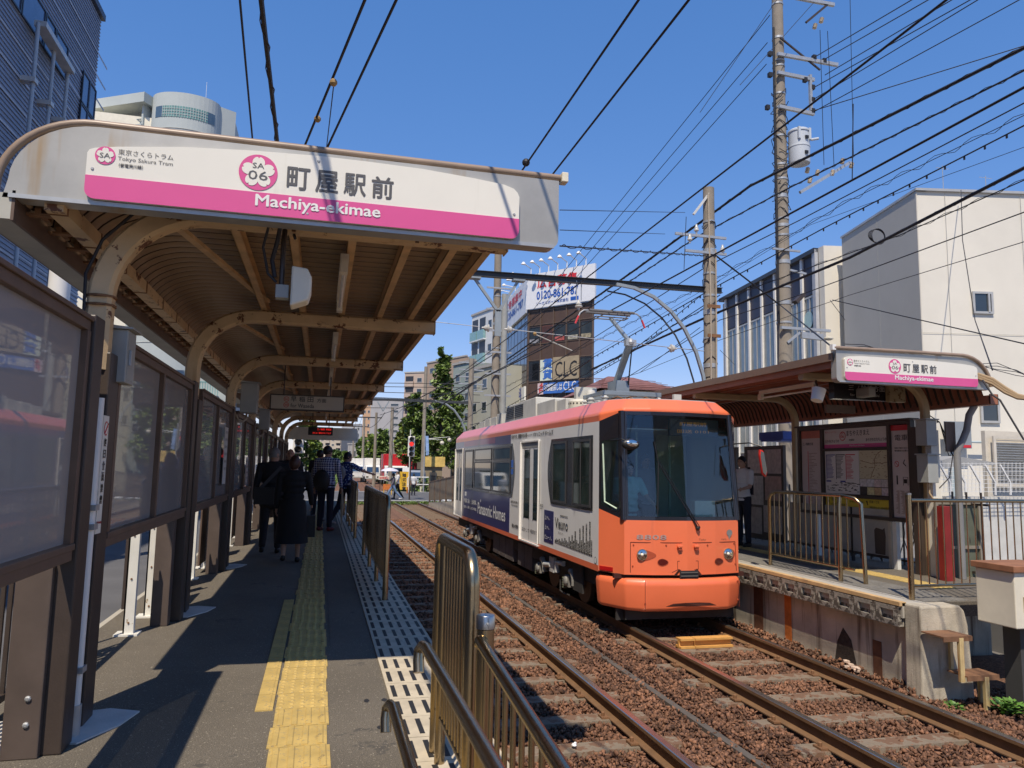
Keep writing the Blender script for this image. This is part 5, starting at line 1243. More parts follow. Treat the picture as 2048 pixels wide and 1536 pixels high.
t=thing('platform_railing','stainless railing with a capped post across the end of the right platform','railing',(6.4,7.12,RZ))
MB().tube([(6.40,7.12,RZ-.02),(6.40,7.12,1.90)],.031,14).build('post',steel,t,True); MB().lathe([(.034,0),(.034,.02),(.0,.03)],(6.40,7.12,1.90),14).build('post_cap',MATS['cap_steel'],t,True)
MB().tube([(6.43,7.12,1.84),(7.6,7.14,1.84),(9.1,7.16,1.84)],.022,12).build('top_rail',steel,t,True); MB().tube([(6.43,7.12,.90),(9.1,7.16,.90)],.016,10).build('bottom_rail',steel,t,True)
bar=MB().tube([(0,0,.90),(0,0,1.83)],.008,8).mesh('bar',steel,True)
for k in range(1,24): place('bar',bar,t,(6.42+k*.112,7.12+k*.0017,0))
# advertisement boards further along the right platform
for (y0,y1,lab) in ((12.1,13.4,'dark framed notice board with small posters seen beside the tram mirror'),(13.7,16.5,'brown and white screen wall of the right platform behind the tram')):
    t=thing('notice_board',lab,'notice board',(BX,y0,RZ)); f=MB(); f.box(BX,BX+.06,y0,y1,.85,2.62); f.build('frame',dbrown,t)
    n=0
    for (a,c,z0,z1) in ((.05,.45,2.1,2.55),(.5,.9,2.1,2.55),(.05,.45,1.6,2.05),(.5,.9,1.5,2.05),(.05,.5,1.0,1.5),(.55,.92,.95,1.45)):
        MB().box(BX-.006,BX-.001,y0+a*(y1-y0),y0+c*(y1-y0),z0,z1).build('poster',M('poster_tone_%s'%'abcdef'[n],[(.5,.42,.4),(.55,.5,.48),(.45,.3,.26),(.5,.48,.46),(.48,.42,.38),(.4,.36,.33)][n],.5,var=.25,vs=12),t); n+=1
MB().box(8.4,9.3,12.4,13.2,2.75,2.9).box(8.4,9.3,12.45,13.15,2.72,2.748).build('blue_umbrella_canopy',M('blue_tarp',(.03,.10,.5),.5),None,label='bright blue awning edge showing between the tram roof and the right notice boards',category='awning')
# mesh-covered steps/roof lights and grey machinery behind
t=thing('mesh_fence','pale steel mesh fence with angled white brackets behind the right platform','fence',(12.5,12.5,.2))
mp=[atx(1880,912,12.6)]
mm=M('white_mesh',(.68,.68,.66),.5); b=MB()
def mat_pt(px,py): return at(px,py,12.6)
for k in range(24): b.bar(mat_pt(1872+k*8,925),mat_pt(1872+k*8,985),.008,.008)
for k in range(8): b.bar(mat_pt(1868,927+k*8),mat_pt(2060,927+k*8),.008,.008)
b.build('mesh',mm,t,kind='stuff')
for k in range(5): MB().bar(mat_pt(1880+k*30,930),mat_pt(1900+k*30,965),.035,.03).bar(mat_pt(1900+k*30,965),mat_pt(1901+k*30,990),.03,.03).build('bracket',M('white_bracket',(.7,.7,.68),.5),t)
MB().box(mat_pt(1870,0).x,mat_pt(2060,0).x,12.9,13.0,.1,1.7).build('backing_wall',M('pale_wall',(.55,.54,.50),.8),t)
c=at(1880,925,13); MB().prism([tuple(at(1870,925,13)),tuple(at(1912,912,13)),tuple(at(1990,925,13)),tuple(at(1990,930,13)),tuple(at(1870,935,13))],(0,1.2,0)).build('grey_roof_cover',M('zinc_grey',(.33,.33,.32),.5),None,label='grey sloped sheet metal cover above the mesh fence on the right',category='roof cover')
t=thing('louvred_window','pale framed louvred window grille at the right edge behind the platform railing','louvre',(14,13.4,1.5))
A,B_=at(1985,872,13.4),at(2120,975,13.4); x0,x1,z1,z0=A.x,B_.x,A.z,B_.z
MB().box(x0-.1,x1,13.5,13.6,z0-.25,z1+.12).build('surround',M('pale_beige_frame',(.62,.57,.48),.6),t)
f=MB(); f.box(x0,x1,13.38,13.42,z1-.06,z1); f.box(x0,x1,13.38,13.42,z0,z0+.06); f.box(x0,x0+.07,13.38,13.42,z0+.06,z1-.06); f.build('frame',M('pale_beige_frame'),t)
z=z0+.08
while z<z1-.08: MB().bar((x0+.08,13.43,z),(x1,13.43,z),.05,.012).build('slat',galv,t); z+=.055
# ================= OVERHEAD LINE, POLES, WIRES =================
polec=M('concrete_pole',(.27,.235,.19),.85,var=.15,vs=3,bump=.2,bs=50,streak=(.16,.13,.10),streak_t=.6,spot_s=5)
def pole(x,y,z0,z1,r0,r1,label,bands=(),name='utility_pole',mat=None,cat='utility pole',group=None):
    t=thing(name,label,cat,(x,y,z0),0,group)
    MB().tube([(x,y,z0),(x,y,z0+(z1-z0)*.5),(x,y,z1)],[r0,(r0+r1)/2,r1],18).build('shaft',mat or polec,t,True)
    for (z,h) in bands:
        rr=r0+(r1-r0)*(z-z0)/(z1-z0); MB().lathe([(rr+.012,0),(rr+.012,h)],(x,y,z),18).build('band',galv,t,True)
    return t
# gantry pole and arched beam across the tracks
GP=Vector((9.0,16.2,0)); 
t=pole(9.02,16.2,-.2,9.1,.175,.135,'shorter concrete pole with a cut top carrying the arched beam over the tracks',((4.6,.10),(5.3,.04),(5.9,.12),(6.35,.05),(6.9,.05),(7.4,.14),(8.2,.05)))
dkst=M('dark_painted_beam',(.05,.055,.06),.5,metal=.2); lst=M('light_painted_beam',(.30,.34,.36),.5,metal=.3)
g=thing('catenary_beam','dark steel beam spanning the tracks with a curved grey bracket on its right end','catenary beam',(9,16.2,6.4))
bm=MB(); bm.bar((-1.5,16.2,6.33),(9.35,16.2,6.47),.12,.012); bm.bar((-1.5,16.2,6.45),(9.35,16.2,6.59),.12,.012); bm.bar((-1.5,16.2,6.39),(9.35,16.2,6.53),.012,.11); bm.build('beam',dkst,g)
arc=[(6.55,6.45),(7.0,6.40),(7.5,6.22),(7.95,5.9),(8.3,5.5),(8.6,4.95),(8.78,4.4),(8.85,4.0)]
b=MB(); 
pass
b.tube([(a[0],16.12,a[1]) for a in arc],.05,4); b.build('arched_bracket',lst,g)
b=MB()
b.tube([(a[0]-.16,16.28,a[1]-.14) for a in arc],.022,4)
b.build('arched_bracket_inner',dkst,g)
for x in (7.6,8.3,8.75): MB().box(8.86,9.2,16.0,16.03,4.2+(x-7.6)*1.6,4.28+(x-7.6)*1.6).build('clamp',rust,g)
def bell(x,y,z,par,ax=(0,0,1),r=.09):
    prof=[(.02,-.1),(.03,-.04),(r,-.02),(r,.0),(.05,.02),(r*.8,.04),(r*.8,.055),(.03,.09),(.02,.14),(0,.14)]
    return MB().lathe(prof,(x,y,z),14,0,ax).build('insulator',insm,par,True)
# V-shaped hanger
vz=lambda x:6.39+(x+1.5)/10.85*.14
V=[(3.15,6.36),(3.72,5.62),(4.20,6.38)]
b=MB(); b.bar((V[0][0],16.2,V[0][1]),(V[1][0],16.2,V[1][1]),.06,.06,0,(0,1,0)); b.bar((V[2][0],16.2,V[2][1]),(V[1][0]+.02,16.2,V[1][1]),.06,.06,0,(0,1,0)); b.box(3.02,3.30,16.1,16.3,6.32,6.36); b.box(4.05,4.33,16.1,16.3,6.34,6.38); b.box(3.66,3.80,16.17,16.23,5.05,5.65); b.build('hanger_bracket',lst,g)
bell(3.50,16.2,5.22,g,(-1,0,0)); bell(3.98,16.2,5.22,g,(1,0,0))
b=MB(); b.box(5.58,5.60,16.19,16.21,6.02,6.48); b.box(5.70,5.72,16.19,16.21,6.02,6.48); b.build('hanger',galv,g); bell(5.65,16.2,5.88,g); 
bell(8.0,16.2,5.02,g,(1,0,0),.10)
# steady arms / registration
b=MB(); b.tube([(4.05,16.2,5.22),(8.9,16.2,5.0)],.010,6); b.build('span_wire',galv,g); MB().tube([(4.6,16.2,5.15),(5.5,16.2,4.82)],.014,6).build('steady_arm',M('pale_arm',(.45,.43,.38),.5),g); MB().ball((4.6,16.2,5.16),.045,5).build('clamp_star',M('brass_clamp',(.35,.22,.08),.5),g)
MB().tube([(-1.5,16.2,5.45),(3.3,16.2,5.24)],.008,5).build('span_wire',galv,g)
b=MB(); b.tube([(8.92,16.0,3.0),(8.95,16.02,6.0),(8.93,16.05,8.9)],.022,8); b.tube([(9.08,16.02,3.0),(9.10,16.02,7.5)],.018,8); b.build('cable_duct',M('pale_duct',(.40,.34,.26),.6),t)
b=MB(); 
for k in range(9):
    z=4.3+k*.48; b.tube([(9.02+.17*math.cos(a+k),16.2+.17*math.sin(a+k),z+.09*math.sin(a*2+k)) for a in [i*.7 for i in range(9)]],.010,5)
b.build('cable_clutter',wirem,t,kind='stuff')
for (z,dx,l) in ((7.78,-.65,'a'),(7.38,.0,'b')): 
    MB().box(8.3+dx*.4,9.4,16.03,16.08,z,z+.06).build('cross_arm',galv,t)
for (x,z) in ((8.42,7.70),(8.6,7.95),(9.3,7.5)): bell(x,16.05,z,t,(0,0,1),.06)
MB().bar((8.55,16.1,8.35),(9.0,16.1,8.95),.05,.05).build('stay',M('white_stay',(.6,.6,.58),.5),t)
# tall pole with transformer
TPX,TPY=11.62,17.0
t=pole(TPX,TPY,-.2,17.2,.215,.135,'tall concrete pole with a grey transformer and stacked cross arms behind the right shelter',((6.0,.05),(6.5,.10),(6.95,.04),(7.6,.10),(8.35,.05),(8.6,.08),(8.8,.05),(9.4,.1),(9.9,.05),(10.3,.05),(11.1,.05),(11.9,.05),(12.3,.05),(13.1,.04),(13.25,.04),(13.9,.06),(14.9,.05),(15.3,.04)))
def arm(z,x0,x1,name='cross_arm',h=.075,y=TPY-.2): return MB().box(x0,x1,y-.04,y+.04,z,z+h).build(name,galv,t)
K=lambda px,py:at(px,py,TPY-.2)
for (a,c) in (((1555,108),(1675,130)),((1555,145),(1628,160)),((1558,213),(1628,228)),((1590,-5),(1668,10))):
    p,q=K(*a),K(*c); MB().bar(p,q,.08,.09).build('cross_arm',galv,t)
MB().bar(K(1620,150),K(1622,222),.07,.08).build('arm_upright',galv,t); MB().bar(K(1560,75),K(1640,140),.04,.04).build('brace',dbrown,t); MB().bar(K(1660,5),K(1612,45),.05,.06).build('brace',dbrown,t)
MB().bar(K(1600,385),K(1700,325),.07,.08).build('cutout_arm',galv,t)
for (px,py) in ((1630,52),(1643,40),(1615,340),(1635,345),(1665,345),(1685,322),(1703,330),(1620,360)):
    p=K(px,py); MB().lathe([(.03,-.09),(.06,-.07),(.045,-.05),(.06,-.03),(.045,-.01),(.06,.01),(.045,.03),(.06,.05),(.03,.08)],p,12,0,(.3,0,1)).build('insulator',M('cream_insulator',(.62,.52,.38),.3,coat=.5),t,True)
for (px,py) in ((1628,115),(1648,122),(1610,160),(1625,175),(1625,200),(1625,222),(1540,108),(1540,150),(1535,215)): p=K(px,py); MB().box(p.x-.05,p.x+.05,p.y-.05,p.y+.05,p.z-.06,p.z+.06).build('clamp',wirem,t)
# transformer
tx=thing('transformer','grey cylindrical pole transformer with lifting lugs on the tall concrete pole','transformer',(12.2,16.8,10.5))
c=K(1599,328); trm=M('transformer_grey',(.52,.56,.60),.4,var=.05)
MB().lathe([(.0,0),(.27,0),(.275,.04),(.275,.42),(.285,.43),(.285,.46),(.275,.47),(.27,.84),(.29,.85),(.29,.89),(.25,.93),(.1,.95),(.0,.95)],c,28).build('tank',trm,tx,True)
for s in (0,1): MB().box(c.x-.03+s*.02,c.x+.06+s*.02,c.y-.31,c.y-.275,c.z+.18+s*.42,c.z+.26+s*.42).build('lug',black,tx)
for s in (-1,1): MB().box(c.x+s*.16-.03,c.x+s*.16+.03,c.y-.27,c.y-.2,c.z+.60,c.z+.92).build('bracket',trm,tx)
MB().tube([c+Vector((.22,-.2,.62)),c+Vector((.42,-.25,.66))],.035,8).build('bushing',trm,tx,True)
b=MB()
for k in range(16):
    z=9.0+k*.22; r_=.20; b.tube([(TPX+r_*math.cos(a+k*1.3)*(1+.25*math.sin(a*3+k)),TPY+r_*math.sin(a+k*1.3),z+.14*math.sin(a*2+k*2)) for a in [i*.75 for i in range(8)]],.011,5)
b.build('cable_clutter',wirem,t,kind='stuff')
MB().tube([(TPX-.21,TPY-.08,6),(TPX-.20,TPY-.08,10),(TPX-.18,TPY-.07,14.2)],.03,8).build('riser_cable',wirem,t)
# street lamp on arm low on the tall pole
p,q=K(1562,655),K(1660,662); MB().bar(p,q,.07,.07).build('lamp_arm',galv,t); MB().bar(K(1575,685),K(1600,665),.03,.06).build('lamp_brace',galv,t); MB().bar(K(1602,670),K(1645,675),.10,.16).build('street_lamp_body',galv,t); MB().ball(K(1657,677),.12,7,0,(1.1,.8,.45)).build('street_lamp_lens',M('lamp_lens_cream',(.6,.56,.45),.3),t,True)
MB().bar(K(1590,605),K(1605,590),.16,.10).build('floodlight',dbrown,t); MB().bar(K(1580,540),K(1612,548),.05,.05).build('short_arm',galv,t); MB().bar(K(1545,497),K(1600,503),.05,.05).build('short_arm',galv,t)
# ---- wires : (list of photo directions with distances), radius ----
wn=[0]
def wire(pts,r,label,group='overhead wires',beads=0,br=.03,coil=0,sag=0):
    P3=[at(*p) for p in pts]
    if pts[0][1]<0 and pts[0][2]<6.6 and pts[0][0]<900: P3.insert(0,P3[0]+(P3[0]-P3[-1]).normalized()*14)
    # resample
    out=[]
    for a,c in zip(P3[:-1],P3[1:]):
        n=max(2,int((c-a).length/1.5))
        for i in range(n): out.append(a.lerp(c,i/n))
    out.append(P3[-1])
    if sag:
        N_=len(out)
        out=[p-Vector((0,0,sag*4*(i/(N_-1))*(1-i/(N_-1)))) for i,p in enumerate(out)]
    b=MB(); b.tube(out,r,6)
    if not beads and not coil: b.build('overhead_wire',wirem,None,label=label,category='wire',group=group); return
    t=thing('overhead_wire',label,'wire',tuple(out[0]),0,group); b.build('cable',wirem,t)
    L=[0]
    for a,c in zip(out[:-1],out[1:]): L.append(L[-1]+(c-a).length)
    def pos(s):
        for i in range(len(L)-1):
            if s<=L[i+1]: return out[i].lerp(out[i+1],(s-L[i])/(L[i+1]-L[i]+1e-9))
        return out[-1]
    if beads:
        m=MB(); s=beads
        while s<L[-1]: q=pos(s); m.bar(q-Vector((0,0,.0)),q-Vector((0,0,br*2.2)),br*.6,br); s+=beads
        m.build('clip',wirem,t,kind='stuff')
    if coil:
        m=[]; s=0
        d=(out[-1]-out[0]).normalized(); sx=d.cross(Vector((0,0,1))).normalized(); k=0
        while s<L[-1]:
            q=pos(s); a=k*math.pi/3; m.append(q+sx*math.cos(a)*coil+Vector((0,0,1))*(math.sin(a)*coil)); s+=.10 if coil<.03 else .13; k+=1
        MB().tube(m,.006,4).build('spiral_hanger',wirem,t)
# contact lines above the two tracks
ct=thing('contact_line','trolley wire and feeder above the near track running away from the camera','wire',(2.05,5,5.4))
MB().tube([(2.2,-60,5.6),(2.08,-2,5.52),(2.05,8,5.45),(2.03,16.2,5.22),(2.03,45,5.2),(gx(2.03,110),110,5.2),(gx(2.03,250),250,5.2)],.011,6).build('trolley_wire',wirem,ct)
MB().tube([(2.7,-60,6.0),(2.46,-2,5.62),(2.42,8,5.46),(2.5,16.2,5.7),(2.5,45,5.7),(gx(2.5,110),110,5.6)],.011,6).build('feeder_wire',wirem,ct)
MB().ball(at(1052,325,7.8),.045,6).build('splice',wirem,ct)
ct=thing('contact_line','trolley wire and messenger above the further track over the tram pantograph','wire',(4.89,12,4.95))
MB().tube([(4.95,-60,5.2),(4.89,-2,5.0),(4.89,12.3,4.935),(4.89,45,4.95),(gx(4.89,110),110,5.0),(gx(4.89,250),250,5.0)],.011,6).build('trolley_wire',wirem,ct)
MB().tube([(5.2,-60,6.6),(4.95,-2,6.3),(4.92,16.2,5.8),(4.9,30,5.5),(4.9,45,5.8),(gx(4.9,110),110,5.6)],.012,6).build('messenger_wire',wirem,ct)
for y in (6,9.5,20,25,30,36,42): MB().tube([(4.89,y,4.97),(4.93,y,5.75)],.005,4).build('dropper',wirem,ct)
def W2(a,ya,c,yc,r,lab,**k): wire([(a[0],a[1],ya),(c[0],c[1],yc)],r,lab,**k)
W2((738,-20),5.1,(604,305),8.2,.012,'left span wire with two clamps crossing above the large station sign')
W2((802,-20),5.2,(650,305),8.3,.012,'bare span wire right of the clamped one above the large station sign')
W2((668,165),6.4,(652,305),8.2,.005,'thin drop wire hanging between the two span wires above the large station sign')
for (px,py,Y) in ((667,165,6.4),(635,238,7.3)): MB().ball(at(px,py,Y),.035,5).build('wire_clamp',M('brass_clamp'),None,label='rusty clamp on the span wire, %s of the two above the large station sign'%('upper' if py<200 else 'lower'),category='clamp')
W2((478,-20),6,(506,290),9,.010,'thin black service wire dropping behind the station sign, left of the thick one')
W2((520,-20),6,(556,295),9,.022,'thick black lashed service cable dropping behind the large station sign',coil=.03)
# street feeders to the right: from tall pole up to the camera side
R_=[((1540,30),17,(1050,640),30,.011,''),((1535,85),17,(1050,655),32,.011,''),((1533,128),17,(1050,670),32,.011,''),
]
for i,(a,ya,c,yc,r,l) in enumerate(R_): W2(a,ya,c,yc,r,'%s power wire from the tall pole down to the brown building'%(['topmost','middle','lowest'][i]))
for i,(a,c,ya,yc) in enumerate((((1628,115),(1840,-10),16.8,12),((1650,118),(1870,-8),16.8,12),((1650,150),(1920,-10),16.8,12),((1625,200),(1975,-12),16.8,12),((1625,225),(2060,-12),16.8,12),((1628,175),(1965,-14),16.8,12),((1625,222),(2070,85),16.8,13))):
    W2(a,ya,c,yc,.012,'%s wire fanning right and up from the cross arms of the tall pole'%['first','second','third','fourth','fifth','sixth','seventh'][i],group='wires fanning from the tall pole')
for i,(a,c) in enumerate((((1560,-10),(1400,225)),((1480,170),(1650,-20)),((1700,-5),(1707,310)),((1640,60),(1648,330)),((1655,62),(1668,330)))):
    W2(a,16,c,16.9,.008,['jumper wire crossing the pole top','slanting wire left of the pole top','long vertical jumper wire right of the transformer','vertical jumper wire above the transformer, left one','vertical jumper wire above the transformer, right one'][i])
# long thick cables from upper right to lower left
LC=[((2060,90),8.5,(1500,372),15,(1270,540),20,(870,820),45,.030,0,.035,'thickest black lashed cable sweeping past both poles'),
 ((2060,135),8.5,(1570,380),15,(1400,470),17,(900,800),45,.016,0,.028,'spiral lashed cable just below the thickest one'),
 ((2060,200),9,(1600,440),15,(1415,532),17,(880,870),48,.012,0,0,'bare cable under the spiral lashed one on the right'),
 ((2060,245),9,(1650,455),14,(1420,580),17,(900,880),48,.013,.42,0,'cable with regular black clips crossing the sky'),
 ((2060,225),9,(1700,400),13,(1420,565),17,(1000,780),35,.007,0,.05,'looping thin cable coil alongside the clipped cable'),
 ((2060,330),9,(1700,515),13,(1400,640),17,(1180,740),25,.030,0,.03,'thick lower black cable passing before the dark panelled building'),
 ((2060,355),9,(1800,470),12,(1440,600),17,(1150,760),26,.010,0,.03,'thin lashed cable hanging just under the thick lower one'),
 ((2060,420),9,(1600,590),15,(1440,640),17,(1100,850),30,.010,0,0,'single cable crossing the grey wall of the white building'),
 ((2060,290),9,(1620,450),15,(1440,560),17,(1100,760),30,.005,0,0,'very thin wire between the clipped cable and the white building roof'),
 ((2060,480),9,(1700,590),15,(1440,680),17,(1280,745),22,.007,0,0,'thin wire across the middle of the white building'),
 ((1440,560),17,(1280,690),22,(1100,800),30,(900,900),45,.010,.35,0,'cable with hanging clips passing the pantograph'),
 ((1440,590),17,(1240,720),22,(1100,800),28,(930,870),45,.012,0,0,'cable sagging behind the pantograph arm'),
 ((1400,655),17,(1280,745),22,(1200,770),26,(1080,775),30,.008,0,0,'low sagging wire right of the brown building')]
for p0,y0,p1,y1,p2,y2,p3,y3,r,bd,co,lab in LC: wire([(*p0,y0),(*p1,y1),(*p2,y2),(*p3,y3)],r,lab,beads=bd,coil=co)
for i,(a,b_,c,d,r) in enumerate((((1120,420),9,(1370,425),16,.006),((1120,460),9,(1330,468),16,.006),((1120,492),9,(1420,512),16.2,.010),((1430,510),16,(1560,610),16.8,.02),((1560,610),16.8,(1690,715),9,.014),((1690,640),16,(1660,600),16.8,.008),((1665,600),16.8,(2060,690),10,.012),((1440,700),16.2,(1470,730),19,.006))):
    W2(a,b_,c,d,r,['upper thin wire between the station sign and the short pole','middle thin wire between the station sign and the short pole','lashed wire from the station sign to the short pole','grey stay cable slanting from the short pole to the tall pole','stay cable slanting from the tall pole to the right shelter roof','short tail of wire on the tall pole','black cable crossing the white building towards the right edge','short service wire below the arched bracket'][i],coil=.025 if i==2 else 0)
# coil of spare cable
cc=at(1757,473,13); b=MB()
for k in range(4): b.tube([cc+Vector((math.cos(a)*(.165+.012*k),0.02*k,math.sin(a)*(.17-.01*k)+.01*k)) for a in [2*math.pi*i/20 for i in range(20)]],.009,5,closed=True)
b.build('cable_coil',wirem,None,label='round coil of spare black cable hanging in front of the grey wall',category='cable coil')
# more catenary poles and beams along the track
def far_pole(x,y,h,label,r=.14,**k): return pole(gx(x,y),y,-.2,h,r,r*.75,label,**k)
pl_=[(962/1,0)]
for (px,Y,zt_,lab,beam) in ((845,63,10.5,'concrete pole with black cable wraps beside the road crossing, left of the yellow sign',0),(780,64,7.0,'slim pale concrete pole standing in the planted strip beyond the crossing',0),(748,80,7.6,'pale concrete pole left of the box truck beyond the crossing',1),(724,100,8.2,'farther pale concrete pole at the left of the tracks beyond the crossing',1),(704,130,8.5,'distant pole on the left of the line beyond the crossing',1)):
    p=at(px,950,Y); t=pole(p.x,Y,-.2,zt_,.19,.13,lab)
    if beam: MB().box(p.x-9*1.0,p.x+.6,Y-.05,Y+.05,7.0,7.12).build('cross_beam',dkst,t)
p=at(990,800,30)
t=pole(p.x,30,-.2,11.6,.19,.15,'concrete pole with a second grey tube in front of the dark glass building',((6,.1),(7,.05),(8,.1),(9.2,.05)))
MB().tube([(p.x+.28,29.8,0),(p.x+.28,29.8,9.3)],.13,12).build('grey_tube',gbox,t,True)
for k in range(6): MB().box(p.x-.5,p.x+.6,29.75,29.8,5+k*.9,5.07+k*.9).build('cross_arm',galv,t)
g2=thing('catenary_beam','second overhead beam with an arched end spanning the tracks behind the tram','catenary beam',(7.6,46,6.5))
Y=46; A=at(735,800,Y); B_=at(942,803,Y); zb=A.z
MB().box(A.x-3,B_.x,Y-.06,Y+.06,zb,zb+.14).build('beam',dkst,g2)
arc=[at(870,802,Y),at(890,807,Y),at(908,820,Y),at(922,840,Y),at(932,865,Y),at(935,880,Y)]
MB().tube(arc,.07,6).build('arched_bracket',lst,g2,True); q=at(940,850,Y); MB().tube([(q.x,Y,-.2),(q.x,Y,8.9)],.17,12).build('pole_shaft',polec,g2,True)
for k in range(5): MB().box(q.x-.8,q.x+.8,Y-.05,Y+.05,6.8+k*.45,6.87+k*.45).build('cross_arm',galv,g2)
b=MB(); b.bar(at(755,803,Y),at(766,822,Y),.07,.07); b.bar(at(778,803,Y),at(766,822,Y),.07,.07); b.build('hanger_bracket',lst,g2)
for i,(a,c) in enumerate((((735,765),(960,768)),((735,772),(960,776)),((735,782),(960,790)),((735,791),(960,805)),((720,815),(800,816)))):
    wire([(a[0]-60,a[1],46),(c[0],c[1],46)],.022,'%s cross-street wire beyond the crossing, above the tree'%['uppermost','second','third','fourth','lowest'][i],group='cross-street wires')
for i,(a,b_,c,d) in enumerate((((770,825),46,(735,855),75),((1100,690),22,(800,815),60),((1180,720),20,(940,850),45),((1000,700),30,(760,830),64),((940,770),45,(900,860),60))):
    W2(a,b_,c,d,.02,'%s sagging cable running towards the far end of the tracks'%['leftmost','long upper','long lower','middle','short right'][i],group='cables beyond the crossing',sag=.3)

# wires, a pole and a beam behind the camera (they show as reflections in the windscreen and panes)
for i,(x0,z0,x1,z1,r) in enumerate(((9.5,8.6,8.2,7.6,.03),(9.0,9.4,7.5,8.4,.02),(11.5,11,7,9.5,.015),(12.5,12,6,11,.015),(8.5,7.4,7.6,6.9,.02),(3.4,9.5,1.0,7.2,.02))):
    MB().tube([(x0+1,2.0,z0-.6+i*.1),(x1,-14,z1-1.6),(x0,-50,z0)],r,5).build('overhead_wire',wirem,None,label='%s of the cables running back over the right side behind the camera'%['lowest','second','third','fourth','fifth','last'][i],category='wire',group='cables behind the camera')
pole(9.2,-14,-.2,10,.17,.13,'concrete line pole standing behind the camera at the right of the tracks'); pole(10.5,-38,-.2,11,.17,.13,'farther concrete line pole behind the camera at the right of the tracks')
# ================= BUILDINGS =================
class Fac:
    # a facade from ground point A to ground point B; s along, z up, d outward
    def __init__(s,A,B,out=1):
        s.A=Vector((A[0],A[1],0)); s.B=Vector((B[0],B[1],0)); s.L=(s.B-s.A).length; s.u=(s.B-s.A).normalized(); s.n=Vector((s.u.y,-s.u.x,0))*out
    def p(s,a,z,d=0): return s.A+s.u*a+Vector((0,0,z))+s.n*d
    def box(s,mb,a0,a1,z0,z1,d0,d1,mi=0): return mb.obox(s.p(a0,z0,d0),s.u*(a1-a0),s.n*(d1-d0),Vector((0,0,z1-z0)),mi)
    def part(s,name,mat,par,a0,a1,z0,z1,d0,d1,**k): m=MB(); s.box(m,a0,a1,z0,z1,d0,d1); return m.build(name,mat,par,**k)
    def window(s,par,a0,a1,z0,z1,glass,frame,d=.0,fr=.06,rec=.06,mull=0):
        m=MB(); s.box(m,a0,a1,z0,z0+fr,d,d+.05); s.box(m,a0,a1,z1-fr,z1,d,d+.05); s.box(m,a0,a0+fr,z0+fr,z1-fr,d,d+.05); s.box(m,a1-fr,a1,z0+fr,z1-fr,d,d+.05)
        for k in range(mull): c=a0+(a1-a0)*(k+1)/(mull+1); s.box(m,c-fr/2,c+fr/2,z0+fr,z1-fr,d,d+.045)
        o=m.build('window',frame,par); s.part('pane',glass,o,a0+fr,a1-fr,z0+fr,z1-fr,d+.002,d+.02); return o
def block(pts,z0,z1,name,mat,par): return MB().prism([(x,y,z0) for x,y in pts],(0,0,z1-z0)).build(name,mat,par)
def stucco(n,c,**k): return M(n,c,.85,var=.06,vs=.5,bump=.15,bs=30,**k)
alum=M('aluminium_frame',(.50,.49,.46),.4,metal=.3)
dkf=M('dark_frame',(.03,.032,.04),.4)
# -- white building right
wb=thing('white_building','white rendered building with a plain grey side wall, at the right edge','building',(18,19,0))
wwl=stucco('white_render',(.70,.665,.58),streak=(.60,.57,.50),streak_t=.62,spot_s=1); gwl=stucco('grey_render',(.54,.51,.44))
c0=Vector((17.85,19.0)); dg=Vector((.213,.977)); dw=Vector((.978,-.208)); g1=c0+dg*4.95
c1=c0+dw*26; c2=c1+dg*5.2
block([tuple(c0+Vector((.02,.02))),tuple(c1),tuple(c2),tuple(g1+dg*.02+Vector((.02,0)))],0,11.05,'wall',wwl,wb)
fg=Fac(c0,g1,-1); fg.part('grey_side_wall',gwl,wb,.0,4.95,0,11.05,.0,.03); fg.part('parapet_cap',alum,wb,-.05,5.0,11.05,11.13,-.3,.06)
fw=Fac(c0,c1,1); fw.part('parapet_cap',alum,wb,-.05,26,11.05,11.13,-.3,.06)
fw.window(wb,1.62,2.28,7.15,7.85,glassd,alum,.0,.07); fw.part('window_side',alum,wb,2.10,2.16,7.2,7.8,.02,.07)
fw.window(wb,1.70,2.30,3.75,4.45,glassd,alum,.0,.07)
seamm=M('render_joint',(.45,.44,.40),.9)
for a in (.9,1.35+2.0,5.5,8): fw.part('joint',seamm,wb,a,a+.012,3.3,11.0,.0,.004)
fw.part('joint',seamm,wb,0,26,6.5,6.512,.0,.004); fg.part('joint',seamm,wb,2.4,2.41,0,11,.03,.034)
fw.part('side_sign',M('grey_blue_panel',(.24,.27,.30),.5),wb,.35,1.15,2.95,3.75,.30,.36); fw.part('red_plate',red,wb,.85,1.12,2.97,3.05,.362,.37)
MB().tube([fw.p(1.2,3.15,.25),fw.p(6,3.12,.25)],.035,8).build('pipe',M('pale_blue_pipe',(.42,.50,.52),.5),wb,True); MB().tube([fw.p(.62,2.9,.2),fw.p(.62,.2,.2)],.05,8).build('pipe',M('pale_blue_pipe'),wb,True)
b=MB(); b.tube([at(1922,380,18.5),at(1925,480,17),at(1950,640,15),at(1985,740,9)],.012,5); b.build('hanging_wire',wirem,wb)
ac=thing('air_conditioner','white air conditioner outdoor unit with a round fan mounted on the white wall','air conditioner',tuple(fw.p(3.1,2.6,.3)))
p=fw.p(2.30,2.55,.05); m=MB(); fw.box(m,2.32,3.12,2.62,3.18,.06,.42); m.build('case',M('ac_cream',(.68,.66,.60),.5),ac,bevel=.01)
b=MB(); disc(b,fw.p(2.80,2.90,.425),fw.u,Vector((0,0,1)),.225,.004,24); b.build('fan_grille',galv,ac); b=MB(); disc(b,fw.p(2.80,2.90,.43),fw.u,Vector((0,0,1)),.06,.006,14); b.build('fan_hub',whitep,ac)
b=MB(); 
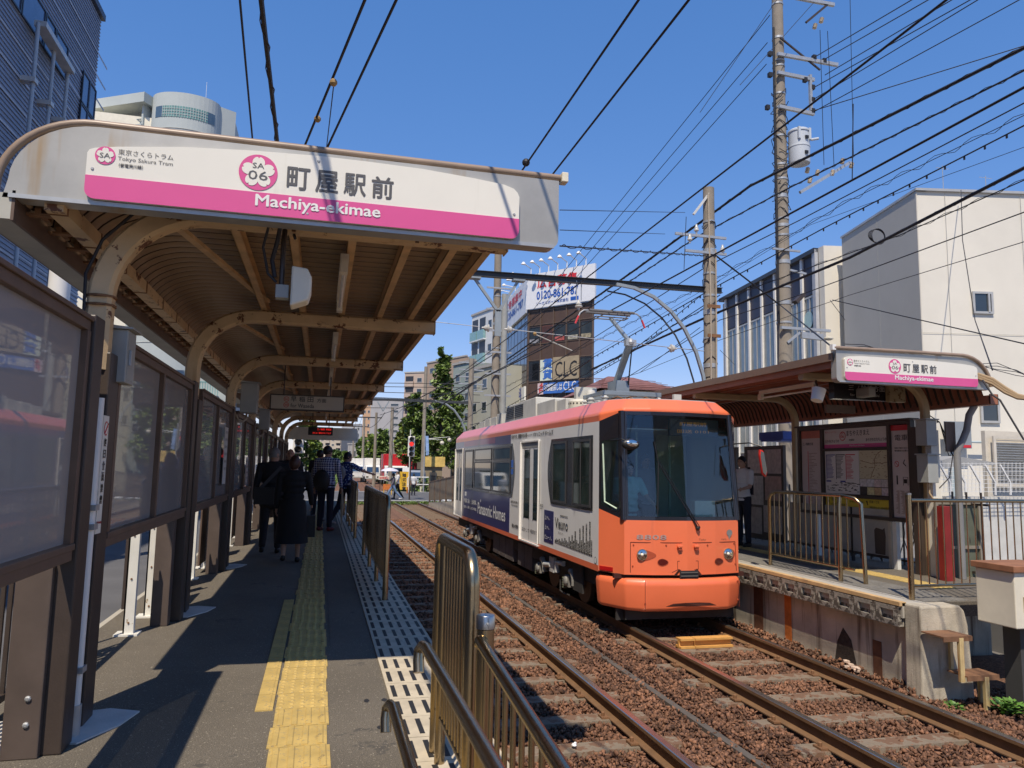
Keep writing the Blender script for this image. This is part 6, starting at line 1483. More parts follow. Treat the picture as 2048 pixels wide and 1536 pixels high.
for r_ in (.20,.16,.12): b.tube([fw.p(2.80+r_*math.cos(a),2.90+r_*math.sin(a),.445) for a in [2*math.pi*i/20 for i in range(20)]],.004,4,closed=True)
b.build('grille_ring',dgrey,ac,kind='stuff')
m=MB(); [fw.box(m,2.335+i*.0,2.345,2.66+i*.05,2.685+i*.05,.421,.426) for i in range(9)]; [m.obox(fw.p(2.318,2.66+i*.05,.08),fw.n*.3,fw.u*-.004,Vector((0,0,.025))) for i in range(9)]; m.build('fin',black,ac,kind='stuff')
fw.part('bracket',galv,ac,2.35,2.40,2.52,2.62,.0,.4); fw.part('bracket',galv,ac,3.02,3.07,2.52,2.62,.0,.4)
b=MB(); t_=wb
for (a,h) in ((1.0,.9),(2.4,.6),(4.6,.8),(5.2,.5)): m=fw.p(a,11.1,-.2); b.tube([m,m+Vector((0,0,h))],.012,5); b.tube([m+Vector((-.25,0,h*.9)),m+Vector((.25,0,h*.9))],.008,4)
b.build('antenna',galv,wb)
# -- fin building
fb_=thing('fin_building','white building with vertical fins, navy panels and tall curtained windows behind the tall pole','building',(18.7,25,0))
A=Vector((18.62,24.9)); B_=Vector((19.68,34.1)); back=Vector((14,-1))
block([(A.x+.05,A.y+.02),(A.x+14,A.y-2),(B_.x+14,B_.y-2),(B_.x+.05,B_.y)],0,10.7,'wall',wwl,fb_)
block([(18.60,24.55),(20.5,24.15),(20.5,24.9),(18.62,24.9)],0,10.95,'corner_volume',wwl,fb_)
ff=Fac((A.x,A.y),(B_.x,B_.y),-1); nav=M('navy_panel',(.018,.017,.045),.45,var=.1)
ff.part('corner_pilaster',M('grey_white_metal',(.45,.46,.48),.5),fb_,-.0,.22,0,10.9,.02,.16)
cur=M('curtain_glass',(.16,.20,.22),.06,spec=.9,var=.35,vs=.9)
sp=[.22,1.15,2.25,3.45,4.7,6.0,7.3,8.6]; 
for i in range(len(sp)-1):
    a0,a1=sp[i]+.06,sp[i+1]-.06
    for (z0,z1,kind) in ((9.2,10.75,'n'),(6.55,9.15,'w'),(5.6,6.5,'n'),(3.0,5.55,'w'),(2.0,2.95,'n'),(.2,1.95,'w')):
        if kind=='n': ff.part('navy_panel',nav,fb_,a0,a1,z0,z1,.0,.04)
        else: ff.window(fb_,a0,a1,z0,z1,cur,alum,.0,.07,.05,1)
    ff.part('fin',white,fb_,sp[i+1]-.08,sp[i+1]+.08,0,10.8,.0,.12)
ff.part('roof_edge',dkf,fb_,0,9.2,10.78,10.95,-.3,.2)
b=MB(); disc(b,ff.p(.75,8.2,.06),ff.u,Vector((0,0,1)),.35,.0,24); b.v=[tuple(Vector(v)) for v in b.v]; b.build('window_sticker',M('aqua_sticker',(.40,.58,.56),.5),fb_)
# -- small red tiled roof house behind the tram
h=thing('tiled_house','house with a reddish tiled hip roof just above the tram roof','house',(17,38,0))
a,bq,cq,d_=at(1235,778,38),at(1345,790,38),at(1285,756,40),at(1305,756,44)
z=at(1240,776,38).z; x0,x1=at(1215,0,38).x,at(1350,0,38).x
block([(x0,38),(x1,38),(x1,44),(x0,44)],0,z-.1,'wall',cream,h)
zr_=at(1280,756,41).z; b=MB(); b.add([(x0-.5,37.5,z-.1),(x1+.5,37.5,z-.1),(x1+.5,44.5,z-.1),(x0-.5,44.5,z-.1),((x0+x1)/2-.8,41,zr_),((x0+x1)/2+.8,41,zr_)],[(0,1,5,4),(1,2,5),(2,3,4,5),(3,0,4)]); b.build('roof',M('red_roof_tile',(.20,.09,.08),.8,var=.2,vs=3),h)
for k in range(6): MB().bar((x0-.4+k*.12,37.6+k*.55,z-.02+k*(zr_-z)/6.4),(x1+.4-k*.12,37.6+k*.55,z-.02+k*(zr_-z)/6.4),.06,.03).build('roof_course',M('red_roof_tile'),h)
# -- brown billboard building
bb_=thing('billboard_building','brown tiled corner building with dark glass side, shop signs and a big rooftop billboard','building',(17.6,62,0))
brn=M('brown_cladding',(.085,.052,.038),.5,var=.12,vs=1)
A=at(1057,700,62); Bq=at(1187,700,56.7); Cq=at(1000,700,76)
A2,B2,C2=Vector((A.x,A.y)),Vector((Bq.x,Bq.y)),Vector((Cq.x,Cq.y)); D2=B2+(C2-A2)
zt_=at(1057,620,62).z
block([tuple(A2),tuple(B2),tuple(D2),tuple(C2)],0,zt_,'wall',brn,bb_)
fr_=Fac(A2,B2,1); fs=Fac(A2,C2,-1); L=fr_.L
zz=lambda py:at(1100,py,60.2).z
Z=lambda py,px=1057: at(px,py,62).z
for k in range(6): fr_.part('mullion',M('bronze_trim',(.16,.11,.08),.4,metal=.3),bb_,L*k/5-.05+(.05 if k==0 else -.05 if k==5 else 0),L*k/5+.05+(.05 if k==0 else 0),6,zt_,.0,.08)
rows=[Z(688),Z(655),Z(760),Z(722)]
for z_ in (Z(652),Z(690),Z(722),Z(765),Z(625)): fr_.part('floor_line',M('bronze_trim'),bb_,.06,L-.06,z_-.04,z_+.04,.001,.05)
for k in range(5):
    a0,a1=L*k/5+.08,L*(k+1)/5-.08
    if k==1: 
        fr_.part('red_slats',M('red_brown_slats',(.14,.045,.03),.6),bb_,a0,a1,Z(689),Z(656),.0,.04)
        for j in range(9): fr_.part('slat',dkf,bb_,a0+(a1-a0)*j/9,a0+(a1-a0)*j/9+.06,Z(688),Z(657),.04,.07)
    else:
        fr_.window(bb_,a0,a1,Z(689),Z(656),glassd,dkf,.0,.07); fr_.part('window_goods',M('shop_goods_%d'%k,[(.25,.25,.27),0,(.35,.08,.07),(.3,.28,.22),(.28,.24,.16)][k],.7,var=.6,vs=5),bb_,a0+.1,a1-.1,Z(688),Z(680),.06,.09)
    if k in (0,4): fr_.window(bb_,a0,a1,Z(764),Z(724),glassd,dkf,.0,.07)
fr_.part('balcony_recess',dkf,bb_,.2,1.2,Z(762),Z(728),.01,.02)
gsn=M('pale_mint_sign',(.62,.68,.58),.5); bsn=M('beige_logo_sign',(.36,.29,.19),.5); blu=M('sign_blue',(.05,.16,.50),.45)
fr_.part('shop_sign',gsn,bb_,L*.2+.05,L*.4-.05,Z(764),Z(723),.0,.12); fr_.part('shop_sign',bsn,bb_,L*.4+.05,L*.8,Z(764),Z(720),.0,.12)
def ft(f,body,a,z,wd,hh,mat,par,d,bold=.02): return text(body,f.p(a,z,d),f.u*wd,Vector((0,0,hh)),mat,par,bold,lift=.01)
ft(fr_,'賃',L*.2+.35,Z(740),.95,.8,blu,bb_,.125,.04); ft(fr_,'貸',L*.2+.35,Z(761),.95,.8,blu,bb_,.125,.04)
ft(fr_,'CLC',L*.42+.15,Z(759),L*.33,1.3,blackp,bb_,.125,-.005)
fr_.part('blue_sign',blu,bb_,L*.27,L*.80,Z(790),Z(769),.06,.20); fr_.part('white_sign_end',M('pale_pink_sign',(.65,.5,.5),.5),bb_,L*.18,L*.269,Z(791),Z(769),.06,.20)
ft(fr_,'お部屋探しは',L*.29,Z(785),L*.27,.6,whitep,bb_,.205,.03); ft(fr_,'CLC',L*.58,Z(786),L*.19,.75,whitep,bb_,.205,0); ft(fr_,'4',L*.21,Z(778),.35,.4,red,bb_,.205); ft(fr_,'F',L*.21,Z(788),.35,.4,red,bb_,.205)
gl2=M('bronze_curtain_glass',(.045,.05,.085),.07,spec=.9,var=.5,vs=.3)
Ls=fs.L
for k in range(9):
    for j,(za,zb_) in enumerate(((Z(640),zt_-.1),(Z(672),Z(641)),(Z(705),Z(673)),(Z(738),Z(706)),(Z(765),Z(739)))):
        fs.part('window_pane',gl2,bb_,Ls*k/9+.08,Ls*(k+1)/9-.08,za+.05,zb_-.05,.0,.03)
fs.part('corner_pier',brn,bb_,.0,.0+.3,0,zt_,.0,.1)
fs.part('white_sign_band',signw,bb_,.3,Ls,Z(800),Z(772),.06,.25); ft(Fac(C2,A2,1),'サンコウ歯科',Ls*.15,Z(796),Ls*.75,1.1,M('sign_navy_text',(.05,.08,.35),.5),bb_,.27,.03)
zb0,zb1=zt_+.0,at(1057,556,62).z
blp=M('billboard_white',(.72,.73,.75),.5,var=.03)
fr_.part('billboard',blp,bb_,-.15,L+.25,zb0,zb1+.2,.05,.25); fs.part('billboard',blp,bb_,.2,Ls*.78,zb0-.2,zb1,.05,.25)
rd=M('billboard_red',(.65,.03,.04),.5); bu=M('billboard_blue',(.02,.10,.42),.5); H=zb1-zb0
ft(fr_,'広告募集',L*.16,zb0+H*.60,L*.62,H*.32,rd,bb_,.255,.03); ft(fr_,'0120-861-787',L*.15,zb0+H*.26,L*.64,H*.24,bu,bb_,.255,.04); ft(fr_,'リーガルボード株式会社',L*.15,zb0+H*.08,L*.5,H*.10,bu,bb_,.255,.01); fr_.part('logo_box',bu,bb_,L*.68,L*.8,zb0+H*.08,zb0+H*.19,.25,.262)
fsr=Fac(C2,A2,1); ft(fsr,'広告募集中',Ls*.30,zb0+H*.55,Ls*.55,H*.3,rd,bb_,.255,.03); ft(fsr,'0120-861-787',Ls*.30,zb0+H*.22,Ls*.6,H*.24,bu,bb_,.255,.04)
for k in range(7):
    a=L*(k+.3)/7; q=fr_.p(a,zb1+.2,.2); b=MB(); b.tube([q,q+Vector((0,0,.55)),q+fr_.n*1.1+Vector((0,0,.8))],.045,5); b.lathe([(.08,.1),(.22,-.1),(.0,-.1)],q+fr_.n*1.1+Vector((0,0,.8)),8); b.build('billboard_lamp',white,bb_,kind='stuff')
for k in range(5):
    a=Ls*(k+.5)/6.5; q=fs.p(a,zb1-.1,.2); b=MB(); b.tube([q,q+Vector((0,0,.5)),q+fs.n*1.1+Vector((0,0,.7))],.045,5); b.lathe([(.08,.1),(.22,-.1),(.0,-.1)],q+fs.n*1.1+Vector((0,0,.7)),8); b.build('billboard_lamp',white,bb_,kind='stuff')
# -- generic apartment blocks
def apt(name,label,cat,A,B,depth,ztop,mat,floors,bays,glass=glassd,zlow=3,balc=None,frame=alum,wz=(.30,.72),out=1,side=None,skip=(),balcp=()):
    A=Vector(A);B=Vector(B); u=(B-A).normalized(); n=Vector((u.y,-u.x))*out; t=thing(name,label,cat,(A.x,A.y,0))
    block([tuple(A),tuple(B),tuple(B-n*depth),tuple(A-n*depth)],0,ztop,'wall',mat,t); f=Fac(A,B,out); fl=(ztop-zlow-.4)/floors; bw=f.L/bays
    for i in range(floors):
        for j in range(bays):
            if (i,j) in skip: continue
            z0=zlow+i*fl; a0=j*bw
            if j in balcp:
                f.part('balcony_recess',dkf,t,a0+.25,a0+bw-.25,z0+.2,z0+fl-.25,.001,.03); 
                o=f.part('balcony',balc or mat,t,a0+.15,a0+bw-.15,z0,z0+fl*.38,.03,.35)
                f.part('balcony_slab',mat,t,a0+.1,a0+bw-.1,z0-.16,z0-.002,.0,.36)
            else: f.window(t,a0+bw*.25,a0+bw*.75,z0+fl*wz[0],z0+fl*wz[1],glass,frame,.0,.08)
    f.part('roof_edge',M('concrete_trim',(.40,.38,.35),.8),t,-.1,f.L+.1,ztop,ztop+.25,-.3,.12)
    return t,f
def seg(px0,Y0,px1,Y1): a=at(px0,800,Y0); c=at(px1,800,Y1); return (a.x,Y0),(c.x,Y1)
A_,B_=seg(940,92,985,86); wht=stucco('white_balcony_wall',(.62,.64,.64)); aq=M('aqua_glass_panel',(.22,.38,.38),.2,spec=.8)
apt('apartment_block','white apartment block with aqua balcony panels left of the pole pair','building',A_,B_,10,at(960,628,90).z,wht,5,3,zlow=6,balc=aq,balcp=(0,1))
A_,B_=seg(905,78,945,74); apt('shop_house','narrow grey green building with windows behind the arched track beam','building',A_,B_,10,at(925,712,76).z-.8,stucco('grey_green_wall',(.30,.36,.34)),4,2,zlow=4)
A_,B_=seg(940,70,1000,64); apt('shop_house','pale beige low building with a dark door behind the tram roof boxes','building',A_,B_,8,at(960,735,67).z,stucco('pale_olive_wall',(.42,.41,.33)),3,3,zlow=4.4)
pnk=stucco('pinkish_beige_tile',(.46,.36,.29)); 
A_,B_=seg(808,150,868,146); apt('apartment_block','pinkish beige tiled apartment tower with corner balconies above the ginkgo tree','building',A_,B_,16,at(830,745,148).z,pnk,7,3,zlow=5,balcp=(0,))
A_,B_=seg(852,140,930,128); apt('apartment_block','brown beige stepped apartment tower rising behind the tree top','building',A_,B_,16,at(890,720,134).z,stucco('brown_beige_tile',(.38,.28,.20)),7,3,zlow=5,skip=((6,1),(5,2)))
A_,B_=seg(742,190,806,186); apt('apartment_block','long grey windowless apartment side wall in the far distance left of the pinkish tower','building',A_,B_,16,at(770,800,188).z,stucco('far_grey_wall',(.37,.36,.36)),6,2,zlow=8,skip=tuple((i,0) for i in range(6)))
A_,B_=seg(727,200,743,198); apt('apartment_block','orange beige slim apartment end wall beside the grey far wall','building',A_,B_,14,at(735,800,199).z,stucco('far_orange_wall',(.52,.33,.20)),7,2,zlow=6)
A_,B_=seg(622,230,686,226); apt('apartment_block','pale cream apartment block far away at the end of the line under the shelter','building',A_,B_,14,at(650,862,228).z,stucco('far_cream_wall',(.50,.43,.34)),5,6,zlow=4,balcp=(1,3,5))
A_,B_=seg(686,260,724,250); apt('apartment_block','small grey white apartment block at the far end of the line','building',A_,B_,14,at(700,850,255).z,stucco('far_white_wall',(.46,.46,.45)),5,4,zlow=4)
A_,B_=seg(700,170,760,160); apt('row_building','low pale shop row behind the trucks beyond the crossing','building',A_,B_,8,6.5,stucco('far_shop_wall',(.40,.37,.33)),1,6,zlow=2.6)
A_,B_=seg(940,58,880,66); 
ks=thing('street_kiosk','small yellow and brown police-box like shop with a striped awning behind the ramp','kiosk',(12,64,0)); kx0,kx1=at(878,0,66).x,at(912,0,66).x
block([(kx0,66),(kx1,66),(kx1,71),(kx0,71)],0,at(895,925,66).z,'wall',stucco('kiosk_brown',(.25,.20,.13)),ks); MB().box(kx0-.2,kx1+.2,65.8,66,at(895,934,66).z,at(895,914,66).z).build('awning',M('kiosk_yellow',(.60,.42,.12),.6,var=.3,vs=2),ks); MB().box(kx0+.5,kx1-.5,65.9,65.98,.1,at(895,945,66).z).build('window',glassd,ks)
# -- left blue grey building
bl_=thing('office_building','blue grey ribbed metal office building with dark windows at the left edge','building',(-9.7,20,0))
ribm=M('blue_grey_cladding',(.20,.245,.34),.45,var=.08,vs=.4,metal=.1)
nm=ribm.node_tree; 
ox=-9.6; oy=32.3; ztl=at(203,40,32.3).z+.0
fl_=Fac((ox,-12),(ox,oy),1)
block([(ox,-12),(ox,oy),(ox-14,oy),(ox-14,-12)],.05,ztl,'wall',ribm,bl_)
fl_.part('roof_edge',M('dark_roof_edge',(.05,.06,.09),.5),bl_,0,fl_.L+.1,ztl,ztl+.25,-.3,.15)
# horizontal ribs as real geometry (too fine to pick apart) and pale joints
m=MB(); z=.3
while z<ztl-.1: fl_.box(m,0,fl_.L,z,z+.045,.0,.03); z+=.15
m.build('rib',ribm,bl_,kind='stuff')
jm=M('pale_joint',(.36,.40,.47),.5); z=.9; k=0
for k in range(int((ztl-.9)/.92)):
    z=.9+k*.92
    for j in range(6): a=j*7.6+ (k%2)*.0; fl_.part('joint',jm,bl_,a,a+7.5,z+(.18 if j%2 else 0),z+.075+(.18 if j%2 else 0),.03,.045)
# window band upper left and side window
def fpx(px,py): p=atx(px,py,ox); return p.y+12,p.z
(a1,z1)=fpx(133,97);(a1b,z0)=fpx(128,155); 
q0=fpx(20,45); 
wz0=fpx(112,140)[1]; wz1=z1
bgl=M('blue_tinted_glass',(.06,.10,.20),.06,spec=.9,var=.4,vs=.5)
aa=a1; wds=[1.3,1.0,1.9,.9,.9,2.2,1.0,1.0,2.4,1.0,1.0,2.2]
for i,wd in enumerate(wds):
    if aa-wd<2: break
    fl_.window(bl_,aa-wd+.03,aa-.03,wz0,wz1,bgl,dkf,.05,.06)
    if wd<1.2: fl_.part('transom',dkf,bl_,aa-wd,aa,wz0+(wz1-wz0)*.66,wz0+(wz1-wz0)*.66+.08,.09,.12)
    aa-=wd
(b0,y1_)=fpx(163,140);(b1,y2_)=fpx(176,160);(b2,y3_)=fpx(152,250)
for i in range(6):
    zt0=y1_-i*1.28
    for j in range(2): fl_.window(bl_,b0+j*.85,b0+.83+j*.85,zt0-1.24,zt0,bgl,dkf,.05,.05)
for (px,py) in ((52,42),(85,95),(114,135)):
    a,z=fpx(px,py); MB().tube([fl_.p(a,z,.35),fl_.p(a,.1,.35)],.06,10).build('vertical_pipe',M('grey_blue_pipe',(.33,.38,.43),.4,var=.1),bl_,True)
    for k in range(4): fl_.part('pipe_clamp',alum,bl_,a-.15,a+.15,z-2-k*3.2,z-1.85-k*3.2,.0,.45)
a0=fpx(52,42); a1=fpx(114,140); MB().bar(fl_.p(a0[0],a0[1],.4),fl_.p(a1[0],a1[1],.4),.35,.18).build('header_beam',alum,bl_)
# lower annex wall with white columns seen above the screens
anx=thing('annex_column','white round column and grey beam of the building across the left street','column',(-5.2,9.4,0))
p=atx(120,560,-5.0); MB().tube([(p.x,p.y,.05),(p.x,p.y,atx(120,515,-5.0).z)],.19,14).build('shaft',white,anx,True)
# -- curved apartment building
cb2=thing('curved_apartment','pale grey apartment building with a rounded glass-block corner and a roof mast','building',(-9,40,0))
cw=stucco('pale_grey_tile_wall',(.42,.46,.45)); Y0=54.0
zt2=at(390,192,Y0).z; xl=at(298,0,Y0).x; 
xm=(at(298,200,Y0).x); xr=at(437,200,Y0).x; rad=(xr-xm)/2*1.0; cx=(xm+xr)/2
N_=20; arc=[(cx-rad*math.cos(math.pi*k/N_),Y0+1.2-1.5*math.sin(math.pi*k/N_)) for k in range(N_+1)]
poly=arc+[(xr+1.0,Y0+1.8),(at(470,230,Y0+3).x,Y0+2.8),(at(470,230,Y0+3).x,Y0+12),(xl-12,Y0+22),(xl-12,Y0+9),(xm,Y0+1.6)]
block(poly,0,zt2,'wall',cw,cb2)
# glass block ribbon on each floor on the rounded corner
gb=M('glass_block',(.16,.30,.27),.2,spec=.8,var=.2,vs=3)
for fl in range(6):
    zc=zt2-1.80-fl*3.0
    for k in range(4,17):
        a=math.pi*(k)/N_; a2=math.pi*(k+1)/N_; P=lambda an,z,o:Vector((cx-(rad+o)*math.cos(an),Y0+1.2-(1.5+o)*math.sin(an),z))
        mat=gb if 5<k<15 else glassb
        MB().add([P(a,zc,.02),P(a2,zc,.02),P(a2,zc+.80,.02),P(a,zc+.80,.02)],[(0,1,2,3)]).build('glass_block_panel',mat,cb2)
        if 5<k<15:
            m=MB(); 
            for j in range(1,4): m.bar(P(a,zc+j*.2,.03),P(a2,zc+j*.2,.03),.03,.03)
            for j in (0,1): an=a+(a2-a)*j*.5; m.bar(P(an,zc,.03),P(an,zc+.80,.03),.03,.03)
            m.build('glass_block_joint',cw,cb2,kind='stuff')
    m=MB()
    for k in range(N_): m.bar(Vector((arc[k][0],arc[k][1]-.02,zc-.8)),Vector((arc[k+1][0],arc[k+1][1]-.02,zc-.8)),.03,.03)
    m.build('floor_joint',seamm,cb2,kind='stuff')
# left wing: balconies receding
fwg=Fac((xl-12,Y0+9),(xm,Y0+1.6),1)
for fl in range(6):
    z=zt2-2.9-fl*3.0
    for j in range(3):
        a0=fwg.L*j/3; a1_=fwg.L*(j+1)/3
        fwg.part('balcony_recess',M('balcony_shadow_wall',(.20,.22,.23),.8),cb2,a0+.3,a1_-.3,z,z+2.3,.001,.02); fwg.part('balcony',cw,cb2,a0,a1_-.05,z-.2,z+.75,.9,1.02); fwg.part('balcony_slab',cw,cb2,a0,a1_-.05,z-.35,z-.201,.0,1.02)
        fwg.part('party_wall',cw,cb2,a1_-.2,a1_-.05,z-.2,z+2.5,.02,.88); fwg.window(cb2,a0+.8,a0+2.4,z,z+1.9,glassb,alum,.02,.07)
        m=MB()
        for q in range(9): s_=a0+.2+q*(a1_-a0-.4)/8; fwg.box(m,s_,s_+.03,z+.75,z+1.1,.95,.98)
        fwg.box(m,a0+.1,a1_-.15,z+1.1,z+1.14,.94,.99); m.build('balcony_rail',M('grey_blue_rail',(.18,.25,.27),.5),cb2)
fwg.part('roof_slab',cw,cb2,-1,fwg.L+.3,zt2-.7,zt2-.0,.0,1.3)
fr2=Fac((xr+1.0,Y0+1.8),(at(470,230,Y0+3).x,Y0+2.8),1)
for fl in range(6):
    z=zt2-1.9-fl*3
    for j in range(3): fr2.window(cb2,.1+j*.62,.68+j*.62,z,z+.8,glassd,alum,.0,.05) if fr2.L>2 else None
MB().tube([(cx+.9,Y0+3,zt2),(cx+.9,Y0+3,zt2+1.0)],.03,6).tube([(cx+.9,Y0+3,zt2+1),(cx+.9,Y0+3,zt2+2.6)],.012,5).build('mast',white,cb2)
b_=at(188,222,55); MB().box(b_.x-4,b_.x+6,55,70,0,b_.z).build('building_wall',cream,None,label='cream rooftop block peeking out left of the curved apartment building',category='building')
# stair balcony annex in aqua, seen through the shelter gap
an=thing('stair_annex','pale building with an aqua railed balcony seen below the left shelter gutter','building',(-8.3,44,0))
ax0,ax1=at(385,760,33).x,at(440,770,33).x
block([(ax0-2.2,33),(ax1+.5,33),(ax1+.5,37),(ax0-2.2,37)],0,at(400,742,33).z,'wall',cw,an)
m=MB(); 
for q in range(12): x=ax0+q*(ax1-ax0)/11; m.box(x,x+.03,32.3,32.33,at(400,792,33).z,at(400,768,33).z)
m.box(ax0,ax1,32.28,32.34,at(400,768,33).z,at(400,766,33).z); m.build('balcony_rail',M('aqua_rail',(.16,.36,.36),.5),an); MB().box(ax0,ax1,32.2,33,at(400,797,33).z,at(400,792,33).z).build('balcony_slab',cw,an)
# ================= TREES =================
def leaf_mat(n,c): return M(n,c,.55,var=.3,vs=.8,island=.55)
LM=[leaf_mat('ginkgo_leaf',(.115,.175,.032)),leaf_mat('bright_leaf',(.15,.21,.032)),leaf_mat('deep_leaf',(.07,.125,.025))]
barkm=M('bark',(.11,.085,.065),.9,var=.3,vs=6,bump=.5)
def tree(label,x,y,h,rw,n,mat,cone=.6,z0=.0,ls=.16,group='street trees beyond the crossing',name='ginkgo_tree',hb=.22):
    t=thing(name,label,'tree',(x,y,z0),0,group); rs=np.random.default_rng(int(abs(x*31+y*17)))
    rw*=.66
    b=MB(); b.tube([(x,y,z0),(x+.05,y,z0+h*.35),(x-.05,y,z0+h*.7),(x,y,z0+h*.96)],[h*.016,h*.013,h*.008,h*.002],8)
    tips=[]
    nb=int(26+h*2.2)
    for i in range(nb):
        f=hb+(1-hb)*((i+.5)/nb); zz_=z0+h*f; rr=rw*(1-((f-hb)/(1-hb))**1.3*cone-.08)*rs.uniform(.55,1.08); a=i*2.4+rs.uniform(-.4,.4)
        e=Vector((x+rr*math.cos(a),y+rr*math.sin(a),zz_+rr*.35)); s=Vector((x,y,zz_)); b.tube([s,s.lerp(e,.5)+Vector((0,0,rr*.05)),e],[h*.004,h*.003,h*.001],5); tips.append((s,e,rr))
    b.build('trunk',barkm,t,True)
    V_=[];F_=[];per=n//nb
    for (s,e,rr) in tips:
        nc=4; cs=[s.lerp(e,rs.uniform(.35,1.05))+Vector(rs.normal(0,.10*rw,3)) for _ in range(nc)]
        for i in range(per):
            c=cs[i%nc]+Vector(rs.normal(0,1,3)).normalized()*(rs.random()**.5)*rw*.17*Vector((1,1,.8)).length/1.5
            nrm=Vector(rs.normal(0,1,3)); nrm.z=abs(nrm.z)+.3; nrm.normalize(); u=nrm.orthogonal().normalized(); w_=nrm.cross(u); an=rs.uniform(0,6.28); u,w_=u*math.cos(an)+w_*math.sin(an),w_*math.cos(an)-u*math.sin(an)
            L=ls*rs.uniform(.6,1.25); o=len(V_); V_+= [c-u*L,c+w_*L*.6,c+u*L,c-w_*L*.6]; F_.append((o,o+1,o+2,o+3))
    m=MB(); m.v=[tuple(v) for v in V_]; m.f=F_; m.m=[0]*len(F_); m.build('crown',mat,t)
    return t
def tpx(px,Y): return at(px,930,Y).x
tree('tall pointed ginkgo tree rising in front of the beige apartment tower',tpx(880,74),74,13.2,2.9,5200,LM[0],.75,ls=.22)
tree('broad ginkgo tree left of the tall one, behind the red traffic signal',tpx(826,78),78,9.2,3.0,4200,LM[0],.70,ls=.24)
tree('round ginkgo tree between the box trucks and the signal',tpx(806,86),86,6.6,2.2,2600,LM[1],.55,ls=.22)
tree('ginkgo tree directly left of the concrete pole with cable wraps',tpx(850,90),90,8.8,2.8,2600,LM[2],.55,ls=.25)
tree('street tree behind the white box trucks',tpx(766,105),105,6.6,2.4,3000,LM[0],.6,ls=.28)
tree('smaller street tree left of the box trucks',tpx(744,125),125,6.8,2.6,2600,LM[1],.5,ls=.3)
tree('far street tree above the far end of the planted strip',tpx(724,145),145,7,2.6,2200,LM[0],.5,ls=.32)
tree('farthest street tree near the vanishing tracks',tpx(710,170),170,6,2.6,1800,LM[2],.5,ls=.35)
tree('ginkgo tree right of the tall one, behind the street lamps',tpx(905,70),70,8.6,2.6,3200,LM[0],.6,ls=.2)
tree('dark green tree behind the left traffic signal',tpx(612,75),75,7.5,2.2,3600,LM[1],.5,ls=.2)
tree('tree at the left end of the line behind the waiting people',tpx(634,95),95,4.6,1.8,2600,LM[0],.5,ls=.24)
tree('distant tree left of the tracks far beyond the crossing',tpx(672,150),150,4.4,2.4,1500,LM[2],.5,ls=.3)
tree('distant tree right of the far tracks',tpx(690,200),200,5,3,1500,LM[0],.5,ls=.4)
tree('tree behind the camera on the right side of the street',13,-22,9,3.2,1500,LM[0],.5,ls=.3,group='trees behind the camera')
tree('second tree behind the camera further down the right side',12,-34,8,3.2,1500,LM[2],.5,ls=.3,group='trees behind the camera')
apt('apartment_block','beige apartment block standing behind the camera on the right','building',(16,-26),(22,-50),10,15,stucco('rear_block_wall',(.45,.40,.33)),5,4,out=-1)
# planted strip with low weeds and shrubs beside the far tracks
def foliage(name,label,x0,y0,x1,y1,wd,h,n,mat,ls,flower=None,cat='plants',kind='stuff'):
    rs=np.random.default_rng(int(n+x0*7)); V_=[];F_=[]; A=Vector((x0,y0,0));B=Vector((x1,y1,0))
    for i in range(n):
        c=A.lerp(B,rs.random())+Vector((rs.uniform(-wd/2,wd/2),0,-.1+h*rs.random()**1.3)); nrm=Vector(rs.normal(0,1,3)).normalized(); u=nrm.orthogonal().normalized(); w_=nrm.cross(u); L=ls*rs.uniform(.5,1.3); o=len(V_); V_+=[c-u*L,c+w_*L*.5,c+u*L,c-w_*L*.5]; F_.append((o,o+1,o+2,o+3))
    m=MB(); m.v=[tuple(v) for v in V_]; m.f=F_; m.m=[0]*len(F_); m.build(name,mat,None,label=label,category=cat,kind=kind)
gm=leaf_mat('grass_leaf',(.13,.20,.04))
foliage('trackside_weeds','bright green weeds along the right side of the far tracks',gx(6.6,64),62,gx(6.6,150),150,1.8,.5,7000,gm,.16)
foliage('trackside_weeds','fresh green weeds beside the tracks just past the crossing road',6.9,61.8,gx(6.8,92),92,1.7,.55,9000,gm,.12)
foliage('trackside_shrubs','darker shrubs along the iron fence beyond the crossing',8.1,62,gx(8.1,120),120,1.4,1.25,6000,LM[2],.16)
foliage('crossing_grass','thin grass tufts between the rails and the crossing road',2.0,43.2,7.2,44.6,2.2,.14,1500,gm,.07)
foliage('left_weeds','weeds left of the far tracks beyond the crossing',gx(.2,64),63,gx(.2,150),150,.8,.4,1800,gm,.15)
t=thing('street_fence','dark iron fence with white picket footing along the planted strip beyond the crossing','fence',(9.6,62,0))
for k in range(60):
    y=62+k*1.0; MB().box(gx(9.5,y),gx(9.5,y)+.05,y,y+.06,0,1.25).build('bar',dbrown,t)
MB().bar((gx(9.5,62),62,1.2),(gx(9.5,122),122,1.2),.06,.06).build('rail',dbrown,t)
for k in range(38):
    y=61.8+k*.9; MB().box(gx(7.6,y),gx(7.6,y)+.1,y,y+.32,-.1,.42).build('picket',M('pale_picket',(.60,.56,.42),.7),t)
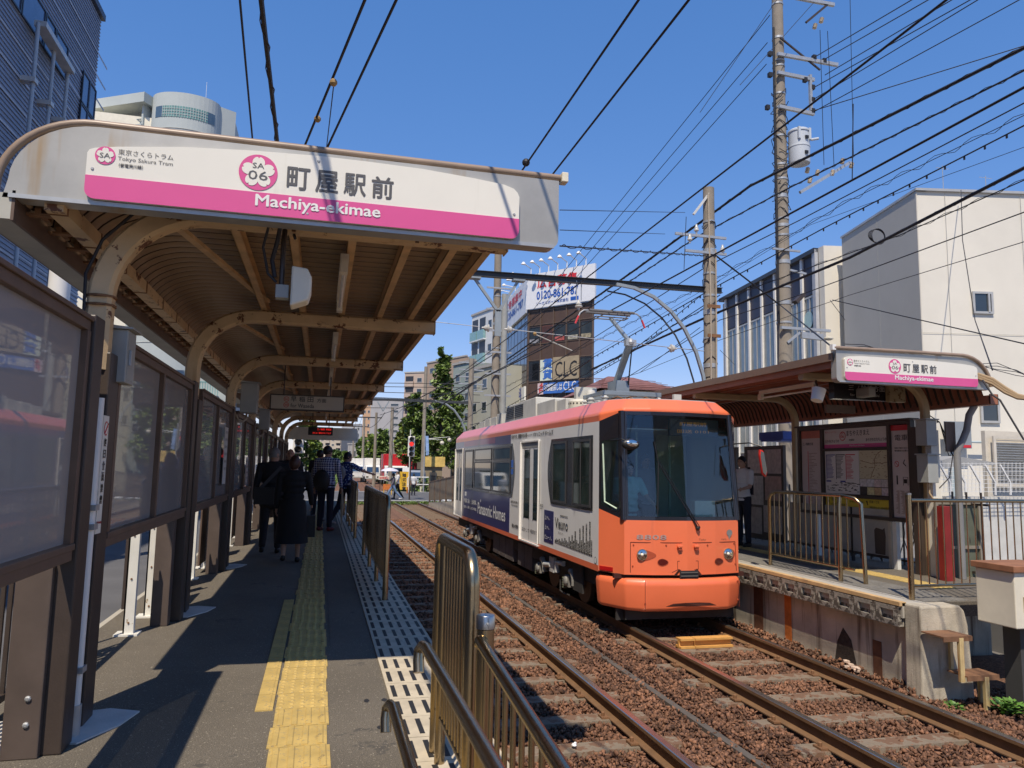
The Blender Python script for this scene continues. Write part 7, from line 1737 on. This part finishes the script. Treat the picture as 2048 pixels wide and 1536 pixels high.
# ================= STREET OBJECTS =================
def signal(x,y,z,label,s=1.,n=3,lit=1,arm=None,pole_to=0.,vertical=True):
    t=thing('traffic_signal',label,'traffic signal',(x,y,z)); hs=.30*s
    MB().box(x-.20*s,x+.20*s,y,y+.16*s,z-hs*(n-.5),z+hs*.55).build('housing',white if lit>=0 else black,t,bevel=.04*s)
    for k in range(n):
        zc=z-k*hs; on=(k==lit)
        MB().lathe([(.125*s,0),(.12*s,.02),(.0,.025)],(x,y-.001,zc),18,0,(0,-1,0)).build('lens',M('signal_red_lit',(.5,.02,.02),.3,emit=(1,.04,.03),es=1.1,var=0) if on else M('signal_lens_dark',(.01,.012,.015),.15,coat=.6),t,True)
        b=MB(); pts=[]
        for i in range(13):
            a=math.pi*i/12; pts.append((x+.15*s*math.cos(a),zc+.15*s*math.sin(a)))
        for i in range(12):
            (xa,za),(xb,zb)=pts[i],pts[i+1]; b.add([(xa,y,za),(xb,y,zb),(xb,y-.20*s,zb),(xa,y-.20*s,za)],[(0,1,2,3)])
        b.build('visor',white if k<1 else black,t)
    if pole_to is not None: MB().tube([(x+.0,y+.2*s,pole_to),(x,y+.2*s,z+.3*s)],.05,8).build('pole',dbrown,t,True)
    return t
q=at(597,878,31); signal(q.x,31,at(597,869,31).z,'large traffic signal showing red, partly hidden by the far end of the left shelter',1.0,3,0,pole_to=.7)
q=at(823,890,47); signal(q.x,47,at(823,878,47).z,'white bodied vertical traffic signal lit red in front of the ginkgo trees beyond the crossing',1.05,4,1,pole_to=0)
# vehicles
def wheel(par,x,y,r,wd): 
    o=MB().lathe([(r*.6,-wd/2),(r,-wd/2+.02),(r,wd/2-.02),(r*.6,wd/2)],(x,y,r),16,0,(1,0,0)).build('wheel',M('tyre',(.02,.02,.02),.8),par,True); MB().lathe([(r*.58,-wd/2-.01),(.0,-wd/2-.015)],(x,y,r),12,0,(1,0,0)).build('rim',galv,o)
def prof_body(x,wd,y,prof,name,mat,par,bev=.06):
    return MB().prism([(x-wd/2,y+a,z) for a,z in prof],(wd,0,0)).build(name,mat,par,bevel=bev)
def van(x,y,label,col,h=1.75,wd=1.5):
    t=thing('van',label,'van',(x,y,0)); 
    prof_body(x,wd,y,[(0,.3),(0,.75),(.25,.98),(.75,h-.12),(1.0,h),(3.2,h),(3.35,h-.2),(3.4,.3)],'body',col,t)
    MB().add([(x-wd*.42,y+.27,1.02),(x+wd*.42,y+.27,1.02),(x+wd*.38,y+.70,h-.16),(x-wd*.38,y+.70,h-.16)],[(0,1,2,3)]).build('windscreen',M('car_glass',(.03,.06,.12),.05,spec=.9),t)
    for s in (-1,1): MB().box(x+s*wd*.36-.13,x+s*wd*.36+.13,y-.02,y+.03,.66,.80).build('headlight',chrome,t,bevel=.02); MB().box(x+s*wd*.5+(0 if s>0 else -.12),x+s*wd*.5+(.12 if s>0 else 0),y+.5,y+.6,1.02,1.18).build('mirror',black,t)
    MB().box(x-wd*.3,x+wd*.3,y-.02,y+.02,.42,.60).build('grille',black,t); MB().box(x-.17,x+.17,y-.035,y-.022,.44,.56).build('number_plate',whitep,t)
    for s in (-1,1):
        for a in (.6,2.75): wheel(t,x+s*(wd/2-.08),y+a,.28,.16)
    MB().box(x-.5,x+.5,y+1.2,y+2.6,h+.02,h+.10).build('roof_rack',black,t)
    return t
van(at(867,0,63).x,63.5,'silver grey kei van with a roof rack waiting at the crossing','' or M('silver_paint',(.40,.43,.45),.3,metal=.4,coat=.4),1.72,1.62)
def truck(x,y,label,boxc,wd=1.85,h=2.9):
    t=thing('box_truck',label,'truck',(x,y,0)); cab=M('truck_white',(.70,.70,.68),.4,var=.03)
    prof_body(x,wd*.92,y,[(0,.45),(0,1.2),(.2,1.9),(.35,2.05),(1.3,2.05),(1.3,.45)],'cab',cab,t); MB().box(x-wd/2,x+wd/2,y+1.4,y+4.6,.7,h).build('cargo_box',boxc,t,bevel=.03)
    MB().box(x-wd*.48,x+wd*.48,y+1.36,y+1.395,.75,h-.03).build('box_front',boxc,t)
    MB().add([(x-wd*.40,y-.012,1.15),(x+wd*.40,y-.012,1.15),(x+wd*.37,y+.17,1.85),(x-wd*.37,y+.17,1.85)],[(0,1,2,3)]).build('windscreen',M('car_glass'),t)
    for s in (-1,1): MB().box(x+s*wd*.34-.14,x+s*wd*.34+.14,y-.02,y+.02,.62,.78).build('headlight',chrome,t); MB().box(x+s*wd*.52-.06,x+s*wd*.52+.06,y+.1,y+.18,1.3,1.6).build('mirror',black,t)
    MB().box(x-wd*.4,x+wd*.4,y-.03,y,.42,.56).build('bumper',gbox,t); MB().box(x-wd/2+.02,x+wd/2-.02,y+1.3,y+4.4,.5,.69).build('chassis',black,t)
    for s in (-1,1):
        for a in (.6,3.7): wheel(t,x+s*(wd/2-.15),y+a,.36,.2)
    return t
truck(at(756,0,98).x,98,'left white box truck parked beyond the planted strip',white)
truck(at(783,0,90).x,90,'right white box truck parked beyond the planted strip, behind the slim pole',white)
truck(at(834,0,78).x-.2,80,'truck with a bright red cargo box behind the concrete pole',M('truck_red',(.50,.02,.03),.4,var=.05),2.6,3.3)
t=thing('red_banner_van','bright red boxed lorry back right of the pole with cable wraps','truck',(at(862,0,78).x,82,0)); x=at(861,0,80).x
MB().box(x-1.3,x+1.3,82,86,.7,3.35).build('cargo_box',M('truck_red'),t,bevel=.03); MB().box(x-1.25,x+1.25,81.9,81.99,2.2,3.2).build('red_panel',M('truck_red'),t)
for s in (-1,1): wheel(t,x+s*1.1,84,.4,.22)
truck(at(618,0,52).x,60,'pale grey light truck on the left street behind the waiting people',gbox,1.8,2.2)
van(at(614,0,40).x-.3,42,'white kei van on the left street seen between the people on the platform',M('truck_white',(.70,.70,.68),.4,var=.03),1.8,1.5)
# yellow vertical sign on the pole, hoarding sign, barrier, street lamps, banner
q=at(842,0,62); t=thing('yellow_sign','tall yellow vertical sign with black lettering at the foot of the concrete pole','sign',(q.x,61.8,0))
z0,z1=at(842,985,61.8).z,at(842,944,61.8).z; MB().box(q.x-.42,q.x+.36,61.7,61.78,max(.15,z0),z1).build('board',M('sign_yellow',(.72,.42,.03),.5),t); 
for i,ch in enumerate('踏切注意'): text(ch,(q.x-.18,61.69,z1-.42-i*.36),(.3,0,0),(0,0,.28),blackp,t,.03)
MB().box(q.x-.2,q.x+.42,61.72,61.78,z1+.01,z1+.36).build('white_notice',whitep,t)
q=at(804,956,58); t=thing('street_notice','white hoarding notice with red lettering on short posts by the crossing','sign',(q.x,58,0))
z0,z1=at(804,960,58).z,at(804,952.5,58).z; x0,x1=at(794,0,58).x,at(815,0,58).x; MB().box(x0,x1,57.96,58,z0,z1).build('board',M('notice_peach',(.70,.60,.48),.5),t); text('駐車禁止',(x0+.08,57.95,z0+.06),(x1-x0-.16,0,0),(0,0,z1-z0-.12),rd,t,.02)
for s in (x0+.1,x1-.15): MB().box(s,s+.05,57.97,58.0,0,z0).build('post',dbrown,t)
t=thing('crossing_barrier','white and orange tubular barrier standing beside the yellow sign','barrier',(at(850,0,57).x,57,0)); bx=at(848,0,57).x
MB().tube([(bx,57,0),(bx,57,1.15),(bx+.1,57,1.25),(bx+1.6,57,1.25)],.04,8).tube([(bx,57,.7),(bx+1.6,57,.7)],.035,8).build('frame',white,t,True); MB().tube([(bx,56.94,.05),(bx,56.94,.5)],.05,8).build('orange_sleeve',oran,t)
t=thing('roadworks_dummy','small orange and yellow roadworks stand at the left foot of the walking couple','stand',(at(812,0,55).x,55,0)); bx=at(812,0,55).x
MB().box(bx-.35,bx+.35,55,55.05,.35,.75).build('orange_board',oran,t); MB().box(bx-.3,bx-.25,55,55.04,0,.35).box(bx+.25,bx+.3,55,55.04,0,.35).build('leg',M('sign_yellow'),t)
q=at(878,0,60); t=thing('street_lamp','grey street lamp post with two cream globe lamps beyond the crossing','street lamp',(q.x,60,0))
zt3=at(878,862,60).z; MB().tube([(q.x,60,0),(q.x,60,zt3)],.05,8).build('post',galv,t,True)
for (px,py) in ((884,886),(899,880)): e=at(px,py,60); MB().tube([(q.x,60,at(878,879,60).z),(e.x,60,e.z+.25),(e.x,60,e.z+.1)],.03,6).build('arm',galv,t,True); MB().ball(e,.18,7,0,(1,1,.9)).build('globe_lamp',M('lamp_lens_cream'),t,True)
q=at(856,0,60); t=thing('banner','pale blue vertical banner with white marks hanging from the pole','banner',(q.x,60,0)); MB().prism([tuple(at(851,872,59.9)),tuple(at(857,872,59.9)),tuple(at(858,909,59.9)),tuple(at(852,911,59.9))],(0,.05,0)).build('cloth',M('banner_blue',(.25,.38,.62),.6,var=.3,vs=4),t); MB().tube([(at(851,0,59.9).x,60,0),(at(851,0,59.9).x,60,at(851,860,59.9).z)],.04,6).build('post',white,t)
# ================= PEOPLE =================
skin=M('skin',(.42,.25,.17),.55,var=.05); hairb=M('hair_black',(.012,.010,.010),.5,var=0); hairg=M('hair_grey',(.16,.15,.14),.6,var=.3,vs=20); hairr=M('hair_auburn',(.055,.02,.012),.5); hairw=M('hair_white',(.55,.53,.50),.6)
suit=M('dark_suit',(.012,.012,.014),.8,var=.1); coat=M('black_coat',(.010,.010,.011),.85,var=.1); jeans=M('blue_jeans',(.12,.19,.32),.8,var=.3,vs=8); dnavy=M('dark_navy_trousers',(.012,.014,.028),.8); wshirt=M('white_shirt',(.62,.62,.62),.8,var=.05); dtee=M('dark_tshirt',(.018,.020,.028),.85); shoeb=M('black_shoe',(.01,.01,.01),.5); shoer=M('dark_red_shoe',(.12,.015,.02),.6)
brt=M('brown_shirt',(.05,.032,.032),.8); grt=M('grey_purple_shirt',(.13,.12,.15),.8); teal=M('teal_uniform',(.25,.50,.50),.7)
def checked(n,c1,c2,sc,kind='checker'):
    m=bpy.data.materials.new(n); m.use_nodes=True; nn=m.node_tree.nodes; l=m.node_tree.links; b=nn['Principled BSDF']; b.inputs['Roughness'].default_value=.85
    tc=nn.new('ShaderNodeTexCoord')
    if kind=='checker':
        s=nn.new('ShaderNodeSeparateXYZ'); l.new(tc.outputs['Object'],s.inputs[0]); o=[]
        for ax in (0,2):
            a=nn.new('ShaderNodeMath'); a.operation='MULTIPLY'; a.inputs[1].default_value=sc; l.new(s.outputs[ax],a.inputs[0]); f=nn.new('ShaderNodeMath'); f.operation='FRACT'; l.new(a.outputs[0],f.inputs[0]); g=nn.new('ShaderNodeMath'); g.operation='LESS_THAN'; g.inputs[1].default_value=.52; l.new(f.outputs[0],g.inputs[0]); o.append(g.outputs[0])
        ad=nn.new('ShaderNodeMath'); l.new(o[0],ad.inputs[0]); l.new(o[1],ad.inputs[1]); hv=nn.new('ShaderNodeMath'); hv.operation='MULTIPLY'; hv.inputs[1].default_value=.5; l.new(ad.outputs[0],hv.inputs[0]); fac=hv.outputs[0]
    else:
        v=nn.new('ShaderNodeTexVoronoi'); v.inputs['Scale'].default_value=sc; l.new(tc.outputs['Object'],v.inputs['Vector']); g=nn.new('ShaderNodeMath'); g.operation='LESS_THAN'; g.inputs[1].default_value=.35; l.new(v.outputs['Distance'],g.inputs[0]); fac=g.outputs[0]
    mx=nn.new('ShaderNodeMix'); mx.data_type='RGBA'; mx.inputs[6].default_value=(*c1,1); mx.inputs[7].default_value=(*c2,1); l.new(fac,mx.inputs[0]); l.new(mx.outputs[2],b.inputs['Base Color']); return m
plaid=checked('blue_plaid',(.50,.52,.60),(.012,.02,.12),20); floral=checked('blue_pattern',(.02,.04,.16),(.40,.48,.62),22,'v')
def remesh(mb,name,mat,parent,vox,smooth=4,tags=None):
    me=mb.mesh(name,mat); o=bpy.data.objects.new(name,me); COL.objects.link(o)
    r=o.modifiers.new('r','REMESH'); r.mode='VOXEL'; r.voxel_size=vox; r.use_smooth_shade=True
    s=o.modifiers.new('s','SMOOTH'); s.factor=.6; s.iterations=smooth
    dg=bpy.context.evaluated_depsgraph_get(); m2=bpy.data.meshes.new_from_object(o.evaluated_get(dg)); o.modifiers.clear(); o.data=m2; bpy.data.meshes.remove(me)
    m2.name=name
    if not m2.materials: m2.materials.append(mat)
    if parent: o.parent=parent; 
    return o
def person(label,loc,face,H=1.70,hair=hairb,hairstyle='short',top=suit,bot=dnavy,shoes=shoeb,stance='stand',arms=((.0,.0),(.0,.0)),bend=(.1,.1),sleeve=1.,skirt=None,build=1.,lean=0.,head=0.,bare_sleeve=False,vox=.016,step=0.,jacket=0.,legs_bare=False,collar=None):
    # local frame: person faces +Y, x to his right... placed with rz=face
    t=thing('person',label,'person',loc,face); s=H/1.70; V=lambda x,y,z:Vector((x*s,y*s+lean*z*s*.5,z*s))
    hipz,kz,shz=.90,.48,1.40
    # joints
    J={}
    for sd,i in ((-1,0),(1,1)):
        st=step*sd
        J['hip%d'%i]=V(sd*.09,0,hipz); J['kn%d'%i]=V(sd*.10,st*.55+abs(st)*.1,kz+abs(st)*.02); J['an%d'%i]=V(sd*.105,st-.02-(.10 if st<0 else 0),.09+(.06 if st<0 else 0)); J['toe%d'%i]=J['an%d'%i]+Vector((sd*.02,.15*s,(-.055 if st>=0 else -.075)*s))
        J['sh%d'%i]=V(sd*.185*build,-.01,shz); fa,oa=arms[i]
        d=Vector((sd*math.sin(oa+.09),math.sin(fa),-math.cos(fa)*math.cos(oa+.09))).normalized(); J['el%d'%i]=J['sh%d'%i]+d*.29*s
        fb=fa+bend[i]; d2=Vector((sd*math.sin(oa*.6+.04),math.sin(fb),-math.cos(fb))).normalized(); J['wr%d'%i]=J['el%d'%i]+d2*.25*s; J['hd%d'%i]=J['wr%d'%i]+d2*.09*s
    def torso(mb,e):
        b_=build
        for (z,rx,ry,y) in ((.88,.155,.115,0),(.96,.16,.12,0),(1.05,.150,.112,.01),(1.15,.150,.112,.01),(1.25,.165,.118,.0),(1.34,.165,.110,-.01),(1.40,.135,.085,-.01)):
            mb.ball(V(0,y,z),1,7,0,((rx*b_+e)*s,(ry*b_+e)*s,.09*s))
        mb.tube([V(-.17*b_,-.01,1.395),V(.17*b_,-.01,1.395)],(.055+e)*s,10)
    def limb(mb,a,c,r0,r1): 
        mb.tube([a,a.lerp(c,.5),c],[r0*s,(r0+r1)/2*s*1.03,r1*s],10); mb.ball(a,r0*s,5); mb.ball(c,r1*s,5)
    body=MB(); torso(body,-.012)
    hc=V(0,.015,1.585); tw=Quaternion((0,0,1),head)
    body.tube([V(0,-.01,1.38),V(0,.0,1.50)],.052*s,10); body.ball(hc,1,9,0,(.074*s,.092*s,.112*s)); fdir=tw@Vector((0,1,0))
    body.ball(hc+fdir*.045*s+Vector((0,0,-.06*s)),.05*s,6); body.ball(hc+fdir*.098*s+Vector((0,0,-.015*s)),.016*s,4)
    for sd in (-1,1): body.ball(hc+tw@Vector((sd*.076*s,-.005*s,-.005*s)),1,4,0,(.014*s,.02*s,.03*s))
    for i in (0,1):
        limb(body,J['hip%d'%i],J['kn%d'%i],.078,.052); limb(body,J['kn%d'%i],J['an%d'%i],.054,.036); limb(body,J['sh%d'%i],J['el%d'%i],.047,.038); limb(body,J['el%d'%i],J['wr%d'%i],.037,.026)
        w_=J['wr%d'%i]; h_=J['hd%d'%i]; d=(h_-w_).normalized(); body.ball(w_.lerp(h_,.55),1,5,0,(.022*s,.035*s,.045*s))
    o=remesh(body,'body',skin,t,vox*s,2)
    # fingers: five separate tapered fingers per hand, slightly curled
    for i,sd in ((0,-1),(1,1)):
        w_=J['wr%d'%i]; h_=J['hd%d'%i]; d=(h_-w_).normalized(); f=MB()
        for k in range(4):
            base=w_+d*.075*s+Vector((0,(k-1.5)*.019*s,0)); L=(.055,.068,.064,.050)[k]*s; f.tube([base,base+d*L*.5+Vector((-sd*.004,0,0)),base+d*L*.8+Vector((-sd*.018,.004,0)),base+d*L*.9+Vector((-sd*.03,.006,0))],[.009*s,.0085*s,.008*s,.006*s],6)
        base=w_+d*.03*s+Vector((0,.03*s,0)); f.tube([base,base+d*.03*s+Vector((0,.018*s,0)),base+d*.06*s+Vector((-sd*.01,.02*s,0))],[.011*s,.0095*s,.007*s],6)
        f.build('fingers',skin,t,True,kind='stuff') if 0 else None
        oo=bpy.data.objects.new('fingers',f.mesh('fingers',skin,True)); COL.objects.link(oo); oo.parent=t; oo['kind']='stuff'
    # eyes, mouth
    f=MB(); 
    for sd in (-1,1): f.ball(hc+tw@Vector((sd*.030*s,.083*s,.008*s)),.010*s,4)
    f.ball(hc+tw@Vector((0,.092*s,-.055*s)),1,4,0,(.022*s,.006*s,.004*s)); oo=bpy.data.objects.new('eyes_and_mouth',f.mesh('eyes_and_mouth',hairb)); COL.objects.link(oo); oo.parent=t; oo['kind']='stuff'
    # top
    m=MB(); torso(m,.012)
    if jacket: 
        for z in (.78,.84,.90): m.ball(V(0,0,z),1,7,0,((.175+.01)*build*s,(.13+.01)*build*s,.08*s))
    for i in (0,1):
        limb(m,J['sh%d'%i],J['el%d'%i],.062,.052 if sleeve>.5 else .058)
        if sleeve>.6: limb(m,J['el%d'%i],J['el%d'%i].lerp(J['wr%d'%i],.92),.052,.04)
        elif sleeve<=.5: pass
    if sleeve<=.5:
        m=MB(); torso(m,.012)
        for i in (0,1): limb(m,J['sh%d'%i],J['sh%d'%i].lerp(J['el%d'%i],.75),.064,.060)
    m.ball(V(0,-.01,1.43),1,6,0,(.075*s,.07*s,.04*s))
    remesh(m,'coat' if jacket else 'shirt',top,t,vox*s,3)
    # bottom
    m=MB()
    if skirt:
        m=MB(); r=[(.17,.13,1.0),(.19,.15,.9),(.20,.165,.75),(.22,.19,.5),(.235,.21,.32)] if skirt=='long' else [(.16,.12,.98),(.18,.15,.85),(.2,.17,.6)]
        n=20
        for (rx,ry,z) in r:
            for k in range(n): a=2*math.pi*k/n; wob=1+.05*math.sin(a*5)*(1.1-z); m.v.append(tuple(V(rx*math.cos(a)*wob*build,ry*math.sin(a)*wob*build,z)))
        for i in range(len(r)-1):
            for k in range(n): m.f.append((i*n+k,(i+1)*n+k,(i+1)*n+(k+1)%n,i*n+(k+1)%n)); m.m.append(0)
        m.f.append(tuple((len(r)-1)*n+k for k in range(n))); m.m.append(0)
        oo=bpy.data.objects.new('skirt',m.mesh('skirt',bot,2)); COL.objects.link(oo); oo.parent=t
    else:
        for z in (.86,.92,.97): m.ball(V(0,0,z),1,7,0,(.165*build*s,.125*build*s,.08*s))
        for i in (0,1): limb(m,J['hip%d'%i],J['kn%d'%i],.092,.068); limb(m,J['kn%d'%i],J['an%d'%i].lerp(J['kn%d'%i],.06),.068,.062 if bot is jeans else .054)
        remesh(m,'trousers',bot,t,vox*s,3)
    # shoes
    for i in (0,1):
        m=MB(); a=J['an%d'%i]; to=J['toe%d'%i]; m.ball(a+Vector((0,-.03*s,-.035*s)),.042*s,5); m.tube([a+Vector((0,-.05*s,-.05*s)),a.lerp(to,.5)+Vector((0,0,-.012*s)),to],[.040*s,.042*s,.034*s],8); m.ball(to,.034*s,5)
        remesh(m,'shoe',shoes,t,.012*s,2)
    # hair: cap over the skull, leaving the face
    if hair:
        m=MB(); n=14
        for i in range(9):
            th=math.pi*.62*i/8
            for k in range(n):
                a=2*math.pi*k/n; fy_=math.sin(a)   # front when a=pi/2
                tt=th*(1-.42*max(0,fy_)) if hairstyle!='bald' else th*.0+1.1*th*(.5+.5*(1-max(0,fy_)))
                r_=1.12 if hairstyle!='bob' else 1.2
                p=Vector((.074*r_*math.sin(tt)*math.cos(a),.092*r_*math.sin(tt)*math.sin(a)-.004,.112*r_*math.cos(tt)))*s
                m.v.append(tuple(hc+tw@p))
        for i in range(8):
            for k in range(n): m.f.append((i*n+k,(i+1)*n+k,(i+1)*n+(k+1)%n,i*n+(k+1)%n)); m.m.append(0)
        if hairstyle=='bob': m.ball(hc+tw@Vector((0,-.03*s,.0)),1,7,0,(.088*s,.085*s,.115*s))
        if hairstyle=='bun': m.ball(hc+tw@Vector((0,-.05*s,.02)),1,7,0,(.082*s,.075*s,.10*s))
        if hairstyle=='full': m.ball(hc+tw@Vector((0,-.02*s,.025)),1,7,0,(.088*s,.098*s,.105*s))
        oo=bpy.data.objects.new('hair',m.mesh('hair',hair,2)); COL.objects.link(oo); oo.parent=t
    t['_s']=s
    return t,J,s
def child(mb,name,mat,t,smooth=True): o=bpy.data.objects.new(name,mb.mesh(name,mat,smooth)); COL.objects.link(o); o.parent=t; return o
def held(mb,name,mat,t,label,cat,smooth=True):
    # things carried are things of their own, placed at the carrier's frame
    o=bpy.data.objects.new(name,mb.mesh(name,mat,smooth)); COL.objects.link(o); o.matrix_world=Matrix.LocRotScale(t.location,t.rotation_euler,None); o['label']=label; o['category']=cat; return o
# old man in dark suit walking away with a shoulder bag
t,J,s=person('grey haired old man in a black suit walking away up the left platform',(-.71,12.45,PZ),.0,1.66,hairg,'short',suit,suit,shoeb,arms=((-.15,.05),(.25,.08)),bend=(.15,.3),build=1.12,head=-.65,jacket=1,step=.16)
m=MB(); m.obox((-.27,-.20,.78),(.30,0,0),(0,.10,0),(0,.0,.26)); bg1=held(m,'shoulder_bag',M('black_bag',(.016,.016,.017),.6),t,'black shoulder bag hanging at the back of the old man in the suit','bag',False)
m=MB(); m.bar((.12,-.135,1.36),(-.18,-.16,1.02),.05,.008,0,(0,1,0)); child(m,'bag_strap',M('strap_grey',(.05,.05,.055),.7),t,False)
# woman in long black coat
t,J,s=person('auburn haired woman in a long black coat walking beside the old man',(-.36,11.35,PZ),.0,1.52,hairr,'bob',coat,coat,shoeb,arms=((.0,.02),(.15,.10)),bend=(.2,.5),skirt='long',build=1.12,jacket=1,step=.09,head=-.3)
m=MB(); hx=J['hd1']; m.obox((hx.x-.07,hx.y-.16,hx.z-.40),(.13,0,0),(.0,.34,0),(0,0,.30)); m.tube([Vector((hx.x-.0,hx.y-.08,hx.z-.10)),Vector((hx.x,hx.y-.03,hx.z+.02)),Vector((hx.x,hx.y+.03,hx.z+.02)),Vector((hx.x,hx.y+.1,hx.z-.10))],.009,6); held(m,'handbag',M('black_bag'),t,'big black handbag carried by the woman in the long coat','bag',False)
# bald man facing the camera
person('bald man in a dark T-shirt facing the camera behind the old man',(-.62,16.4,PZ),math.pi,1.72,None,'bald',dtee,dnavy,shoeb,arms=((.05,.08),(.05,.08)),bend=(.2,.2),sleeve=.4,build=1.05)
# plaid shirt man
t,J,s=person('man in a blue and white plaid shirt standing with his back to us',(.14,16.6,PZ),-.45,1.80,hairb,'full',plaid,dnavy,shoer,arms=((.0,.05),(.1,.08)),bend=(.1,.15),build=1.15,head=-.5)
m=MB(); m.ball((-.02,-.20,1.06),1,8,0,(.19,.10,.24)); held(m,'backpack',M('black_bag'),t,'black backpack worn by the man in the plaid shirt','backpack')
m=MB(); h_=J['hd1']; m.tube([h_+Vector((0,.03,.05)),h_+Vector((0,.04,-.3)),h_+Vector((0,.05,-.72))],[.012,.035,.008],8); held(m,'closed_umbrella',M('beige_umbrella',(.42,.38,.28),.7),t,'closed beige umbrella held by the man in the plaid shirt','umbrella')
t,J,s=person('person in dark clothes with a pale strapped backpack left of the plaid shirt man',(-.02,19.3,PZ),-.2,1.76,hairb,'full',M('dark_navy_jersey',(.010,.010,.02),.8),dnavy,shoeb,arms=((.1,.06),(.1,.06)),bend=(.3,.3),sleeve=.4)
m=MB(); m.ball((-.02,-.18,1.18),1,8,0,(.15,.09,.22)); held(m,'backpack',M('grey_backpack',(.14,.13,.13),.7),t,'grey and black backpack of the person standing behind the plaid shirt man','backpack')
t,J,s=person('young man in a blue patterned shirt leaning out beside the railing',(.60,17.9,PZ),-.9,1.70,hairb,'short',floral,dnavy,M('white_black_sneaker',(.3,.3,.3),.6),arms=((.2,.1),(1.1,.2)),bend=(.4,.2),sleeve=.4,step=.22,head=-.4)
m=MB(); m.ball((.0,-.17,1.22),1,8,0,(.14,.07,.17)); held(m,'sling_bag',M('grey_bag',(.30,.29,.29),.7),t,'light grey bag on the back of the young man in the patterned shirt','bag')
# people beyond the crossing
t,J,s=person('woman in wide blue jeans striding over the crossing under a parasol',(at(822,0,46.9).x,46.9,.0),math.pi/2,1.62,hairb,'bob',grt,jeans,M('white_sneaker',(.7,.7,.7),.6),arms=((.2,.05),(.9,.05)),bend=(.3,.9),step=.42,build=1.0,vox=.02)
m=MB(); c=Vector((.05,.25,1.80)); n=14
m.lathe([(.0,.16),(.25,.12),(.45,.04),(.56,-.05),(.54,-.05),(.43,.03),(.0,.14)],c,16); pr=held(m,'parasol',M('lilac_parasol',(.62,.60,.68),.6),t,'pale lilac parasol held over the woman striding across the crossing','parasol'); m=MB(); m.tube([(.05,.25,1.1),(.05,.25,1.94)],.012,6); oo=child(m,'handle',galv,pr)
person('man in a white T-shirt and black trousers walking beside the woman with the parasol',(at(830,0,48.0).x,48.0,.0),math.pi/2,1.76,hairb,'short',wshirt,M('black_trousers',(.012,.012,.012),.8),shoeb,arms=((.2,.05),(.6,.05)),bend=(.2,.7),sleeve=.4,step=.2,vox=.02)
z_=lambda y:.75-(y-30)/13.5*.73
person('white haired man in a dark brown shirt standing on the ramp behind the parapet',(7.0,at(897,0,38).x and 33.6,z_(33.6)),.4,1.70,hairw,'full',brt,dnavy,shoeb,arms=((.1,.1),(.1,.1)),bend=(.2,.2),sleeve=.4,vox=.02,build=1.1)
person('small dark haired person behind the parapet next to the white haired man',(6.72,34.6,z_(34.6)),.2,1.50,hairb,'bob',dtee,dnavy,shoeb,sleeve=.4,vox=.02)
person('person in a pale blouse waiting behind the parapet in front of the grey van',(at(866,0,52).x,54,.0),.0,1.55,hairb,'bob',wshirt,dnavy,shoeb,sleeve=.4,vox=.024)
person('person in a pale blue shirt on the left street beside the van',(at(617,0,38).x,38.5,.05),.1,1.65,hairb,'short',M('pale_blue_shirt',(.40,.44,.55),.8),dnavy,shoeb,sleeve=.4,vox=.024)
# attendant at the right platform
person('person in a white T-shirt and dark dungarees right of the tram',(7.63,12.55,RZ),math.pi/2+.3,1.66,hairb,'short',wshirt,M('dungarees_navy',(.012,.014,.025),.8),shoeb,arms=((.3,.1),(.5,.05)),bend=(1.1,1.0),sleeve=.4,head=.2)
t=[o for o in COL.objects if o.get('label','').startswith('person in a white T-shirt and dark dung')][0]
m=MB(); m.obox((-.13,-.14,.95),(.26,0,0),(0,.03,0),(0,0,.38)); m.bar((-.08,-.13,1.3),(-.08,-.08,1.46),.05,.01); m.bar((.08,-.13,1.3),(.08,-.08,1.46),.05,.01); child(m,'dungaree_bib',M('dungarees_navy'),t,False)
# driver and passengers in the tram
cap=person('tram driver in a teal shirt behind the left of the windscreen',(TX-.42,10.5,.62),math.pi,1.62,hairb,'full',teal,dnavy,shoeb,arms=((.5,.15),(.5,.15)),bend=(.6,.6),vox=.018,sleeve=.4)
for (x,y,mt,lab) in ((TX-.2,14.7,wshirt,'passenger in a white shirt inside the tram behind the first side windows'),(TX+.35,11.6,M('grey_tshirt',(.2,.2,.22),.8),'passenger with grey hair inside the tram, seen through the windscreen')):
    person(lab,(x,y,.72),math.pi,1.66,hairg if 'grey' in lab else hairb,'full',mt,dnavy,shoeb,vox=.024)
